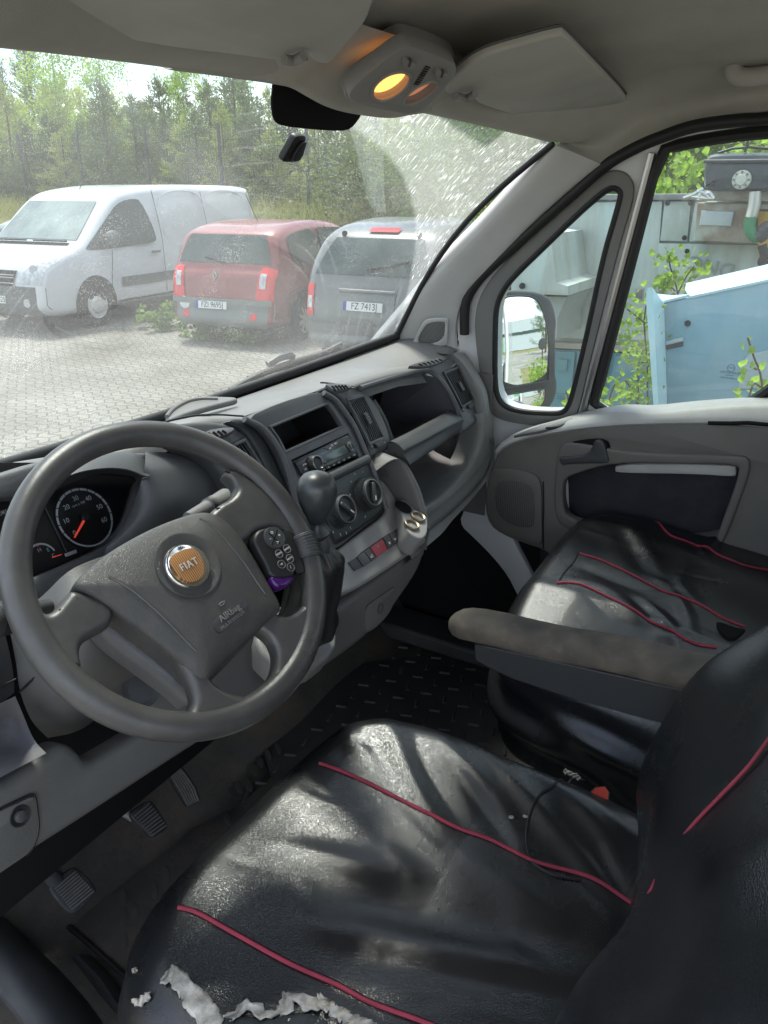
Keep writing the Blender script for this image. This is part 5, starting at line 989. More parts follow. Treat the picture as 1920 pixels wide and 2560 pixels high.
# ================= SEATS =================
M['leath'] = mat('black_faux_leather', (.009, .0098, .011), .25, .65, grain=.17, gs=420, vor=True, rvar=.07, dirt=.05, dcol=(.09, .09, .085), ds=50)
M['pipe'] = mat('red_piping', (.27, .032, .055), .7, .3, var=.3, vs=30)
def seg_d(x, y, a, b):
    ax_, ay = a; bx, by = b; dx, dy = bx-ax_, by-ay; t = max(0, min(1, ((x-ax_)*dx+(y-ay)*dy)/(dx*dx+dy*dy+1e-9))); return math.hypot(x-ax_-dx*t, y-ay-dy*t), t
class Cushion:
    def __init__(s, cx, cy, hx, hy, zf, depth, folds, ex=4.5, roll=.05):
        s.__dict__.update(cx=cx, cy=cy, hx=hx, hy=hy, zf=zf, depth=depth, folds=folds, ex=ex, roll=roll)
    def fold(s, x, y):
        if not hasattr(s, 'den'):
            g_ = np.random.default_rng(len(s.folds)); fl_ = list(s.folds)
            for _ in range(24):                       # finer secondary creases running front to back
                x0 = s.cx+s.hx*g_.uniform(-.9, .9); y0 = s.cy+s.hy*g_.uniform(-.2, .95); l = g_.uniform(.06, .22); sl = g_.normal()*.35
                fl_.append(([(x0, y0), (x0+sl*l*.5+g_.normal()*.006, y0-l*.5), (x0+sl*l, y0-l)], g_.uniform(.005, .013), g_.uniform(-.0018, .0024)))
            s.den = [(np.array(cat([np.array(p) for p in pts], 26)), w, a) for pts, w, a in fl_]
        X = np.atleast_1d(np.asarray(x, float)); Y = np.atleast_1d(np.asarray(y, float)); H = np.zeros(len(X))
        for D, w, a in s.den:
            d2 = (X[:, None]-D[None, :, 0])**2+(Y[:, None]-D[None, :, 1])**2; k = d2.argmin(1); d = d2[np.arange(len(X)), k]; tt = k/(len(D)-1)
            H += .8*a*np.exp(-d/(w*1.2)**2)*np.sin(math.pi*np.clip(tt*.94+.03, 0, 1))**.8
        return H if np.ndim(x) else float(H[0])
    def z(s, x, y):
        u, v = (x-s.cx)/s.hx, (y-s.cy)/s.hy; k = (abs(u)**s.ex+abs(v)**s.ex)**(1/s.ex)
        r = s.roll/min(s.hx, s.hy); e = max(0, min(1, (k-(1-r))/r)); return s.zf(x, y)-s.roll*(1-math.sqrt(max(0, 1-e*e)))+s.fold(x, y)*(1-e*.6)
    def build(s, name, m, parent, n=150, seed=0):
        V = []; XY = []; rho = list(np.linspace(0, .86, 60)**1)+list(np.linspace(.865, 1, 16))+list(np.linspace(1.03, 1.5, 22)); na = n*2
        sd_ = seed
        for q in rho:
            for j in range(na):
                a = 2*math.pi*j/na; cu, sv_ = math.cos(a), math.sin(a); r = 1/((abs(cu)**s.ex+abs(sv_)**s.ex)**(1/s.ex)); fr_ = min(q, 1); XY.append((s.cx+s.hx*r*cu*fr_, s.cy+s.hy*r*sv_*fr_))
        XY = np.array(XY); FH = s.fold(XY[:, 0], XY[:, 1]); ff = s.fold; it_ = iter(FH); s.fold = lambda x, y: float(next(it_))
        for k, q in enumerate(rho):
            for j in range(na):
                a = 2*math.pi*j/na; cu, sv_ = math.cos(a), math.sin(a); r = 1/((abs(cu)**s.ex+abs(sv_)**s.ex)**(1/s.ex)); fr_ = min(q, 1)
                x = s.cx+s.hx*r*cu*fr_; y = s.cy+s.hy*r*sv_*fr_
                if q <= 1: z = s.z(x, y)
                else:
                    t = (q-1)/.5; z = s.z(x, y)*(1)-t*s.depth; L_ = a*9+sd_
                    w = (.009*math.sin(t*9+a*2.3+sd_)+.007*math.sin(t*15-a*5)+.004*math.sin(L_*.8+t*7))*min(1, t*4)+.012*math.sin(math.pi*t)-.02*t*t
                    nx, ny = cu, sv_; x += nx*w; y += ny*w
                    z += .006*math.sin(a*6+sd_)*t
                V.append((x, y, z))
        del s.fold
        return mk(name, V, grid_faces(len(rho), na, True), m, parent, ang=0)
def Gz(pts, z=.42, k='G'): return [tuple(P(k, u, v, z=z)[:2]) for u, v in pts]
dfolds = [(Gz([(0, 860), (300, 905), (600, 955), (900, 1010), (1190, 1048)]), .022, .010), (Gz([(0, 620), (200, 660), (420, 700)]), .016, .006), (Gz([(560, 600), (720, 700), (860, 790), (1010, 880)]), .020, .008), (Gz([(350, 170), (390, 300), (470, 440), (560, 560)]), .013, .006), (Gz([(220, 200), (250, 280), (330, 380)]), .013, .005),
          (Gz([(480, 190), (600, 340), (740, 480), (850, 660)]), .014, .006), (Gz([(600, 220), (760, 380), (930, 560), (1100, 720)]), .012, .005), (Gz([(760, 300), (930, 420), (1080, 560), (1180, 700)]), .013, .006), (Gz([(980, 420), (1100, 520), (1215, 610)]), .012, .006), (Gz([(880, 620), (1010, 700), (1200, 880)]), .014, -.006),
          (Gz([(0, 760), (400, 800), (800, 900)]), .03, -.006), (Gz([(100, 960), (500, 1040), (900, 1120)]), .022, -.006), (Gz([(0, 420), (150, 470), (300, 560)]), .02, .004), (Gz([(420, 200), (520, 400), (640, 560)]), .012, -.005), (Gz([(560, 330), (700, 500), (800, 620)]), .010, -.004), (Gz([(1050, 600), (1120, 700), (1200, 800)]), .012, -.006), (Gz([(1180, 780), (1195, 900), (1170, 1040)]), .015, -.008), (Gz([(200, 1000), (600, 1100), (1000, 1200)]), .02, .006)]
dcx, dcy = -.335, -.315
def zd(x, y): return .418-.010*max(0, y+.2)*2-.010*math.exp(-((x+.34)/.16)**2)+.010*math.exp(-((x+.09)/.05)**2)+.016*min(1, max(0, (y+.30)/.22))+.005*math.sin(x*11+y*3)*math.sin(y*6-x*2)
cu_d = Cushion(dcx, dcy, .325, .335, zd, .20, dfolds, ex=4.0, roll=.055)
ds = empty('driver_seat', (dcx, dcy, 0), 'black faux leather driver seat with red piping and a torn pale corner, nearest the camera', 'seat')  # the driver's seat, as an object of its own
cush = cu_d.build('seat_cushion', M['leath'], ds, seed=1)
def on_c(cu, k, u, v, lift=0):
    z = .42
    for _ in range(6): p = P(k, u, v, z=z+lift); z = cu.z(p[0], p[1])
    return P(k, u, v, z=z+lift)
def piping(cu, k, pts, parent, r=.0028, m=None, name='piping'):
    c = []
    for q in cat([on_c(cu, k, *p) for p in pts], 8): c.append(np.array([q[0], q[1], cu.z(q[0], q[1])+r*.5]))
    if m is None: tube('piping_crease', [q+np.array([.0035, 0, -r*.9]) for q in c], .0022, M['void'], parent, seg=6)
    return tube(name, c, r, m or M['pipe'], parent, seg=8)
piping(cu_d, 'A', [(690, 1650), (720, 1660), (800, 1695), (940, 1765), (1060, 1815), (1150, 1860), (1240, 1885), (1310, 1915), (1385, 1965)], cush)
piping(cu_d, 'A', [(385, 1962), (405, 1966), (430, 1975), (520, 2025), (620, 2080), (720, 2125), (820, 2175), (930, 2215), (1100, 2290)], cush)
# torn corner: pale lining that shows through
M['lining'] = mat('pale_frayed_lining', (.44, .415, .37), .9, .1, var=.5, vs=90, grain=.6, gs=700)
def ragged(name, top, bot, k='Fl', n=26, amp=5, lift=.003, parent=cush, m=None):
    a = cat([np.array([*p, 0]) for p in top], n//(len(top)-1)+1); b = cat([np.array([*p, 0]) for p in bot], n//(len(bot)-1)+1)
    m_ = min(len(a), len(b)); a = [a[int(i*(len(a)-1)/(m_-1))] for i in range(m_)]; b = [b[int(i*(len(b)-1)/(m_-1))] for i in range(m_)]
    rows = []
    for j in range(7):
        t = j/6; r = []
        for i in range(m_):
            q = a[i]*(1-t)+b[i]*t; am = amp*(1 if j in (0, 6) else .0); q = q+np.array([rng.normal()*am, rng.normal()*am, 0]); r.append(on_c(cu_d, k, q[0], q[1], lift+.003*math.sin(i*.9+j)+(.001*rng.normal() if j in (0, 6) else 0)))
        rows.append(r)
    o = mk(name, [p for r in rows for p in r], grid_faces(7, m_), m or M['lining'], parent, ang=0); solid(o, .0022); return o
ragged('torn_lining', [(838, 1425), (880, 1375), (905, 1355), (960, 1382), (1010, 1440), (1070, 1490), (1120, 1560), (1165, 1625)], [(835, 1445), (880, 1445), (905, 1480), (935, 1530), (960, 1580), (1010, 1640), (1060, 1690), (1110, 1730)], amp=6)
ragged('torn_lining', [(1165, 1610), (1230, 1590), (1270, 1530), (1330, 1555), (1400, 1590), (1450, 1560), (1470, 1490), (1530, 1500), (1600, 1510), (1700, 1530)], [(1150, 1640), (1240, 1625), (1300, 1590), (1350, 1625), (1420, 1625), (1500, 1590), (1530, 1545), (1580, 1590), (1640, 1570), (1720, 1600)], amp=7)
ragged('torn_lining', [(1640, 1500), (1750, 1560), (1850, 1610), (1960, 1660)], [(1660, 1560), (1760, 1640), (1850, 1680), (1950, 1730)], amp=9)
ragged('torn_lining', [(690, 1525), (720, 1530), (755, 1500), (778, 1505)], [(690, 1552), (725, 1562), (760, 1540), (776, 1518)], amp=3)
ragged('torn_lining', [(688, 1376), (706, 1372)], [(692, 1388), (706, 1384)], amp=2)
M['foam'] = mat('grey_seat_cloth', (.03, .035, .036), .9, .2, grain=.4, gs=500)
ragged('exposed_cloth', [(1150, 1640), (1260, 1620), (1400, 1635), (1560, 1600), (1700, 1640)], [(1150, 1760), (1300, 1760), (1450, 1760), (1600, 1760), (1750, 1760)], m=M['foam'], lift=.0025)
# fraying on the far edge and small holes
ragged('torn_lining', [(1000+(u-970)*0, 0) for u in ()] or [(968, 358), (1000, 372), (1020, 385)], [(965, 368), (995, 382), (1015, 395)], k='G', amp=2)
for q in ((786, 520), (834, 517)): lathe('worn_hole', on_c(cu_d, 'G', *q, .0002), (0, 0, 1), [(0, .004), (.0004, .003), (0, .0001)], M['lining'], cush, seg=8)
piping(cu_d, 'G', [(1035, 398), (990, 392), (940, 402), (890, 440), (855, 495), (838, 560), (838, 620), (858, 675), (920, 715), (970, 728), (1020, 735)], None, r=.0019, m=M['bk'], name='elastic_cord')
tag(bpy.data.objects['elastic_cord'], 'thin black elastic cord lying in a loop across the driver seat piping', 'cord')
# backrest (near the lens)
ybz = lambda z: float(np.interp(z, [.30, .40, .50, .61, .70, .80, 1.0, 1.2], [-.50, -.515, -.505, -.512, -.552, -.61, -.72, -.83]))
pr = [(-.075, -.20), (-.062, -.09), (-.068, -.025), (-.09, .0), (-.14, -.012), (-.22, -.030), (-.30, -.045), (-.38, -.060), (-.44, -.068), (-.50, -.078), (-.56, -.092), (-.60, -.13), (-.61, -.20)]
lowb = lambda x, z: max(0, min(1, (-.30-x)/.12))*.085*max(0, min(1, (.60-z)/.15))
rows = []
for z in (.26, .34, .42, .52, .62, .72, .82, .92, 1.02, 1.12):
    rows.append([np.array([x+(.0 if x > -.3 else .02*math.sin(z*9)), ybz(z)+p+lowb(x, z)+.006*math.sin(z*31+x*20)+.004*math.sin(z*17-x*31), z]) for x, p in pr])
bk2 = surf('backrest', rows, M['leath'], ds, su=8, sv=8, ang=0)
def on_b(k, u, v):
    x = -.2
    p = None
    y = -.52
    for _ in range(12):
        p = P(k, u, v, x=x); yt = ybz(p[2])+float(np.interp(-x, [-a[0] for a in pr[3:11]], [a[1] for a in pr[3:11]])); x = x+(p[1]-yt)*-.6 if False else x
        # walk along the sight line until it meets the surface
        break
    r = ray(k, u, v); best = None
    for t in np.linspace(.3, 1.4, 900):
        q = CAM+r*t
        if -.60 < q[0] < -.066 and q[1] <= ybz(q[2])+float(np.interp(-q[0], [-a[0] for a in pr[2:12]], [a[1] for a in pr[2:12]]))+lowb(q[0], q[2])+.002: return q
    return P(k, u, v, x=-.09)
tube('piping', cat([on_b('G', *q) for q in [(1720, 170), (1659, 258), (1590, 350), (1500, 445), (1420, 528), (1372, 585)]], 5), .0019, M['pipe'], bk2, seg=8)
tube('piping', cat([on_b('G', *q) for q in [(1310, 672), (1285, 715), (1262, 765), (1243, 795)]], 5), .0017, M['pipe'], bk2, seg=8)
boxo('seat_base', (-.34, -.36, .13), (.46, .44, .26), M['void'], ds, b=.02)
# armrest
AR = lambda k, u, v, z: P(k, u, v, z=z)
tipA = [(985, 1345), (992, 1318), (1020, 1305), (1060, 1308)]
arm = empty('armrest', P('A', 1000, 1340, x=.02), 'flat brown-grey worn armrest folded down between driver seat and passenger bench', 'armrest')
M['armc'] = mat('worn_brown_foam', (.12, .102, .080), .85, .25, var=.45, vs=30, var_col=(.038, .036, .033), grain=.9, gs=240, dirt=.4, dcol=(.17, .145, .115), ds=60)
a0 = P('A', 1000, 1345, x=.03); a1 = P('A', 1530, 1455, x=.03); axd = a1-a0; Ln = np.linalg.norm(axd); axd /= Ln
sd2 = np.cross(axd, [0, 0, 1.]); sd2 /= np.linalg.norm(sd2); up2 = np.cross(sd2, axd)
rings = []
for i, t in enumerate((-.022, -.018, -.008, .006, .03, .07, .12, .18, .24, .30, .36, .42, .50)):
    s = [.15, .5, .8, .95, 1, 1, 1, 1, 1, 1, 1, 1, 1][i]; hw, hh = .036*s, .020*s+.004*(1-s); c = a0+axd*t+up2*(.002*math.sin(t*30))
    rings.append([c+sd2*hw*math.copysign(abs(math.cos(a))**.6, math.cos(a))+up2*(hh*math.copysign(abs(math.sin(a))**.65, math.sin(a))) for a in np.linspace(0, 2*math.pi, 33)[:-1]])
loft('arm_pad', rings, M['armc'], arm)
rings = []
for i, t in enumerate((.035, .037, .06, .10, .20, .30, .50)):
    d_ = [.030, .032, .040, .050, .060, .064, .066][i]; c = a0+axd*t-up2*.014-up2*d_/2; hw = .033
    rings.append([c+sd2*x*hw+up2*y*d_/2 for x, y in ((-1, -1), (1, -1), (1.02, 1), (-1.02, 1))])
bev(loft('arm_bracket', rings, mat('charcoal_bracket', (.022, .023, .025), .5, .4, grain=.2), arm, ang=30), .003)
# passenger bench
pfolds = [(Gz(q, .49, 'S'), w, a) for q, w, a in (([(640, 960), (850, 1000), (1010, 1090), (1200, 1200)], .02, .008), ([(700, 900), (900, 960), (1100, 1020)], .016, -.006), ([(1160, 980), (1250, 1060), (1300, 1180)], .012, .007), ([(1000, 1030), (1080, 1100), (1100, 1200)], .012, -.006), ([(1050, 1040), (1180, 1130), (1250, 1280)], .010, .006), ([(940, 700), (1050, 820), (1130, 950)], .016, .007), ([(1200, 700), (1280, 780), (1340, 860)], .018, -.008), ([(1430, 700), (1400, 780), (1330, 860)], .012, .012), ([(860, 720), (1000, 850), (1080, 960)], .02, -.006), ([(1280, 860), (1230, 960), (1330, 1060)], .014, .006))]
def zp(x, y): return .50+.028*min(1, max(0, (x-.45)/.3))-.055*max(0, min(1, (.42-x)/.22))-.10*max(0, -y-.25)
cu_p = Cushion(.53, -.43, .335, .305, zp, .20, pfolds, ex=5, roll=.05)
ps = empty('passenger_bench', (.53, -.43, 0), 'black faux leather double passenger bench with three red piping lines by the door', 'seat')
pcush = cu_p.build('seat_cushion', M['leath'], ps, seed=4)
def on_p(k, u, v):
    z = .49
    for _ in range(6): p = P(k, u, v, z=z); z = cu_p.z(p[0], p[1])
    return P(k, u, v, z=z)
def pip2(pts, r=.0026, m=None, name='piping'):
    c = [np.array([q[0], q[1], cu_p.z(q[0], q[1])+r*.5]) for q in cat([on_p('S', *p) for p in pts], 8)]
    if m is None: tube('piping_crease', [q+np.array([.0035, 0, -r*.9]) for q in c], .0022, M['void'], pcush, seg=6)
    return tube(name, c, r, m or M['pipe'], pcush, seg=8)
pip2([(640, 962), (700, 960), (800, 985), (1000, 1085), (1150, 1170), (1300, 1250), (1412, 1272)]); pip2([(750, 820), (850, 850), (1000, 920), (1180, 1010), (1330, 1065), (1440, 1130), (1545, 1172)]); pip2([(915, 640), (960, 638), (1050, 660), (1180, 725), (1300, 775), (1450, 840), (1560, 880), (1700, 905)])
pip2([(655, 945), (680, 905), (720, 860), (745, 815)], r=.002, m=M['leath'], name='seam')
boxo('seat_base', (.53, -.45, .12), (.55, .42, .24), M['void'], ps, b=.02)
plate('belt_slot', [on_p('S', *q)+np.array([0, 0, .004]) for q in [(1405, 1155), (1430, 1152), (1500, 1180), (1560, 1185), (1520, 1225), (1470, 1240), (1430, 1210)]], (0, -.1, 1), .01, M['void'], pcush, ch=1)
rows = [[np.array([x, y-.25*max(0, z-.5)+(.02 if i in (0, 6) else 0)*-1, z]) for i, x in enumerate(np.linspace(.22, .84, 7))] for z, y in ((.42, -.78), (.5, -.74), (.7, -.74), (.9, -.745), (1.05, -.76), (1.08, -.82))]
surf('backrest', rows, M['leath'], ps, su=4, sv=4, ang=0)
# seat belt buckle
bkl = empty('belt_buckle', P('G', 1090, 450, x=.02), 'red seat belt buckle standing in the gap beside the driver seat', 'seat belt buckle')
bp_ = [P('G', u, v, z=.40) for u, v in [(1055, 430), (1115, 425), (1112, 490), (1062, 470)]]
plate('buckle_case', [p+(p-np.mean(bp_, axis=0))*.2 for p in bp_], (-.4, -.2, .9), .06, M['bk'], bkl, ch=1, bv=.003)
plate('release_button', bp_, (-.4, -.2, .9), .006, mat('red_plastic', (.45, .05, .03), .4, .5), bkl, ch=1, bv=.001, up=.004)
tube('belt_strap', [P('G', 1100, 500, z=.36), P('G', 1130, 560, z=.30), P('G', 1160, 620, z=.24)], .012, M['bk'], bkl)
tube('metal_tongue', [P('G', 1175, 538, z=.36), P('G', 1222, 522, z=.37)], .004, M['metal'], bkl)

# ================= PEDALS, MATS =================
def pedal(name, label, q, z, n, k='I', vertical=True, arm=None, rib=9):
    o3 = PL(k, q, z=z); c = np.mean(o3, axis=0)
    n = np.array(n, float)/np.linalg.norm(n); o3 = PL(k, q, pl=(c, n))
    e = empty(name, c, label, 'pedal', 'foot pedals under the steering column'); pad_ = plate('pedal_pad', o3, n, .014, M['rub2'], e, ch=2, bv=.003, res=2)
    a, b, c2, d = [np.array(o3[i]) for i in (0, len(o3)//4, len(o3)//2, 3*len(o3)//4)]
    return e, pad_, o3, n
M['rub2'] = mat('worn_pedal_rubber', (.018, .019, .021), .6, .35, grain=.2, dirt=.35, dcol=(.09, .08, .07), ds=60)
def ribs(pad_, corners, n, k, nr, m, w=.0017, pl=None):
    tl, tr, br, bl = [P(k, *q, pl=pl) for q in corners]
    V, f = [], []
    parts = []
    for i in range(nr):
        t = (i+.5)/nr; a = tl*(1-t)+tr*t; b = bl*(1-t)+br*t; parts.append(tube_vf([a+n*.001, b+n*.001], w, 6))
    V, f = merge(parts); mk('pedal_ribs', V, f, m, pad_)
M['ribm'] = mat('worn_rib_edge', (.09, .09, .088), .6, .3, dirt=.3, ds=60)
e, pd, o3, n = pedal('clutch_pedal', 'ribbed rubber clutch pedal, lowest and leftmost under the dashboard', [(255, 940), (290, 905), (370, 848), (400, 848), (440, 880), (495, 940), (502, 975), (480, 1010), (405, 1080), (370, 1088), (340, 1070), (262, 975)], .15, (-.1, -.75, .65), k='Fl')
pl_ = (np.mean(o3, axis=0)+n*.002, n); ribs(pd, [(285, 960), (390, 870), (475, 975), (385, 1060)], n, 'Fl', 9, M['ribm'], pl=pl_) if False else ribs(pd, [(285, 965), (385, 1065), (478, 985), (392, 868)], n, 'Fl', 1, M['ribm'], pl=pl_)
def ribs2(pad_, a0, a1, b0, b1, n, nr, pl):
    """ribs run from the line a0-a1 to the line b0-b1 (pixels)"""
    parts = []
    for i in range(nr):
        t = (i+.5)/nr; a = P('Fl', a0[0]*(1-t)+a1[0]*t, a0[1]*(1-t)+a1[1]*t, pl=pl); b = P('Fl', b0[0]*(1-t)+b1[0]*t, b0[1]*(1-t)+b1[1]*t, pl=pl); parts.append(tube_vf([a+n*.001, b+n*.001], .0018, 6))
    V, f = merge(parts); return mk('pedal_ribs', V, f, M['ribm'], pad_)
for o in list(pd.children): bpy.data.objects.remove(o)
ribs2(pd, (280, 950), (375, 1070), (385, 862), (490, 975), n, 10, pl_)
tube('pedal_arm', [P('Fl', 300, 930, z=.16), P('Fl', 240, 850, z=.20), P('Fl', 180, 740, z=.30)], .014, M['dk2'], e)
tube('arm_edge', [P('Fl', 320, 900, z=.165), P('Fl', 268, 790, z=.22), P('Fl', 235, 720, z=.30)], .004, M['metal'], e)
e, pd, o3, n = pedal('brake_pedal', 'ribbed rubber brake pedal in the middle, on a curved steel arm', [(680, 560), (700, 545), (760, 500), (790, 500), (830, 560), (870, 620), (870, 645), (840, 665), (805, 690), (785, 692), (740, 640), (680, 590)], .17, (-.1, -.75, .65), k='Fl')
pl_ = (np.mean(o3, axis=0)+n*.002, n); ribs2(pd, (690, 575), (795, 685), (770, 508), (866, 635), n, 9, pl_)
tube('pedal_arm', [P('Fl', 690, 590, z=.165), P('Fl', 630, 555, z=.18), P('Fl', 560, 520, z=.22), P('Fl', 500, 470, z=.30)], .008, M['md'], e)
e, pd, o3, n = pedal('accelerator_pedal', 'long curved accelerator pedal with lengthwise ridges, rightmost', [(855, 320), (880, 300), (910, 290), (960, 340), (1010, 410), (1040, 480), (1035, 505), (970, 538), (950, 500), (900, 420)], .17, (-.2, -.7, .68), k='Fl')
pl_ = (np.mean(o3, axis=0)+n*.002, n)
parts = []
for i in range(6):
    t = (i+.5)/6; pts = [P('Fl', a[0]*(1-t)+b[0]*t, a[1]*(1-t)+b[1]*t, pl=pl_)+n*.001 for a, b in (((862, 325), (905, 298)), ((900, 400), (965, 365)), ((940, 470), (1010, 430)), ((972, 530), (1034, 500)))]
    parts.append(tube_vf(pts, .0022, 6))
V, f = merge(parts); mk('pedal_ribs', V, f, M['ribm'], pd)
# rubber mats with raised bars
def mat_obj(name, label, k, outline, z, bars, col):
    m = M['floor'] if col is None else col
    o = plate('mat_sheet', PL(k, outline, z=z), (0, 0, 1), .006, m, None, ch=1, bv=.002)
    e = empty(name, np.mean([np.array(p) for p in PL(k, outline, z=z)], axis=0), label, 'floor mat'); 
    bpy.data.objects.remove(o); o = plate('mat_sheet', PL(k, outline, z=z), (0, 0, 1), .006, m, e, ch=1, bv=.002)
    parts = []
    for c, ang in bars:
        d = np.array([math.cos(ang), math.sin(ang), 0]); parts.append(tube_vf([np.array(c)-d*.014, np.array(c)+d*.014], .0042, 8))
    V, f = merge(parts)
    V = [(v[0], v[1], z+(v[2]-z)*.55) for v in V]; mk('mat_tread', V, f, m, o); return e
bars = [((x, y, .010), (math.radians(20) if (i+j) % 2 else math.radians(110))) for i, x in enumerate(np.arange(.0, .78, .055)) for j, y in enumerate(np.arange(-.5, .38, .055))]
M['mat2'] = mat('rubber_mat', (.062, .062, .060), .65, .25, var=.3, vs=8, dirt=.45, dcol=(.032, .028, .023), ds=14, grain=.4, gs=160)
e = empty('rubber_floor_mat', (.4, -.05, 0), 'black rubber floor mat with raised tread bars in front of the bench', 'floor mat')
o = plate('mat_sheet', [(-.06, -.6, .01), (.79, -.6, .01), (.79, .40, .01), (-.06, .40, .01)], (0, 0, 1), .008, M['mat2'], e, ch=1, bv=.002)
V, f = merge([tube_vf([np.array(c)-.014*np.array([math.cos(a), math.sin(a), 0]), np.array(c)+.014*np.array([math.cos(a), math.sin(a), 0])], .0045, 8) for c, a in bars]); mk('mat_tread', V, f, M['mat2'], o)
e = empty('driver_footwell_mat', (-.45, .1, 0), 'dirty worn rubber mat with oval treads under the pedals', 'floor mat')
mo_ = PL('Fl', [(355, 1150), (700, 890), (860, 760), (1000, 640), (1200, 560), (1659, 150), (1700, 700), (1300, 1400), (730, 1500), (660, 1420)], z=.012)
o = plate('mat_sheet', mo_, (0, 0, 1), .006, M['floor'], e, ch=0, bv=.002)
parts = []
for u0, v0, a in [(640, 1100, .9), (700, 1080, .9), (760, 1100, .9), (640, 1220, .9), (700, 1250, .9), (800, 960, .9), (640, 1000, .9), (860, 880, .9), (1240, 430, .9), (1320, 340, .9), (1390, 260, .9), (1440, 230, .9), (1180, 590, .9), (760, 1200, .9), (1290, 420, .9), (1350, 300, .9)]:
    c = P('Fl', u0, v0, z=.013); d = np.array([math.cos(a), math.sin(a), 0])*.022; parts.append(tube_vf([c-d, c-d*.5, c, c+d*.5, c+d], [.003, .007, .008, .007, .003], 10))
V, f = merge(parts); V = [(v[0], v[1], .013+(v[2]-.013)*.12) for v in V]; mk('mat_tread', V, f, M['floor'], o)
for q in [(450, 1200), (540, 1330), (560, 1350)]: pass
tube('mat_edge', [P('Fl', u, v, z=.016) for u, v in [(355, 1155), (480, 1260), (600, 1370), (670, 1430)]], .005, M['bk'], o, seg=8)
# crumpled scrap, sill trim, door step
tri = [P('Fl', u, v, z=.02) for u, v in [(540, 855), (555, 880), (566, 882), (552, 895), (550, 915), (535, 910), (540, 885), (532, 880)]]
sc_ = mk('paper_scrap', [(p[0], p[1], p[2]+.006*(i % 3)) for i, p in enumerate(tri)]+[tuple(np.mean(tri, axis=0)+np.array([0, 0, .01]))], [(i, (i+1) % 8, 8) for i in range(8)], mat('lilac_paper', (.42, .40, .62), .8, .2), None, smooth=False); solid(sc_, .0008)
tag(sc_, 'tiny crumpled lilac paper scrap on the floor between clutch and brake', 'paper scrap')
tr_ = [[P('Fl', u, v, z=z) for u, v in r] for r, z in (([(-100, 1000), (100, 1180), (250, 1320), (420, 1500), (560, 1700), (620, 1900)], .02), ([(-200, 1000), (20, 1120), (180, 1300), (340, 1480), (470, 1680), (500, 1900)], .10), ([(-300, 1100), (0, 1280), (100, 1420), (250, 1600), (330, 1800), (350, 1950)], .13), ([(-400, 1300), (-60, 1480), (30, 1560), (130, 1700), (160, 1850), (180, 1990)], .11))]
st_ = surf('door_sill_trim', tr_, M['dk2'], None, su=4, sv=4); tag(st_, 'scuffed dark plastic sill trim at the open driver doorway', 'sill trim'); solid(st_, .01)
# loose shoe-shaped cable channel on the floor
cc = surf('floor_duct', [[P('Fl', 370, 1310, z=.02), P('Fl', 450, 1420, z=.02), P('Fl', 560, 1560, z=.02), P('Fl', 680, 1700, z=.02)], [P('Fl', 400, 1300, z=.05), P('Fl', 500, 1400, z=.055), P('Fl', 600, 1540, z=.055), P('Fl', 720, 1680, z=.05)], [P('Fl', 470, 1300, z=.02), P('Fl', 550, 1380, z=.02), P('Fl', 650, 1500, z=.02), P('Fl', 760, 1640, z=.02)]], M['dk2'], van, su=4, sv=3)
def join_into(sheet, extra):
    a, b = sheet.data, extra.data; n = len(a.vertices); co = np.array([list(v.co) for v in a.vertices]+[list(v.co) for v in b.vertices]); me = bpy.data.meshes.new(sheet.name)
    me.from_pydata(co.tolist(), [], [list(p.vertices) for p in a.polygons]+[[i+n for i in p.vertices] for p in b.polygons]); me.materials.append(a.materials[0]); me.shade_smooth(); me.set_sharp_from_angle(angle=.7); sheet.data = me; bpy.data.objects.remove(extra)
for o_ in [o for o in bpy.data.objects if o.name.startswith('mat_tread')]: join_into(o_.parent, o_)
# ================= OUTSIDE =================
GZ = -.83
def ground_z(x, y):
    a = min(1, max(0, (x-13.2)/5.0)); return GZ+1.45*a*a*(3-2*a)+min(1, max(0, (x-19)/20))*.5
M['pave'] = bpy.data.materials.new('interlocking_pavers'); M['pave'].use_nodes = True
nt = M['pave'].node_tree; N = nt.nodes; L = nt.links; b = N['Principled BSDF']; b.inputs['Roughness'].default_value = .85
tc = N.new('ShaderNodeTexCoord'); mp = N.new('ShaderNodeMapping'); mp.inputs['Rotation'].default_value = (0, 0, math.radians(97)); L.new(tc.outputs['Object'], mp.inputs[0])
sx = N.new('ShaderNodeSeparateXYZ'); L.new(mp.outputs[0], sx.inputs[0])
def mt(op, a, b_=None, v=None, v0=None):
    n = N.new('ShaderNodeMath'); n.operation = op
    if a is not None: L.new(a, n.inputs[0])
    if v0 is not None: n.inputs[0].default_value = v0
    if b_ is not None: L.new(b_, n.inputs[1])
    if v is not None: n.inputs[1].default_value = v
    return n.outputs[0]
zz = mt('MULTIPLY', mt('PINGPONG', sx.outputs[0], v=.10), v=.62); yy = mt('ADD', sx.outputs[1], zz)
cx_ = N.new('ShaderNodeCombineXYZ'); L.new(sx.outputs[0], cx_.inputs[0]); L.new(yy, cx_.inputs[1])
br = N.new('ShaderNodeTexBrick'); br.inputs['Scale'].default_value = 1; br.inputs['Brick Width'].default_value = .20; br.inputs['Row Height'].default_value = .11; br.inputs['Mortar Size'].default_value = .012; br.inputs['Mortar Smooth'].default_value = .5
br.inputs['Color1'].default_value = (.285, .27, .235, 1); br.inputs['Color2'].default_value = (.24, .228, .20, 1); br.inputs['Mortar'].default_value = (.13, .125, .11, 1); L.new(cx_.outputs[0], br.inputs[0])
no = N.new('ShaderNodeTexNoise'); no.inputs['Scale'].default_value = .8; no.inputs['Detail'].default_value = 9; L.new(tc.outputs['Object'], no.inputs[0])
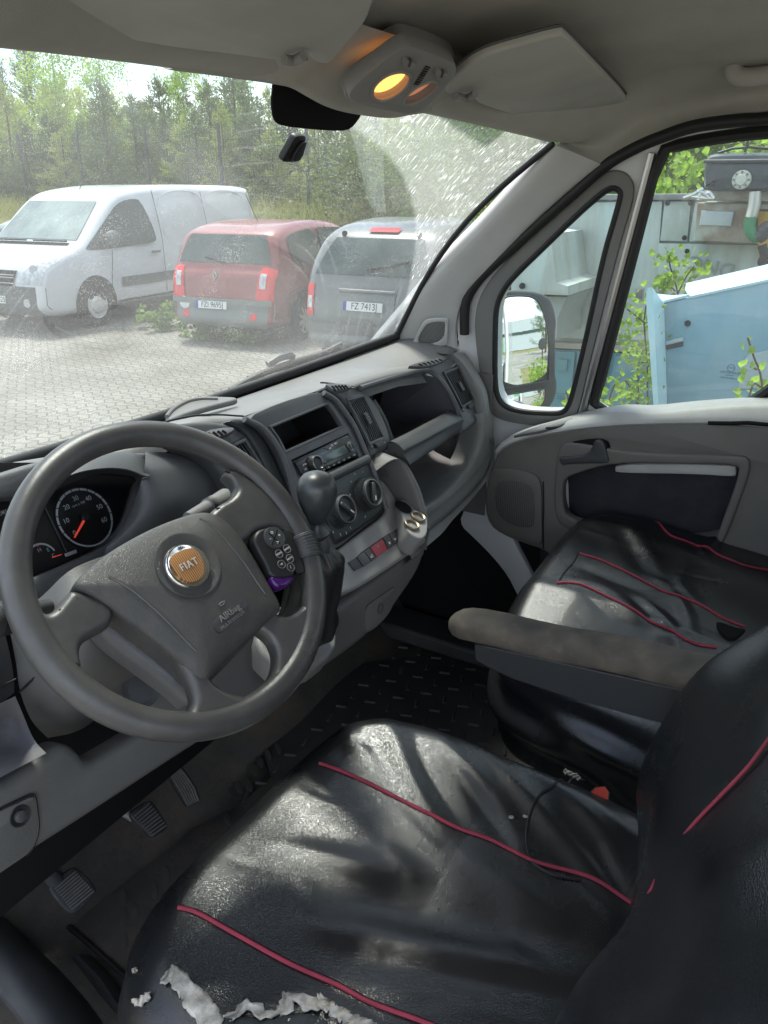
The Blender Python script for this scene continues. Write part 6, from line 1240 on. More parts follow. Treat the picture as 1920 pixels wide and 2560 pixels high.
mx = N.new('ShaderNodeMix'); mx.data_type = 'RGBA'; mx.blend_type = 'MULTIPLY'; mx.inputs[0].default_value = .9; L.new(br.outputs[0], mx.inputs[6])
rr = N.new('ShaderNodeValToRGB'); rr.color_ramp.elements[0].position = .3; rr.color_ramp.elements[0].color = (.48, .46, .41, 1); rr.color_ramp.elements[1].position = .65; rr.color_ramp.elements[1].color = (1, 1, 1, 1); L.new(no.outputs[0], rr.inputs[0]); L.new(rr.outputs[0], mx.inputs[7]); L.new(mx.outputs[2], b.inputs[0])
bp = N.new('ShaderNodeBump'); bp.inputs['Strength'].default_value = .6; bp.inputs['Distance'].default_value = .01; L.new(br.outputs['Fac'], bp.inputs['Height']); bp.invert = True; L.new(bp.outputs[0], b.inputs['Normal'])
def sheet(name, x0, x1, y0, y1, nx, ny, m, zf):
    X = np.linspace(x0, x1, nx); Y = np.linspace(y0, y1, ny)
    o = mk(name, [(x, y, zf(x, y)) for y in Y for x in X], grid_faces(ny, nx), m, None); o['kind'] = 'structure'; return o
M['earth'] = mat('grassy_earth', (.115, .12, .045), .95, .1, var=.8, vs=.9, var_col=(.21, .18, .10), grain=.5, gs=40, bump2=.6, b2s=6)
sheet('ground', -300, 500, -400, 500, 160, 160, M['earth'], lambda x, y: ground_z(x, y)-.03-(.04 if x < 12 else 0))
sheet('paved_yard', -30, 13.0, -40, 60, 12, 24, M['pave'], lambda x, y: GZ)
kb = boxo('kerb', (13.08, 20, GZ+.05), (.14, 90, .2), mat('concrete_kerb', (.30, .29, .27), .9, .2, var=.2, vs=3), None, b=.01); kb['kind'] = 'structure'

# ---------- cars ----------
def paint(n, c, r=.28): return mat(n, c, r, .5, coat=.5, var=.12, vs=2, dirt=.12, dcol=(.3, .28, .25), ds=3)
M['cglass'] = mat('car_window_glass', (.030, .050, .048), .22, .35, var=.7, vs=2.2, var_col=(.07, .10, .095)); M['tyre'] = mat('tyre_rubber', (.022, .022, .022), .85, .2); M['arch'] = mat('wheel_arch_dark', (.01, .01, .01), .95, .1)
M['tail'] = mat('red_lamp_plastic', (.62, .012, .015), .2, .5, emis=((1, .02, .02), .03)); M['clear'] = mat('clear_lamp_plastic', (.62, .64, .66), .12, .6, var=.5, vs=20); M['bump'] = mat('grey_bumper_plastic', (.10, .105, .11), .55, .4); M['alloy'] = mat('alloy_wheel', (.45, .45, .45), .35, .5, metal=.7)
M['platew'] = mat('number_plate_white', (.72, .73, .72), .5, .3); M['plateb'] = mat('number_plate_blue', (.02, .06, .35), .5, .3); M['ink'] = mat('plate_lettering_black', (.01, .01, .01), .5, .3)
class Car:
    def __init__(s, name, label, cat_, loc, rz, out, W, m, belt, tum=.16, r=.16, group=None, scale=1):
        s.W, s.belt, s.tum, s.r = W, belt, tum, r; o = cat(out, 6, closed=True); s.o = np.array(o); s.H = s.o[:, 1].max()
        t = np.roll(s.o, -1, 0)-np.roll(s.o, 1, 0); s.n = np.stack([t[:, 1], -t[:, 0]], 1); s.n /= np.linalg.norm(s.n, axis=1)[:, None]
        c = s.o.mean(0)
        if np.mean(np.sum(s.n*(s.o-c), 1)) < 0: s.n = -s.n
        s.L = np.abs(s.o[:, 0]).max(); s.root = empty(name, loc, label, cat_, group, rz); s.root.scale = (scale,)*3
        ys = [-1, -.985, -.95, -.9, -.82, -.7, -.4, 0, .4, .7, .82, .9, .95, .985, 1]
        s.body = loft('body', [[s.pt(i, y) for i in range(len(s.o))] for y in ys], m, s.root, local=True, ang=35)
    def yw(s, x, z):
        t = s.tum*max(0, (z-s.belt)/(s.H-s.belt))**1.25; e = .10*(abs(x)/s.L)**4; lo = .05*max(0, (.5-z)/.5); return s.W*(1-t-e-lo)
    def pt(s, i, y, lift=0):
        i %= len(s.o); f = int(math.floor(i)); q = i-f; p = s.o[f]*(1-q)+s.o[(f+1) % len(s.o)]*q; n = s.n[f]*(1-q)+s.n[(f+1) % len(s.o)]*q
        d = max(0, abs(y)-(1-s.r/s.W))*s.W; ins = s.r*(1-math.sqrt(max(0, 1-(d/s.r)**2)))*.55
        p = p-n*ins+n*lift; return np.array([p[0], y*s.yw(p[0], p[1]), p[1]])
    def near(s, x, z): return int(np.argmin(np.hypot(s.o[:, 0]-x, s.o[:, 1]-z)))
    def strip(s, name, a, b, y0, y1, m, par=None, lift=.012, ya=None, n=8, corner=.0):
        """patch that follows the shell between outline points a and b, from y0 to y1"""
        i, j = s.near(*a), s.near(*b); K = len(s.o)
        if (j-i) % K > K/2: i, j = j, i; 
        j = i+(j-i) % K; V = []
        for u in range(n+1):
            k = i+(j-i)*u/n; c = corner*max(0, abs(2*u/n-1)-.6)/.4
            yy0, yy1 = (y0, y1) if ya is None else (y0+(ya[0]-y0)*u/n, y1+(ya[1]-y1)*u/n)
            for v in range(n+1): V.append(s.pt(k, yy0+c+(yy1-yy0-2*c)*v/n, lift))
        return mk(name, V, grid_faces(n+1, n+1), m, par or s.root, local=True)
    def side(s, name, poly, m, sg=1, par=None, lift=.008, ch=1):
        p = chaikin([np.array([a, b]) for a, b in poly], ch) if ch else [np.array(q) for q in poly]; c = np.mean(p, 0); V = []
        q_ = []
        for a_, b_ in zip(p, p[1:]+p[:1]): 
            k_ = max(1, int(np.linalg.norm(b_-a_)/.12)); q_ += [a_+(b_-a_)*j/k_ for j in range(k_)]
        p = q_; c = np.mean(p, 0); FR = (.2, .4, .6, .8, 1) if max(np.ptp([a_[0] for a_ in p]), np.ptp([a_[1] for a_ in p])) > .3 else (1,)
        ring = [c+(q-c)*f for f in FR for q in p]; V = [(c[0], sg*(s.yw(*c)+lift), c[1])]+[(q[0], sg*(s.yw(*q)+lift), q[1]) for q in ring]; n = len(p)
        f = [(0, i+1, (i+1) % n+1) for i in range(n)]+[(1+k*n+i, 1+k*n+(i+1) % n, 1+(k+1)*n+(i+1) % n, 1+(k+1)*n+i) for k in range(len(FR)-1) for i in range(n)]
        return mk(name, V, f, m, par or s.root, local=True)
    def wheel(s, x, sg, R=.31, rim='alloy'):
        y = sg*(s.yw(x, .4)); a = [(x+(R+.085)*math.cos(t), R+.01+(R+.085)*math.sin(t)) for t in np.linspace(-.25, math.pi+.25, 22)]+[(x-R, .1), (x+R, .1)]
        s.side('wheel_arch', a, M['arch'], sg, lift=.006, ch=0)
        prof = [(-.19, R*.6), (-.2, R*.9), (-.17, R), (-.02, R), (.012, R*.93), (.015, R*.70), (.0, R*.66)]
        c = np.array([x, y-sg*.0, R]); w = lathe('wheel', c, (0, sg, 0), prof+[(-.03, R*.62), (-.03, .0001)], M['tyre'], s.root, seg=32, local=True)
        if rim == 'alloy':
            lathe('rim', c, (0, sg, 0), [(-.01, R*.68), (.006, R*.66), (-.005, R*.60), (-.028, R*.58)], M['alloy'], w, seg=32, local=True, caps=False)
            V, f = merge([box_vf(c+np.array([math.cos(t)*R*.36, sg*.0, math.sin(t)*R*.36]), (R*.55, .02, .045), ax=(np.array([math.cos(t), 0, math.sin(t)]), np.array([0, 1., 0]), np.array([-math.sin(t), 0, math.cos(t)]))) for t in np.linspace(0, 2*math.pi, 10)[:-1]])
            mk('rim_spokes', V, f, M['alloy'], w, local=True); lathe('hub_cap', c, (0, sg, 0), [(0, .05), (.015, .045), (.016, .0001)], M['alloy'], w, seg=16, local=True)
        else: lathe('rim', c, (0, sg, 0), [(.005, R*.62), (.01, R*.6), (-.01, R*.5), (.0, R*.42), (.02, R*.36), (.025, R*.2), (.02, .0001)], M['hub'], w, seg=28, local=True)
    def plate(s, x, z, y, dirx, txt, wd=.46, tilt=0):
        c = np.array([x, y, z]); sg = dirx; n = np.array([sg, 0, .12]); e = np.array([0, sg, 0.])
        u = np.cross(n, e); u /= np.linalg.norm(u); V, f = box_vf(c, (wd, .10, .01), ax=(e, u*-1, n/np.linalg.norm(n))); p = mk('number_plate', V, f, M['platew'], s.root, local=True, smooth=False)
        V, f = box_vf(c-e*(wd/2-.02)+n*.006, (.04, .10, .004), ax=(e, u, n/np.linalg.norm(n))); mk('plate_band', V, f, M['plateb'], p, local=True, smooth=False)
        cu = bpy.data.curves.new('plate_lettering', 'FONT'); cu.body = txt; cu.size = .105; cu.align_x = 'CENTER'; cu.align_y = 'CENTER'; cu.extrude = .001; ob = bpy.data.objects.new('t', cu); COL.objects.link(ob)
        me = bpy.data.meshes.new_from_object(ob.evaluated_get(bpy.context.evaluated_depsgraph_get())); bpy.data.objects.remove(ob); n1 = n/np.linalg.norm(n); uz = np.cross(n1, e)
        co = np.array([list(v.co) for v in me.vertices]); me.vertices.foreach_set('co', (np.outer(co[:, 0]*.88, e)+np.outer(co[:, 1], uz)+c+e*.02+n1*.008).astype('f').ravel()); me.materials.clear(); me.materials.append(M['ink'])
        o = bpy.data.objects.new('plate_lettering', me); COL.objects.link(o); o.parent = p
M['hub'] = mat('white_grey_hub_cap', (.50, .49, .50), .4, .4)
def rot2(x, y, a): return np.array([x*math.cos(a)-y*math.sin(a), x*math.sin(a)+y*math.cos(a)])
def place(contact, lx, ly, a, sc=1): 
    r = rot2(lx*sc, ly*sc, a); return (contact[0]-r[0], contact[1]-r[1], GZ)
# white van
a = math.radians(186); cpt = P('K', 800, 1245, z=GZ)
sc_out = [(2.40, .34), (2.43, .55), (2.40, .76), (2.28, .93), (2.0, 1.06), (1.62, 1.18), (1.25, 1.46), (.86, 1.76), (.5, 1.88), (-.3, 1.95), (-1.6, 1.96), (-2.75, 1.93), (-2.95, 1.82), (-3.02, 1.2), (-3.02, .6), (-2.95, .32), (-1.2, .24), (1.2, .24), (2.1, .22)]
vanw = Car('white_van', 'white panel van parked facing left behind the red car, front bumper dark', 'van', place(cpt, 1.45, .85, a, 1.1), a, sc_out, .95, paint('white_van_paint', (.60, .62, .66)), 1.1, tum=.15, r=.2, scale=1.1)
v = vanw
v.strip('windscreen', (1.58, 1.21), (.90, 1.74), -.86, .86, mat('van_windscreen_glass', (.16, .20, .195), .15, .5, var=.5, vs=1.6, var_col=(.34, .40, .38)), ya=(-.8, .8), corner=.0)
for sg in (1, -1):
    v.side('door_window', [(1.55, 1.12), (1.2, 1.36), (.85, 1.62), (.62, 1.73), (.35, 1.76), (.2, 1.74), (.06, 1.4), (.02, 1.18), (.06, 1.12), (.6, 1.10), (1.1, 1.08), (1.5, 1.08)], M['cglass'], sg)
    v.side('rubbing_strip', [(.9, .52), (.9, .66), (-.95, .66), (-.95, .52)], M['bump'], sg, ch=0)
    v.side('sill_shadow_line', [(1.0, .30), (1.0, .33), (-2.7, .33), (-2.7, .30)], M['arch'], sg, ch=0)
    for px_, z0, z1 in ((-.12, .35, 1.88), (-1.35, .35, 1.85), (1.12, .5, 1.05)): v.side('door_gap', [(px_, z0), (px_+.012, z0), (px_+.012+(0 if px_ < 1 else -.1), z1), (px_+(0 if px_ < 1 else -.1), z1)], M['arch'], sg, ch=0, lift=.004)
    [tube('panel_crease', [(x_, sg*(v.yw(x_, z_)+.002), z_) for x_, z_ in cat([np.array(q) for q in qq], 5, closed=True)], .006, v.body.data.materials[0], v.root, closed=True, seg=5, local=True) for qq in ([(-.28, 1.13), (-.28, 1.78), (-1.25, 1.80), (-1.25, 1.13)], [(-1.5, 1.13), (-1.5, 1.80), (-2.6, 1.78), (-2.65, 1.13)])]
    V, f = box_vf((-.02+.1, sg*(v.yw(0, .98)+.02), .98), (.2, .03, .035)); bev(mk('door_handle', V, f, M['bump'], v.root, local=True), .01)
    mb_ = empty('x', (0, 0, 0), None, None); bpy.data.objects.remove(mb_)
    lathe('wing_mirror', (1.12, sg*1.0, 1.22), (.1, sg, .1), [(-.06, .04), (-.02, .09), (.08, .115), (.16, .10), (.19, .05), (.195, .0001)], M['bump'], v.root, seg=16, local=True)
    v.wheel(1.45, sg, .32, 'hub'); v.wheel(-1.95, sg, .32, 'hub')
    # headlamp wraps the corner
    k0, k1 = v.near(2.40, .72), v.near(2.02, 1.04)
    v.strip('headlamp', (2.405, .70), (2.05, 1.03), sg*.60, sg*.97, M['clear'], lift=.012, ya=(sg*.72, sg*.99))
    lathe('headlamp_bulb', v.pt(v.near(2.33, .86), sg*.82, .015), (1, sg*.5, .4), [(0, .06), (.01, .055), (.012, .0001)], M['alloy'], v.root, seg=16, local=True)
    lathe('fog_lamp', v.pt(v.near(2.43, .45), sg*.72, .02), (1, sg*.3, 0), [(0, .06), (.01, .05), (.012, .0001)], M['clear'], v.root, seg=16, local=True)
v.strip('front_bumper', (2.30, .24), (2.42, .66), -1, 1, M['bump'], lift=.02, n=12)
v.strip('grille', (2.43, .66), (2.36, .85), -.45, .45, M['arch'], lift=.022, ya=(-.52, .52))
for z in (.70, .75, .80): 
    k = v.near(2.41, z); tube('grille_bar', [v.pt(k, y, .028) for y in (-.48, -.2, 0, .2, .48)], .009, M['alloy'], v.root, local=True, seg=6)
lathe('badge', v.pt(v.near(2.41, .76), 0, .03), (1, 0, .2), [(0, .07), (.015, .065), (.02, .0001)], M['alloy'], v.root, seg=20, local=True)
v.plate(2.465, .47, 0, 1, 'GWE 59025', .5)
tube('wiper', [v.pt(v.near(1.6, 1.19), y, .03) for y in (.75, .4, .05)], .012, M['arch'], v.root, local=True, seg=6); tube('wiper', [v.pt(v.near(1.6, 1.19), y, .03) for y in (-.1, -.4, -.8)], .012, M['arch'], v.root, local=True, seg=6)
v.strip('scuttle_vent', (1.68, 1.16), (1.60, 1.195), -.8, .8, M['arch'], lift=.01)
tube('roof_aerial', [(.55, .0, 1.89), (.25, -.1, 2.15)], .006, M['arch'], v.root, local=True, seg=5)
# red car
a = math.radians(9); cpt = P('L', 690, 722, z=GZ); SCL = 1.02
ro = [(2.1, .38), (2.13, .6), (2.02, .82), (1.7, .95), (1.15, 1.05), (.6, 1.38), (.15, 1.56), (-.5, 1.62), (-1.3, 1.59), (-1.72, 1.51), (-1.86, 1.38), (-2.0, 1.06), (-2.09, .94), (-2.14, .72), (-2.15, .5), (-2.08, .28), (-1.0, .22), (1.2, .22), (1.9, .22)]
red = paint('red_car_paint', (.24, .030, .028), .35)
rc_ = Car('red_car', 'red hatchback people carrier parked rear towards us between white van and grey car', 'car', place(cpt, -1.32, -.80, a, SCL), a, ro, .90, red, 1.02, tum=.17, r=.2, scale=SCL); v = rc_
v.strip('rear_window', (-1.80, 1.46), (-1.985, 1.08), -.80, .80, M['cglass'], ya=(-.90, .90), lift=.012)
for sg in (1, -1):
    v.side('side_window', [(-1.55, 1.12), (-1.62, 1.42), (-1.4, 1.49), (-.75, 1.53), (-.72, 1.08), (-1.4, 1.08)], M['cglass'], sg); v.side('side_window', [(-.66, 1.08), (-.66, 1.53), (.1, 1.50), (.14, 1.08)], M['cglass'], sg, ch=0)
    v.side('side_window', [(.2, 1.08), (.18, 1.49), (.5, 1.36), (1.0, 1.08)], M['cglass'], sg)
    v.strip('tail_lamp', (-2.0, 1.08), (-2.15, .66), sg*.76, sg*.99, M['tail'], lift=.015, ya=(sg*.70, sg*.99))
    v.strip('reversing_lamp', (-2.06, .98), (-2.13, .80), sg*.77, sg*.88, M['clear'], lift=.022)
    v.strip('rear_reflector', (-2.15, .46), (-2.13, .38), sg*.62, sg*.74, M['tail'], lift=.035)
    v.side('door_gap', [(-.70, .35), (-.69, .35), (-.69, 1.05), (-.70, 1.05)], M['arch'], sg, ch=0, lift=.004)
    v.side('door_gap', [(.17, .35), (.18, .35), (.18, 1.05), (.17, 1.05)], M['arch'], sg, ch=0, lift=.004)
    V, f = box_vf((-.5, sg*(v.yw(0, .92)+.015), .92), (.18, .025, .03)); mk('door_handle', V, f, M['alloy'], v.root, local=True)
    v.wheel(-1.32, sg, .31); v.wheel(1.35, sg, .31)
v.strip('rear_bumper', (-2.15, .60), (-2.05, .27), -1, 1, mat('grey_red_bumper', (.17, .19, .185), .4, .4), lift=.03, n=12)
v.strip('bumper_lip', (-2.16, .64), (-2.15, .59), -.98, .98, mat('grey_red_bumper', (.17, .19, .185), .4, .4), lift=.045, n=12)
v.plate(-2.20, .56, .12, -1, 'FZI 9695J', .5)
lathe('round_sticker', v.pt(v.near(-2.15, .56), .70, .035), (-1, 0, 0), [(0, .085), (.004, .08), (.005, .0001)], M['platew'], v.root, seg=24, local=True)
bpts = [v.pt(v.near(-2.09, .93), .10+dy, .02)+np.array([0, 0, dz]) for dy, dz in ((0, .06), (.035, 0), (0, -.06), (-.035, 0))]; tube('badge', bpts, .012, M['alloy'], v.root, closed=True, local=True, seg=6)
tube('rear_wiper', [v.pt(v.near(-1.985, 1.09), .0, .03), v.pt(v.near(-1.96, 1.14), .35, .04)], .014, M['arch'], v.root, local=True, seg=6)
tube('roof_aerial', [(-1.0, 0, 1.60), (-1.3, 0, 1.98)], .006, M['arch'], v.root, local=True, seg=5)
# grey car
a = math.radians(4); cpt = P('L', 908, 800, z=GZ)
go = [(2.1, .38), (2.12, .6), (2.0, .84), (1.6, 1.0), (1.0, 1.12), (.5, 1.42), (.1, 1.58), (-.5, 1.64), (-1.3, 1.60), (-1.7, 1.50), (-1.9, 1.30), (-2.04, 1.02), (-2.10, .86), (-2.15, .6), (-2.14, .42), (-2.05, .25), (-1.0, .22), (1.2, .22), (1.9, .22)]
gp2 = paint('silver_grey_paint', (.13, .142, .142), .35)
SCL = 1.06
gc = Car('grey_car', 'silver grey people carrier parked rear towards us, rightmost car by the pillar', 'car', place(cpt, -1.40, .74, a, 1.06), a, go, .93, gp2, 1.02, tum=.18, r=.24, scale=SCL); v = gc
v.strip('rear_window', (-1.77, 1.45), (-2.02, 1.05), -.72, .72, M['cglass'], ya=(-.86, .86), lift=.012)
v.strip('high_brake_lamp', (-1.60, 1.535), (-1.68, 1.51), -.25, .25, M['tail'], lift=.02)
for sg in (1, -1):
    v.side('side_window', [(-1.6, 1.12), (-1.6, 1.42), (-1.35, 1.5), (-.75, 1.54), (-.72, 1.08), (-1.5, 1.08)], M['cglass'], sg); v.side('side_window', [(-.66, 1.08), (-.66, 1.54), (.1, 1.50), (.14, 1.08)], M['cglass'], sg, ch=0)
    v.strip('tail_lamp', (-2.07, .95), (-2.15, .60), sg*.84, sg*1.0, M['tail'], lift=.015)
    v.strip('reversing_lamp', (-2.11, .80), (-2.13, .70), sg*.86, sg*.95, M['clear'], lift=.022)
    lathe('window_stop', v.pt(v.near(-1.72, 1.48), sg*.62, .02), (-1, 0, .5), [(0, .035), (.02, .03), (.022, .0001)], M['arch'], v.root, seg=12, local=True)
    v.wheel(-1.40, sg, .31); v.wheel(1.3, sg, .31)
v.strip('rear_bumper', (-2.15, .52), (-2.03, .26), -1, 1, gp2, lift=.05, n=12)
v.strip('bumper_groove', (-2.155, .40), (-2.15, .375), -.95, .95, M['alloy'], lift=.06, n=12)
v.strip('plate_recess', (-2.09, .88), (-2.155, .60), -.42, .42, gp2, lift=.02)
tube('tailgate_handle', [v.pt(v.near(-2.09, .90), y, .03) for y in (-.42, -.2, 0, .2, .42)], .022, gp2, v.root, local=True, seg=8)
v.plate(-2.185, .74, .02, -1, 'FZ 7413J', .5)
lathe('lower_badge', v.pt(v.near(-2.15, .50), -.05, .06), (-1, 0, 0), [(0, .08), (.01, .07), (.012, .0001)], M['bump'], v.root, seg=20, local=True)
tube('rear_wiper', [v.pt(v.near(-2.0, 1.08), .05, .03), v.pt(v.near(-1.97, 1.15), -.3, .04), v.pt(v.near(-1.95, 1.2), -.55, .04)], .016, M['arch'], v.root, local=True, seg=6)
# white car further back on the left, with a rack of folded metal
a = math.radians(192); loc = (vanw.root.location[0]+.4, vanw.root.location[1]+2.5, GZ)
wc_ = Car('white_car', 'white car at the far left edge, mostly hidden behind the white van', 'car', loc, a, [(x, z*.96) for x, z in ro], .88, paint('white_car_paint', (.6, .62, .63)), 1.0, tum=.17, r=.2); v = wc_
v.strip('windscreen', (1.1, 1.02), (.2, 1.48), -.78, .78, mat('white_car_windscreen', (.30, .36, .35), .08, .8, var=.5, vs=1.6), lift=.012)
for sg in (1, -1): v.wheel(1.35, sg, .31); v.wheel(-1.35, sg, .31)
V, f = [], []
sp_ = empty('scrap_stack', (8.6, 15.2, GZ), 'stack of grey folded metal frames at far left behind the cars', 'scrap stack')
for i in range(14):
    c = np.array([8.4+rng.normal()*.25, 14.6+i*.12, GZ+.35+.09*i]); boxo('metal_frame', c, (2.2, .9, .05), M['metal'], sp_, b=0, ax=frame((rng.normal()*.08, rng.normal()*.08, 1)))
# ---------- weeds ----------
def leaf_mesh(name, n, spread, size, m, up=.4, shape='leaf', parent=None, centers=None, local=True):
    V, f = [], []
    for i in range(n):
        c = centers[rng.integers(len(centers))]+rng.normal(size=3)*spread if centers is not None else rng.normal(size=3)*spread
        d = rng.normal(size=3); d[2] = abs(d[2])*up if up else d[2]; d /= np.linalg.norm(d); s = np.cross(d, rng.normal(size=3)); s /= np.linalg.norm(s); L_ = size*(.6+.8*rng.random()); w = L_*(.42 if shape == 'leaf' else .10)
        b = len(V)
        if shape == 'leaf': V += [c, c+d*L_*.45+s*w, c+d*L_, c+d*L_*.45-s*w]; f.append((b, b+1, b+2, b+3))
        else: V += [c-s*w, c+s*w, c+d*L_]; f.append((b, b+1, b+2))
    o = mk(name, V, f, m, parent, smooth=False, local=local); return o
def leafmat(n, c, c2, vs=3, tr=.5):
    m = mat(n, c, .6, .25, var=1, vs=vs, var_col=c2); nt = m.node_tree; b = nt.nodes['Principled BSDF']; t = nt.nodes.new('ShaderNodeBsdfTranslucent'); t.inputs[0].default_value = (c[0]*1.5, c[1]*1.6, c[2], 1); s = nt.nodes.new('ShaderNodeMixShader'); s.inputs[0].default_value = tr*.6
    nt.links.new(b.outputs[0], s.inputs[1]); nt.links.new(t.outputs[0], s.inputs[2]); nt.links.new(s.outputs[0], nt.nodes['Material Output'].inputs[0]); return m
M['weed'] = leafmat('weed_leaves', (.17, .26, .04), (.10, .17, .03), 8); M['birch'] = leafmat('young_birch_leaves', (.22, .31, .06), (.11, .18, .035), 5, .9); M['stem'] = mat('brown_stem', (.10, .07, .045), .8, .2)
def weed(label, k, u, v, r, n):
    c = P(k, u, v, z=GZ); e = empty('weed', c, label, 'weed', None)
    cs = [np.array([rng.normal()*r*.5, rng.normal()*r*.5, abs(rng.normal())*r*.45+.03]) for _ in range(26)]
    leaf_mesh('leaves', n, .035, .07, M['weed'], centers=cs, parent=e); V, f = merge([tube_vf([np.zeros(3), c_*.6+np.array([0, 0, .02]), c_], .004, 5) for c_ in cs]); mk('stems', V, f, M['stem'], e, local=True)
weed('sprawling green weed on the paving between van wheel and red car', 'T3', 700, 725, .42, 700); weed('low green weed on the paving in front of the red car bumper, by its left', 'T3', 930, 770, .34, 500); weed('small green weed in front of the red car near its rear wheel', 'T3', 1040, 790, .30, 420)

hy = np.linspace(-60, 330, 50); hill = mk('hills', [(260, y, -1) for y in hy]+[(300, y, 22+13*math.sin(y*.021+1)+5*math.sin(y*.06)) for y in hy]+[(360, y, -1) for y in hy], grid_faces(3, 50), mat('far_wooded_hill', (.10, .14, .16), .95, .1, var=.3, vs=.05), None); hill['kind'] = 'structure'
# ---------- fence ----------
fx = 18.0
fen = empty('wire_fence', (fx, 18, ground_z(fx, 18)), 'tall dark wire mesh fence on slim posts behind the parked cars', 'fence')
M['fence'] = mat('dark_blue_grey_fence', (.045, .055, .07), .5, .4)
ypos = sorted([float(P('T1', u, 720, x=fx)[1]) for u in (98, 350, 955, 1328)]+[float(P('T1', 640, 720, x=fx)[1])]+[34.5, 31.8, 29.2, 9.8, 7.2, 4.6, 2, -.6])
for y in ypos:
    z0 = ground_z(fx, y); V, f = box_vf((fx, y, z0+1.15), (.07, .07, 2.5)); mk('post', V, f, M['fence'], fen)
z0 = ground_z(fx, 0); parts = []
for z in np.arange(.15, 2.3, .2): parts.append(box_vf((fx-.04, 17, z0+z), (.008, 36, .010)))
for y in np.arange(-1, 35, .10): parts.append(box_vf((fx-.045, y, z0+1.2), (.005, .005, 2.2)))
V, f = merge(parts); mk('wire_panel', V, f, M['fence'], fen)
# ---------- pines, birch, wood ----------
M['pine1'] = leafmat('pine_needles', (.24, .29, .08), (.40, .40, .14), 1.2, .7); M['pine2'] = leafmat('dark_pine_needles', (.11, .16, .07), (.20, .24, .10), 1.5, .5); M['pine3'] = leafmat('pale_pine_needles', (.42, .44, .15), (.26, .32, .10), 1.2, .8); M['bark'] = mat('pine_bark', (.12, .08, .055), .9, .1, var=.4, vs=8)
M['bleaf'] = leafmat('birch_crown_leaves', (.28, .40, .07), (.20, .30, .06), 2, .8); M['bbark'] = mat('birch_bark', (.4, .38, .35), .8, .2, var=.5, vs=6)
def pine_mesh(H, R, n, seed):
    g = np.random.default_rng(seed); V, f = [], []
    nb = int(H*13)
    for i in range(nb):
        h = .06+.92*(i/nb); a = g.random()*6.28; Lb = R*(1-h)**.75*(.65+.6*g.random())+.12; d = np.array([math.cos(a), math.sin(a), .35+.5*h]); d /= np.linalg.norm(d); base = np.array([0, 0, h*H*.97])
        b = len(V); s = np.cross(d, [0, 0, 1]); V += [base-s*.012, base+s*.012, base+d*Lb]; f.append((b, b+1, b+2))
        m_ = int(n/nb*(.4+1.2*(1-h)))+5
        for _ in range(m_):
            t = .15+.85*g.random()**.7; c = base+d*Lb*t+g.normal(size=3)*.05*(1+R*.4); q = d*.6+g.normal(size=3)*.55+np.array([0, 0, .35]); q /= np.linalg.norm(q); s = np.cross(q, g.normal(size=3)); s /= np.linalg.norm(s); L_ = .13+.13*g.random(); b = len(V)
            V += [c-s*.022, c+s*.022, c+q*L_]; f.append((b, b+1, b+2))
    for _ in range(30):
        c = np.array([0, 0, H*.97])+g.normal(size=3)*np.array([.05, .05, .12]); b = len(V); V += [c-np.array([.02, 0, 0]), c+np.array([.02, 0, 0]), c+np.array([g.normal()*.03, g.normal()*.03, .25])]; f.append((b, b+1, b+2))
    return V, f
def tree_proto(name, label, catg, crown, m, H, tr_r, bark, grp):
    e = empty(name, (0, 0, -50), label, catg, grp); c = mk('crown', crown[0], crown[1], m, e, smooth=False, local=True)
    t = tube('trunk', [(0, 0, -.2), (.04, .02, H*.4), (.0, .03, H*.7), (0, 0, H*.98)], [tr_r, tr_r*.8, tr_r*.5, .01], bark, e, seg=8, local=True); return e
def copy_tree(src, loc, s, rz, label=None, m=None):
    r = src.copy(); COL.objects.link(r); r.location = [float(q) for q in loc]; r.scale = (s[0], s[0], s[1]) if hasattr(s, '__len__') else (s, s, s); r.rotation_euler = (0, 0, rz)
    if label: r['label'] = label
    for ch in src.children:
        c = ch.copy(); COL.objects.link(c); c.parent = r
        if m and c.name.startswith('crown'): c.material_slots[0].link = 'OBJECT'; c.material_slots[0].material = m
    return r
GRPT = 'young pines beyond the wire fence'
LBL = 'young pine in the dense row beyond the wire fence'
protos = [tree_proto('pine_tree', LBL, 'pine tree', pine_mesh(4.6, 1.25, 2600, s), M['pine1'], 4.4, .06, M['bark'], GRPT) for s in (1, 2, 3)]
spots = []
g = np.random.default_rng(5)
for row, (x0, dens) in enumerate(((19.4, 1.15), (21.0, 1.3), (23.2, 1.5), (26.5, 1.9))):
    y = -2.0
    while y < 36+row*4:
        spots.append((x0+g.normal()*.45, y, row)); y += dens*(.75+.5*g.random())
used = set()
for i, (x, y, row) in enumerate(spots):
    src = protos[i % 3]; near_ = abs(y-14.2) < 1.6
    sc = (.78+.32*g.random())*(1+.05*row); hgt = sc*(.58+.26*g.random()+.07*row)
    if row == 0 and 9 < y < 14.5: hgt *= .45; sc *= .8
    mt_ = [M['pine1'], M['pine3'], M['pine2'], M['pine2']][g.integers(4)] if row < 2 else [M['pine1'], M['pine2'], M['pine3']][g.integers(3)]
    loc = (x, y, ground_z(x, y)-.1)
    tone = {'pine_needles': 'mid green', 'dark_pine_needles': 'dark green', 'pale_pine_needles': 'pale yellowish'}[mt_.name]; lab = '%s young pine in the %s row beyond the wire fence' % (tone, ('first', 'second', 'third', 'last')[row])
    if i < 3:
        src['label'] = lab; src.children[0].material_slots[0].link = 'OBJECT'; [setattr(c_.material_slots[0], 'material', mt_) for c_ in src.children if c_.name.startswith('crown')]
    if i < 3: src.location = loc; src.scale = (sc, sc, hgt); src.rotation_euler = (0, 0, g.random()*6); continue
    copy_tree(src, loc, (sc, hgt), g.random()*6, lab, m=mt_)
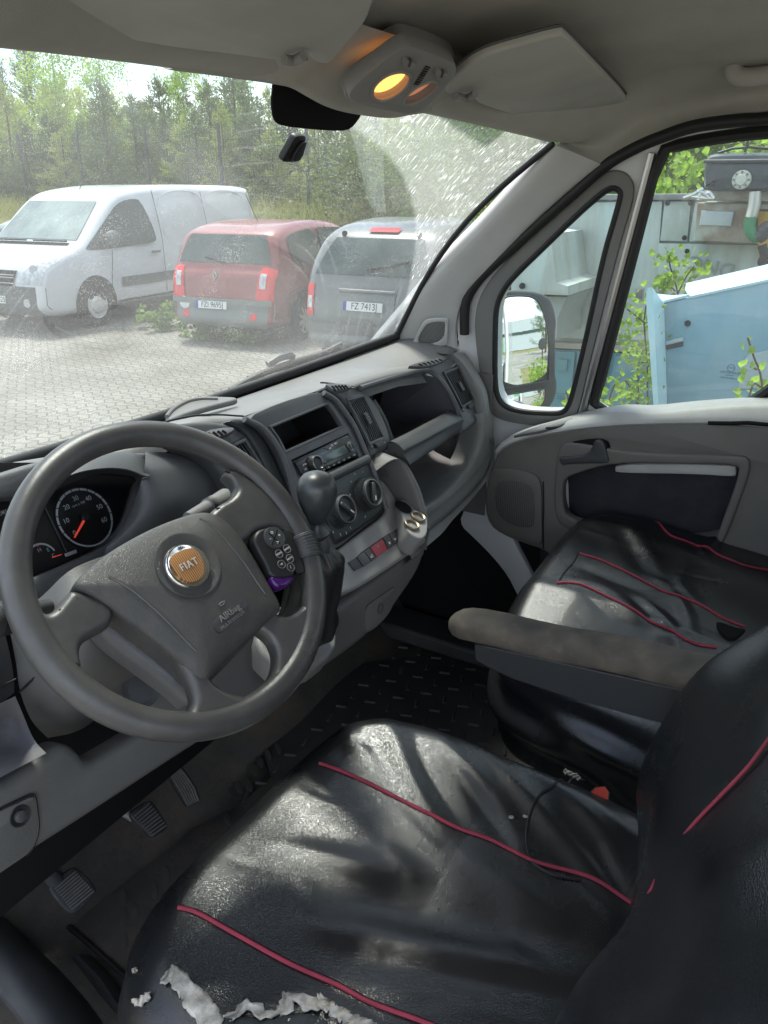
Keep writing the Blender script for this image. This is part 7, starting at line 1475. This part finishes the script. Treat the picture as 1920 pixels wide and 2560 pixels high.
big = tree_proto('pine_tree', 'tall dark pine at the left edge rising above the young trees', 'pine tree', pine_mesh(7.0, 2.1, 7000, 9), M['pine2'], 6.8, .12, M['bark'], None)
big.location = tuple(P('T1', 30, 700, x=24.5)[:2])+(ground_z(24, 30)-.2,)
copy_tree(big, (27.0, 36.5, .9), (1.1, 1.0), 2, 'second tall dark pine at far left, half outside the windscreen')
def birch_mesh(H, R, n, seed):
    g = np.random.default_rng(seed); V, f = [], []; cs = []
    for i in range(46):
        h = .25+.72*g.random(); a = g.random()*6.28; r = R*(.25+.75*g.random())*math.sin(math.pi*min(1, (1-h)*1.15+.12)); cs.append(np.array([math.cos(a)*r, math.sin(a)*r, h*H]))
    for i in range(n):
        c = cs[g.integers(46)]+g.normal(size=3)*np.array([.26, .26, .24]); d = g.normal(size=3); d /= np.linalg.norm(d); s = np.cross(d, g.normal(size=3)); s /= np.linalg.norm(s); L_ = (.075+.05*g.random())*(.6 if n > 9000 else 1); b = len(V); V += [c, c+d*L_*.5+s*L_*.4, c+d*L_, c+d*L_*.5-s*L_*.4]; f.append((b, b+1, b+2, b+3))
    for c in cs:
        q = np.array([0, 0, c[2]*.8]); s = np.array([0, 0, .015]); b = len(V); V += [q-s, q+s, c]; f.append((b, b+1, b+2))
    return V, f
bt_ = tree_proto('birch_tree', 'light green birch rising above the pines at the left', 'birch tree', birch_mesh(6.4, 1.5, 5200, 11), M['bleaf'], 6.2, .06, M['bbark'], None)
bt_.location = tuple(P('T1', 290, 700, x=20.6)[:2])+(.5,)
copy_tree(bt_, tuple(P('T1', 480, 700, x=23)[:2])+(.6,), (.7, .98), 2, 'slender birch with sparse pale leaves, right of the leafier birch')
copy_tree(bt_, tuple(P('T1', 990, 700, x=23)[:2])+(.6,), (.75, .95), 4, 'thin leafy tree rising above the pines near the black windscreen patch')
copy_tree(bt_, tuple(P('T1', 820, 700, x=25)[:2])+(.6,), (.7, .96), 1, 'thin pale tree rising above the middle of the pine row')
# bush on the bank behind the cars
bsh = empty('bush', P('A', 850, 430, x=17.2), 'round olive green bush on the bank above the grey car', 'bush'); leaf_mesh('leaves', 3600, .55, .12, leafmat('bush_leaves', (.13, .17, .04), (.08, .11, .03), 2), centers=[np.array([rng.normal()*.7, rng.normal()*.8, abs(rng.normal())*.5]) for _ in range(14)], parent=bsh)
# grass on the bank
V, f = [], []
g = np.random.default_rng(3)
for i in range(26000):
    x = 13.3+4.9*g.random(); y = -3+38*g.random(); z = ground_z(x, y); h = .10+.22*g.random()+(.45*g.random() if x > 16.8 else 0); a = g.random()*6.28; w = .012; b = len(V); dx, dy = g.normal()*.12*h*4, g.normal()*.12*h*4
    V += [(x-w*math.cos(a), y-w*math.sin(a), z-.05), (x+w*math.cos(a), y+w*math.sin(a), z-.05), (x+dx, y+dy, z+h)]; f.append((b, b+1, b+2))
gr_ = mk('grass', V, f, leafmat('bank_grass', (.30, .32, .09), (.42, .36, .18), .5), None, smooth=False); tag(gr_, 'yellow green grass covering the bank behind the cars', 'grass', kind='stuff')
# ---------- machines on the passenger side ----------
XM = 3.3
M['mgreen'] = mat('pale_green_machine_paint', (.46, .52, .48), .5, .4, var=.18, vs=1.4, dirt=.7, dcol=(.26, .21, .14), ds=7, rvar=.1, streak=.14); M['mblue'] = mat('sea_blue_cabinet_paint', (.115, .27, .31), .5, .4, var=.2, vs=1.5, dirt=.5, dcol=(.22, .25, .20), ds=8, streak=.2)
M['lblue'] = mat('light_blue_cabinet_paint', (.19, .335, .40), .42, .45, var=.15, vs=1.6, dirt=.38, dcol=(.30, .38, .40), ds=8, streak=.2); M['lblue_sunlit'] = mat('sunlit_flange_blue', (.42, .62, .68), .4, .4, var=.08, dirt=.1)  # flanges repeat the cabinet blue, with sunlight painted in as a paler tone
M['rust'] = mat('rusty_pale_green_panel', (.42, .46, .40), .7, .3, var=1, vs=5, var_col=(.20, .09, .035), dirt=.7, dcol=(.12, .10, .07), ds=4, bump2=.3)
nx_ = (-1, 0, 0)
def mp_(name, pts, m, par, x=XM, th=.05, ch=0, bv=.006, k='M', up=0, n=nx_): return plate(name, PL(k, pts, x=x), n, th, m, par, ch=ch, bv=bv, up=up)
mc_ = empty('machine_cabinet', (XM, -.4, GZ), 'large pale green machine cabinet with stained panels outside the passenger window', 'machine')
mp_('cabinet_body', [(380, 425), (2600, 415), (2600, 1560), (380, 1245)], M['mgreen'], mc_, x=XM+.03, th=.9)
for q in ([(474, 462), (1066, 455), (1012, 1236), (474, 1225)], [(1078, 455), (1228, 455), (1206, 682), (1052, 678)], [(1045, 690), (1640, 700), (1590, 1400), (1010, 1300)], [(1250, 455), (1700, 455), (1690, 690), (1215, 682)]): mp_('cabinet_panel', q, M['mgreen'], mc_, x=XM, th=.03)
mp_('top_rail', [(430, 418), (1300, 412), (1300, 448), (430, 450)], M['lt'], mc_, x=XM-.02, th=.06)
mp_('base_rail', [(380, 1242), (1060, 1278), (1060, 1312), (380, 1275)], mat('beige_rail', (.36, .34, .29), .7, .3, dirt=.4), mc_, x=XM-.03, th=.08)
for q in ([(915, 942), (960, 942), (955, 1012), (912, 1012)], [(1040, 948), (1085, 950), (1082, 1000), (1035, 1000)]):
    h = mp_('recessed_pull', q, M['ledge'], mc_, x=XM-.012, th=.015); mp_('pull_shadow', [(a*.8+np.mean([c[0] for c in q])*.2, b*.75+np.mean([c[1] for c in q])*.25) for a, b in q], M['md'], h, x=XM-.022, th=.01)
for q in ((1205, 735), (1190, 660), (1095, 465), (480, 480), (1225, 465)): lathe('panel_screw', P('M', *q, x=XM-.006), nx_, [(0, .012), (.004, .010), (.005, .0001)], M['bk'], mc_, seg=10)
t_ = text('chalk_scrawl', 'DNC', P('M', 1340, 820, x=XM-.008), (0, 1, 0.15), nx_, .10, mat('faint_pencil', (.25, .28, .27), .9, .1), mc_, th=.001); 
# rusty inspection panel, tank, hose
rp_ = empty('rusty_panel', P('M', 1400, 580, x=XM-.2), 'rusty peeling control panel below the black tank', 'control panel')
mp_('panel_case', [(1262, 462), (1500, 465), (1606, 470), (1560, 692), (1240, 680)], M['rust'], rp_, x=XM-.16, th=.14, bv=.012); mp_('panel_window', [(1285, 508), (1468, 512), (1452, 596), (1272, 590)], mat('clouded_window', (.45, .50, .50), .4, .4, var=.3), rp_, x=XM-.18, th=.02)
for q in ((1280, 560), (1475, 620)): pass
tk = empty('black_tank', P('M', 1500, 300, x=XM-.3), 'dusty black rounded tank with a bolted flange on top of the machine', 'tank')
mp_('tank_body', [(1310, 210), (1340, 190), (1420, 183), (2300, 175), (2300, 400), (1400, 400), (1300, 392), (1290, 360), (1295, 240)], mat('dusty_black_tank', (.028, .036, .045), .35, .5, dirt=.35, dcol=(.12, .13, .13), ds=8, rvar=.12), tk, x=XM-.3, th=.5, ch=1, bv=.04)
tube('tank_ridge', [P('M', 1300, 232, x=XM-.31), P('M', 2300, 222, x=XM-.31)], .008, M['dk'], tk)
fc_ = P('M', 1512, 335, x=XM-.31); lathe('flange', fc_, nx_, [(0, .040), (.02, .038), (.022, .024), (.03, .021), (.032, .0001)], mat('cream_flange', (.45, .45, .38), .6, .3, dirt=.4, ds=30), tk, seg=28)
for i in range(8):
    t = i*math.pi/4; lathe('flange_bolt', fc_+np.array([-.02, math.cos(t)*.031, math.sin(t)*.031]), nx_, [(0, .005), (.008, .0045), (.009, .0001)], M['md'], tk, seg=8)
tube('tank_wire', [P('M', u, v, x=XM-.25) for u, v in ((1380, 185), (1460, 160), (1560, 152), (1700, 165))], .006, M['bk'], tk)
tube('tank_wire', [P('M', u, v, x=XM-.25) for u, v in ((1530, 180), (1545, 120), (1570, 60))], .006, M['bk'], tk)
mp_('tank_bracket', [(1290, 395), (1659, 400), (1659, 455), (1290, 450)], M['rust'], tk, x=XM-.2, th=.1)
jn = empty('metal_fitting', P('M', 1280, 420, x=XM-.33), 'tangle of pale metal brackets on the cabinet top left of the tank', 'metal bracket')
for a_, b_, c_ in (((1185, 440), (1240, 420), (1290, 390)), ((1230, 430), (1300, 440), (1360, 440)), ((1260, 400), (1300, 410), (1330, 440)), ((1270, 450), (1285, 400), (1300, 385)), ((1300, 420), (1330, 410), (1350, 440))): tube('bracket_bar', cat([P('M', *q, x=XM-.33) for q in (a_, b_, c_)], 4), .011, M['metal'], jn, seg=6)
hs = empty('hose', P('M', 1560, 560, x=XM-.26), 'green and grey hose curling down beside the rusty panel', 'hose')
tube('steel_pipe', [P('M', 1588, 400, x=XM-.28), P('M', 1582, 480, x=XM-.28), P('M', 1565, 545, x=XM-.28)], .028, M['metal'], hs); tube('green_hose', cat([P('M', *q, x=XM-.3) for q in ((1560, 545), (1558, 600), (1575, 645), (1605, 655), (1625, 640))], 4), .026, mat('green_rubber_hose', (.02, .17, .07), .5, .4), hs); tube('grey_hose', cat([P('M', *q, x=XM-.3) for q in ((1600, 660), (1630, 640), (1645, 610), (1700, 600))], 4), .032, M['dk'], hs)
ye = empty('yellow_machine', P('M', 1650, 600, x=XM+.1), 'yellow machine part at the right edge behind the green hose', 'machine'); mp_('yellow_housing', [(1606, 512), (2000, 515), (2000, 900), (1640, 720), (1590, 690)], mat('machine_yellow', (.62, .36, .03), .45, .5, dirt=.25), ye, x=XM-.1, th=.3); mp_('rust_rail', [(1606, 470), (2000, 472), (2000, 500), (1606, 500)], M['rust'], ye, x=XM-.12, th=.1); tube('black_cable', cat([P('M', *q, x=XM-.25) for q in ((1625, 700), (1640, 760), (1625, 800), (1660, 820))], 4), .02, M['bk'], ye)
# pale chute on the left, seen through the quarter window
chp = empty('machine_chute', P('M', 400, 850, x=XM-.5), 'pale grey sloping machine chute behind the door mirror', 'machine')
mp_('chute_side', [(150, 600), (440, 640), (475, 910), (540, 930), (538, 985), (215, 975), (215, 905), (100, 900)], M['mgreen'], chp, x=XM-.5, th=.5, bv=.01); mp_('chute_base', [(200, 985), (532, 990), (480, 1110), (475, 1230), (200, 1215)], mat('grey_green_casting', (.30, .33, .30), .6, .3, dirt=.3), chp, x=XM-.42, th=.4); lathe('chute_bolt', P('M', 282, 930, x=XM-.51), nx_, [(0, .016), (.01, .014), (.011, .0001)], M['bk'], chp, seg=10)
mp_('chute_edge', [(440, 690), (465, 690), (462, 800), (446, 790)], mat('ochre_strip', (.35, .27, .10), .7, .2), chp, x=XM-.2, th=.03)
# sea-blue low cabinets
lc = empty('low_blue_cabinet', P('M', 550, 1450, x=XM-.1), 'sea blue low cabinet below the pale green machine, left of the light blue panel', 'cabinet')
mp_('cabinet_front', [(200, 1270), (1068, 1318), (1068, 2100), (200, 2000)], M['mblue'], lc, x=XM-.02, th=.5)
for q in ([(474, 1295), (578, 1300), (545, 1640), (440, 1640)], [(590, 1302), (780, 1312), (700, 1640), (560, 1640)], [(800, 1320), (930, 1330), (915, 1640), (740, 1640)], [(945, 1335), (1060, 1340), (1050, 1640), (925, 1640)]): mp_('cabinet_door', q, M['mblue'], lc, x=XM-.04, th=.02)
mp_('door_inset', [(480, 1340), (535, 1342), (528, 1410), (474, 1410)], M['mblue'], lc, x=XM-.06, th=.02); mp_('door_latch', [(980, 1378), (1000, 1378), (998, 1395), (978, 1395)], M['bk'], lc, x=XM-.06, th=.02)
# light blue tilted cabinet
XB = 2.45
lb_ = empty('light_blue_cabinet', P('M', 1350, 1300, x=XB), 'light blue sheet metal cabinet lying tilted, with a slot and small window', 'cabinet')
mp_('front_sheet', [(1050, 1032), (1220, 992), (1659, 893), (2300, 750), (2300, 2300), (1075, 2100), (1068, 1640)], M['lblue'], lb_, x=XB, th=.03, bv=.008)
def quad3(name, ps, m, par, th=.02): o = mk(name, ps, [tuple(range(len(ps)))], m, par, smooth=False); solid(o, th); return o
quad3('side_flange', [P('M', 1050, 1032, x=XB-.004), P('M', 982, 940, x=XB-.16), P('M', 975, 1000, x=XB-.16), P('M', 1020, 1640, x=XB-.16), P('M', 1040, 2100, x=XB-.16), P('M', 1075, 2100, x=XB-.004), P('M', 1068, 1640, x=XB-.004)], M['lblue_sunlit'], lb_)
quad3('top_flange', [P('M', 1050, 1032, x=XB-.004), P('M', 1030, 985, x=XB+.12), P('M', 1120, 995, x=XB+.05), P('M', 1222, 990, x=XB-.004)], M['lblue_sunlit'], lb_, .01)
quad3('top_flange', [P('M', 1218, 988, x=XB-.006), P('M', 1195, 950, x=XB+.05), P('M', 1200, 915, x=XB+.2), P('M', 1659, 808, x=XB+.2), P('M', 2300, 660, x=XB+.2), P('M', 2300, 750, x=XB-.006), P('M', 1659, 893, x=XB-.006)], M['lblue_sunlit'], lb_, .01)
mp_('handle_slot', [(1085, 1245), (1183, 1222), (1185, 1268), (1088, 1290)], M['dk'], lb_, x=XB-.002, th=.01, up=.002); mp_('slot_lip', [(1085, 1240), (1183, 1216), (1184, 1240), (1086, 1264)], mat('pale_slot_lip', (.4, .45, .46), .5, .3), lb_, x=XB-.008, th=.01, up=.003)
lathe('bolt_hole', P('M', 1208, 1140, x=XB-.003), nx_, [(0, .013), (.003, .012), (.001, .0001)], M['bk'], lb_, seg=14)
mp_('small_window', [(1510, 1325), (1659, 1290), (1800, 1260), (1780, 1480), (1659, 1500), (1500, 1512), (1490, 1500)], mat('milky_window', (.34, .42, .44), .3, .5, var=.2), lb_, x=XB-.004, th=.012, ch=1, up=.004)
# birch shoots in front of the machines
def shoot(label, stems, x, n, size=.06, k='M', spread=.035):
    pts = [[P(k, *q, x=x) for q in s] for s in stems]; base = np.array(pts[0][0]); e = empty('birch_shoot', (base[0], base[1], GZ), label, 'birch shoot')
    V, f = merge([tube_vf(cat(s, 4), .0035, 5) for s in pts]); mk('stems', V, f, M['stem'], e)
    cs = [p for s in pts for p in cat(s, 5)]; V, f = [], []
    for i in range(n):
        c = cs[rng.integers(len(cs))]+rng.normal(size=3)*spread; d = rng.normal(size=3)*.6+np.array([0, 0, -.6]); d /= np.linalg.norm(d); s = np.cross(d, np.array([1., 0, 0])+rng.normal(size=3)*.5); s /= np.linalg.norm(s); L_ = size*(.6+.7*rng.random()); b = len(V); w = L_*.42; nn = np.cross(d, s)*L_*.12
        V += [c, c+d*L_*.3+s*w, c+d*L_*.75+s*w*.5, c+d*L_, c+d*L_*.75-s*w*.5, c+d*L_*.3-s*w, c+d*L_*.5+nn]; f += [(b, b+1, b+6), (b+1, b+2, b+6), (b+2, b+3, b+6), (b+3, b+4, b+6), (b+4, b+5, b+6), (b+5, b, b+6)]
    mk('leaves', V, f, M['birch'], e, smooth=False)
shoot('bright birch shoot above the notch of the light blue cabinet', [[(1160, 1150), (1150, 960), (1110, 820), (1105, 760)], [(1150, 980), (1200, 880), (1245, 820)], [(1140, 960), (1080, 900), (1040, 890)]], XB+.35, 150, .032)
shoot('birch shoot climbing up the edge of the light blue cabinet', [[(1000, 1900), (985, 1600), (980, 1350), (965, 1150), (975, 1040)], [(975, 1250), (930, 1270), (890, 1265)], [(970, 1140), (910, 1090), (870, 1060)], [(985, 1350), (950, 1360)]], XB-.05, 190, .027)
shoot('low birch shoot at the bottom of the window beside the frame', [[(730, 2000), (740, 1700), (770, 1560), (800, 1480)], [(740, 1700), (715, 1600), (720, 1560)]], 2.0, 95, .032)
shoot('pale birch leaves behind the low blue cabinet front', [[(940, 1800), (930, 1600), (940, 1480), (990, 1450)], [(930, 1560), (880, 1490), (860, 1460)]], XB+.3, 120, .028)
shoot('thin birch twig with few leaves before the small window', [[(1640, 1900), (1625, 1480), (1580, 1330), (1545, 1220)], [(1600, 1400), (1560, 1380)], [(1625, 1500), (1580, 1480), (1550, 1560)]], 1.9, 22, .036, spread=.02)
shoot('single bright leaf sprig seen in the quarter window corner', [[(560, 1900), (545, 1600), (525, 1520)]], 2.0, 10, .04, spread=.012)
tw = shoot('birch twigs hanging before the trees left of the tank', [[(1040, 420), (1080, 380), (1150, 340), (1250, 260), (1270, 200)], [(1060, 400), (1130, 385), (1200, 380), (1240, 350)], [(1060, 330), (1100, 260), (1140, 200)], [(1150, 340), (1190, 345), (1230, 330)]], 4.6, 150, .055, spread=.07)
shoot('birch twigs over the top of the black tank', [[(1900, 160), (1659, 140), (1560, 130), (1480, 125)], [(1640, 120), (1600, 160), (1580, 190)]], 4.0, 110, .05, spread=.07)
bt2 = tree_proto('birch_tree', 'leafy tree behind the machines, left of the tank', 'tree', birch_mesh(5.0, 1.7, 16000, 21), leafmat('far_birch_leaves', (.13, .21, .05), (.07, .12, .03), 2), 4.8, .06, M['bbark'], None)
for i, (x, y, s, t) in enumerate(((7.5, 2.2, 1.25, 0), (8.2, -.6, 1.3, 1), (9.5, 1.2, 1.5, 0), (10, -2.6, 1.5, 1), (7.6, -3.6, 1.1, 0), (9.0, 3.6, 1.1, 0), (11.5, .0, 1.8, 0), (12, -5, 1.8, 0))):
    lab = ['leafy tree behind the machines, left of the tank', 'dark pine right behind the black tank', 'tall leafy tree above the machine cabinet', 'tall dark pine behind the yellow machine', 'leafy tree at the right edge behind the tank', 'leafy tree hidden behind the windscreen pillar', 'tallest leafy tree far behind the machines', 'farthest leafy tree at the right behind the machines'][i]
    if i == 0: bt2.location = (x, y, GZ); bt2.scale = (.85, .85, .8); continue
    copy_tree(bt2 if t == 0 else big, (x, y, GZ), (s*.7, s*.62), i*1.3, lab)
# ---------- what the mirror sees, behind ----------
vs = mat('white_van_side_paint', (.58, .60, .60), .25, .5, coat=.4, dirt=.1)
boxo('cargo_side_panel', (.99, -3.3, .55), (.04, 4.0, 2.2), vs, van, b=.02); lathe('rear_wheel', (1.0, -3.6, GZ+.33), (1, 0, 0), [(-.2, .33), (0, .33), (.02, .30), (.02, .2), (0, .0001)], M['tyre'], van, seg=28)
hall = empty('warehouse', (6, -60, GZ), 'long pale grey warehouse far behind, seen in the door mirror', 'building'); boxo('wall', (2, -62, GZ+3.2), (46, 14, 6.4), mat('pale_grey_cladding', (.48, .52, .54), .6, .3, var=.1), hall, b=.05); boxo('window_band', (2, -54.96, GZ+3.6), (40, .06, .6), M['cglass'], hall, b=0); boxo('gate', (-4, -54.95, GZ+1.6), (4, .08, 3.2), mat('green_gate', (.12, .35, .16), .5, .4), hall, b=0)
shed = empty('orange_shed', (5.5, -19, GZ), 'orange and brown brick shed behind, seen in the door mirror', 'building'); boxo('wall', (8.4, -19, GZ+1.5), (4, 6, 3), mat('orange_cladding', (.55, .15, .05), .6, .3, var=.1), shed, b=.02); boxo('corner_wall', (6.0, -20.5, GZ+1.5), (.8, 5, 3), mat('brown_brick', (.28, .16, .13), .8, .2, var=.3, vs=10), shed, b=.02); boxo('roof', (8.0, -19.4, GZ+3.1), (5.6, 8, .3), mat('pink_grey_roof', (.5, .36, .38), .7, .2), shed, b=.02)
sheet('rear_grass', 1.6, 14, -16, -5, 10, 10, M['earth'], lambda x, y: GZ+.01)
for i, (x, y) in enumerate(((2.3, -3.6), (3.1, -4.8), (2.6, -6.4))):
    lab = ['leafy bush beside the van rear, nearest in the mirror', 'leafy bush among scrap, second in the mirror', 'leafy bush among scrap, farthest in the mirror'][i]
    e = empty('bush', (x, y, GZ), lab, 'bush'); leaf_mesh('leaves', 900, .20, .11, M['birch'], centers=[np.array([rng.normal()*.35, rng.normal()*.35, .3+abs(rng.normal())*.5]) for _ in range(14)], parent=e)
sp2 = empty('scrap_heap', (4.2, -8, GZ), 'heap of pale scrap pipes and panels behind, in the door mirror', 'scrap heap')
for i in range(46):
    c = np.array([3.9+rng.normal()*.7, -7.6+rng.normal()*1.4, GZ+.2+abs(rng.normal())*.4]); d = rng.normal(size=3)*np.array([1, 1, .5]); d /= np.linalg.norm(d); tube('scrap_piece', [c-d*.45, c+d*.45], .03+.03*rng.random(), [M['metal'], M['ledge'], M['rust'], M['mgreen']][i % 4], sp2, seg=6)
rd = empty('road_sign', (2.1, -6.5, GZ), 'round sign on a thin pole behind, in the door mirror', 'road sign'); tube('pole', [(2.1, -6.5, GZ), (2.1, -6.5, GZ+1.5)], .02, M['dk'], rd); lathe('sign_disc', (2.1, -6.5, GZ+1.55), (0, 1, 0), [(0, .16), (.02, .16), (.021, .0001)], M['dk'], rd, seg=24)
copy_tree(big, (6.0, -30, GZ), 1.3, 0, 'tall dark conifer behind the orange shed, in the mirror')
# wiper blade lying on the glass
wpb = empty('windscreen_wiper', on_ws('E', 900, 210, -.02), 'black windscreen wiper lying along the bottom of the glass', 'windscreen wiper')
wpts = [on_ws('E', u, v, -.025) for u, v in [(645, 312), (760, 245), (900, 172), (1050, 112), (1200, 62), (1400, 0), (1560, -80)]]
tube('blade', cat(wpts, 4), .008, M['rub'], wpb, seg=8); tube('arm', cat([on_ws('E', u, v, -.035) for u, v in [(820, 240), (1000, 165), (1200, 105), (1420, 45), (1560, -10)]], 4), .009, M['dk'], wpb, seg=8)
tube('blade_joint', [on_ws('E', u, v, -.04) for u, v in [(990, 130), (1080, 70), (1170, 45), (1190, 62)]], .010, M['dk'], wpb, seg=8)
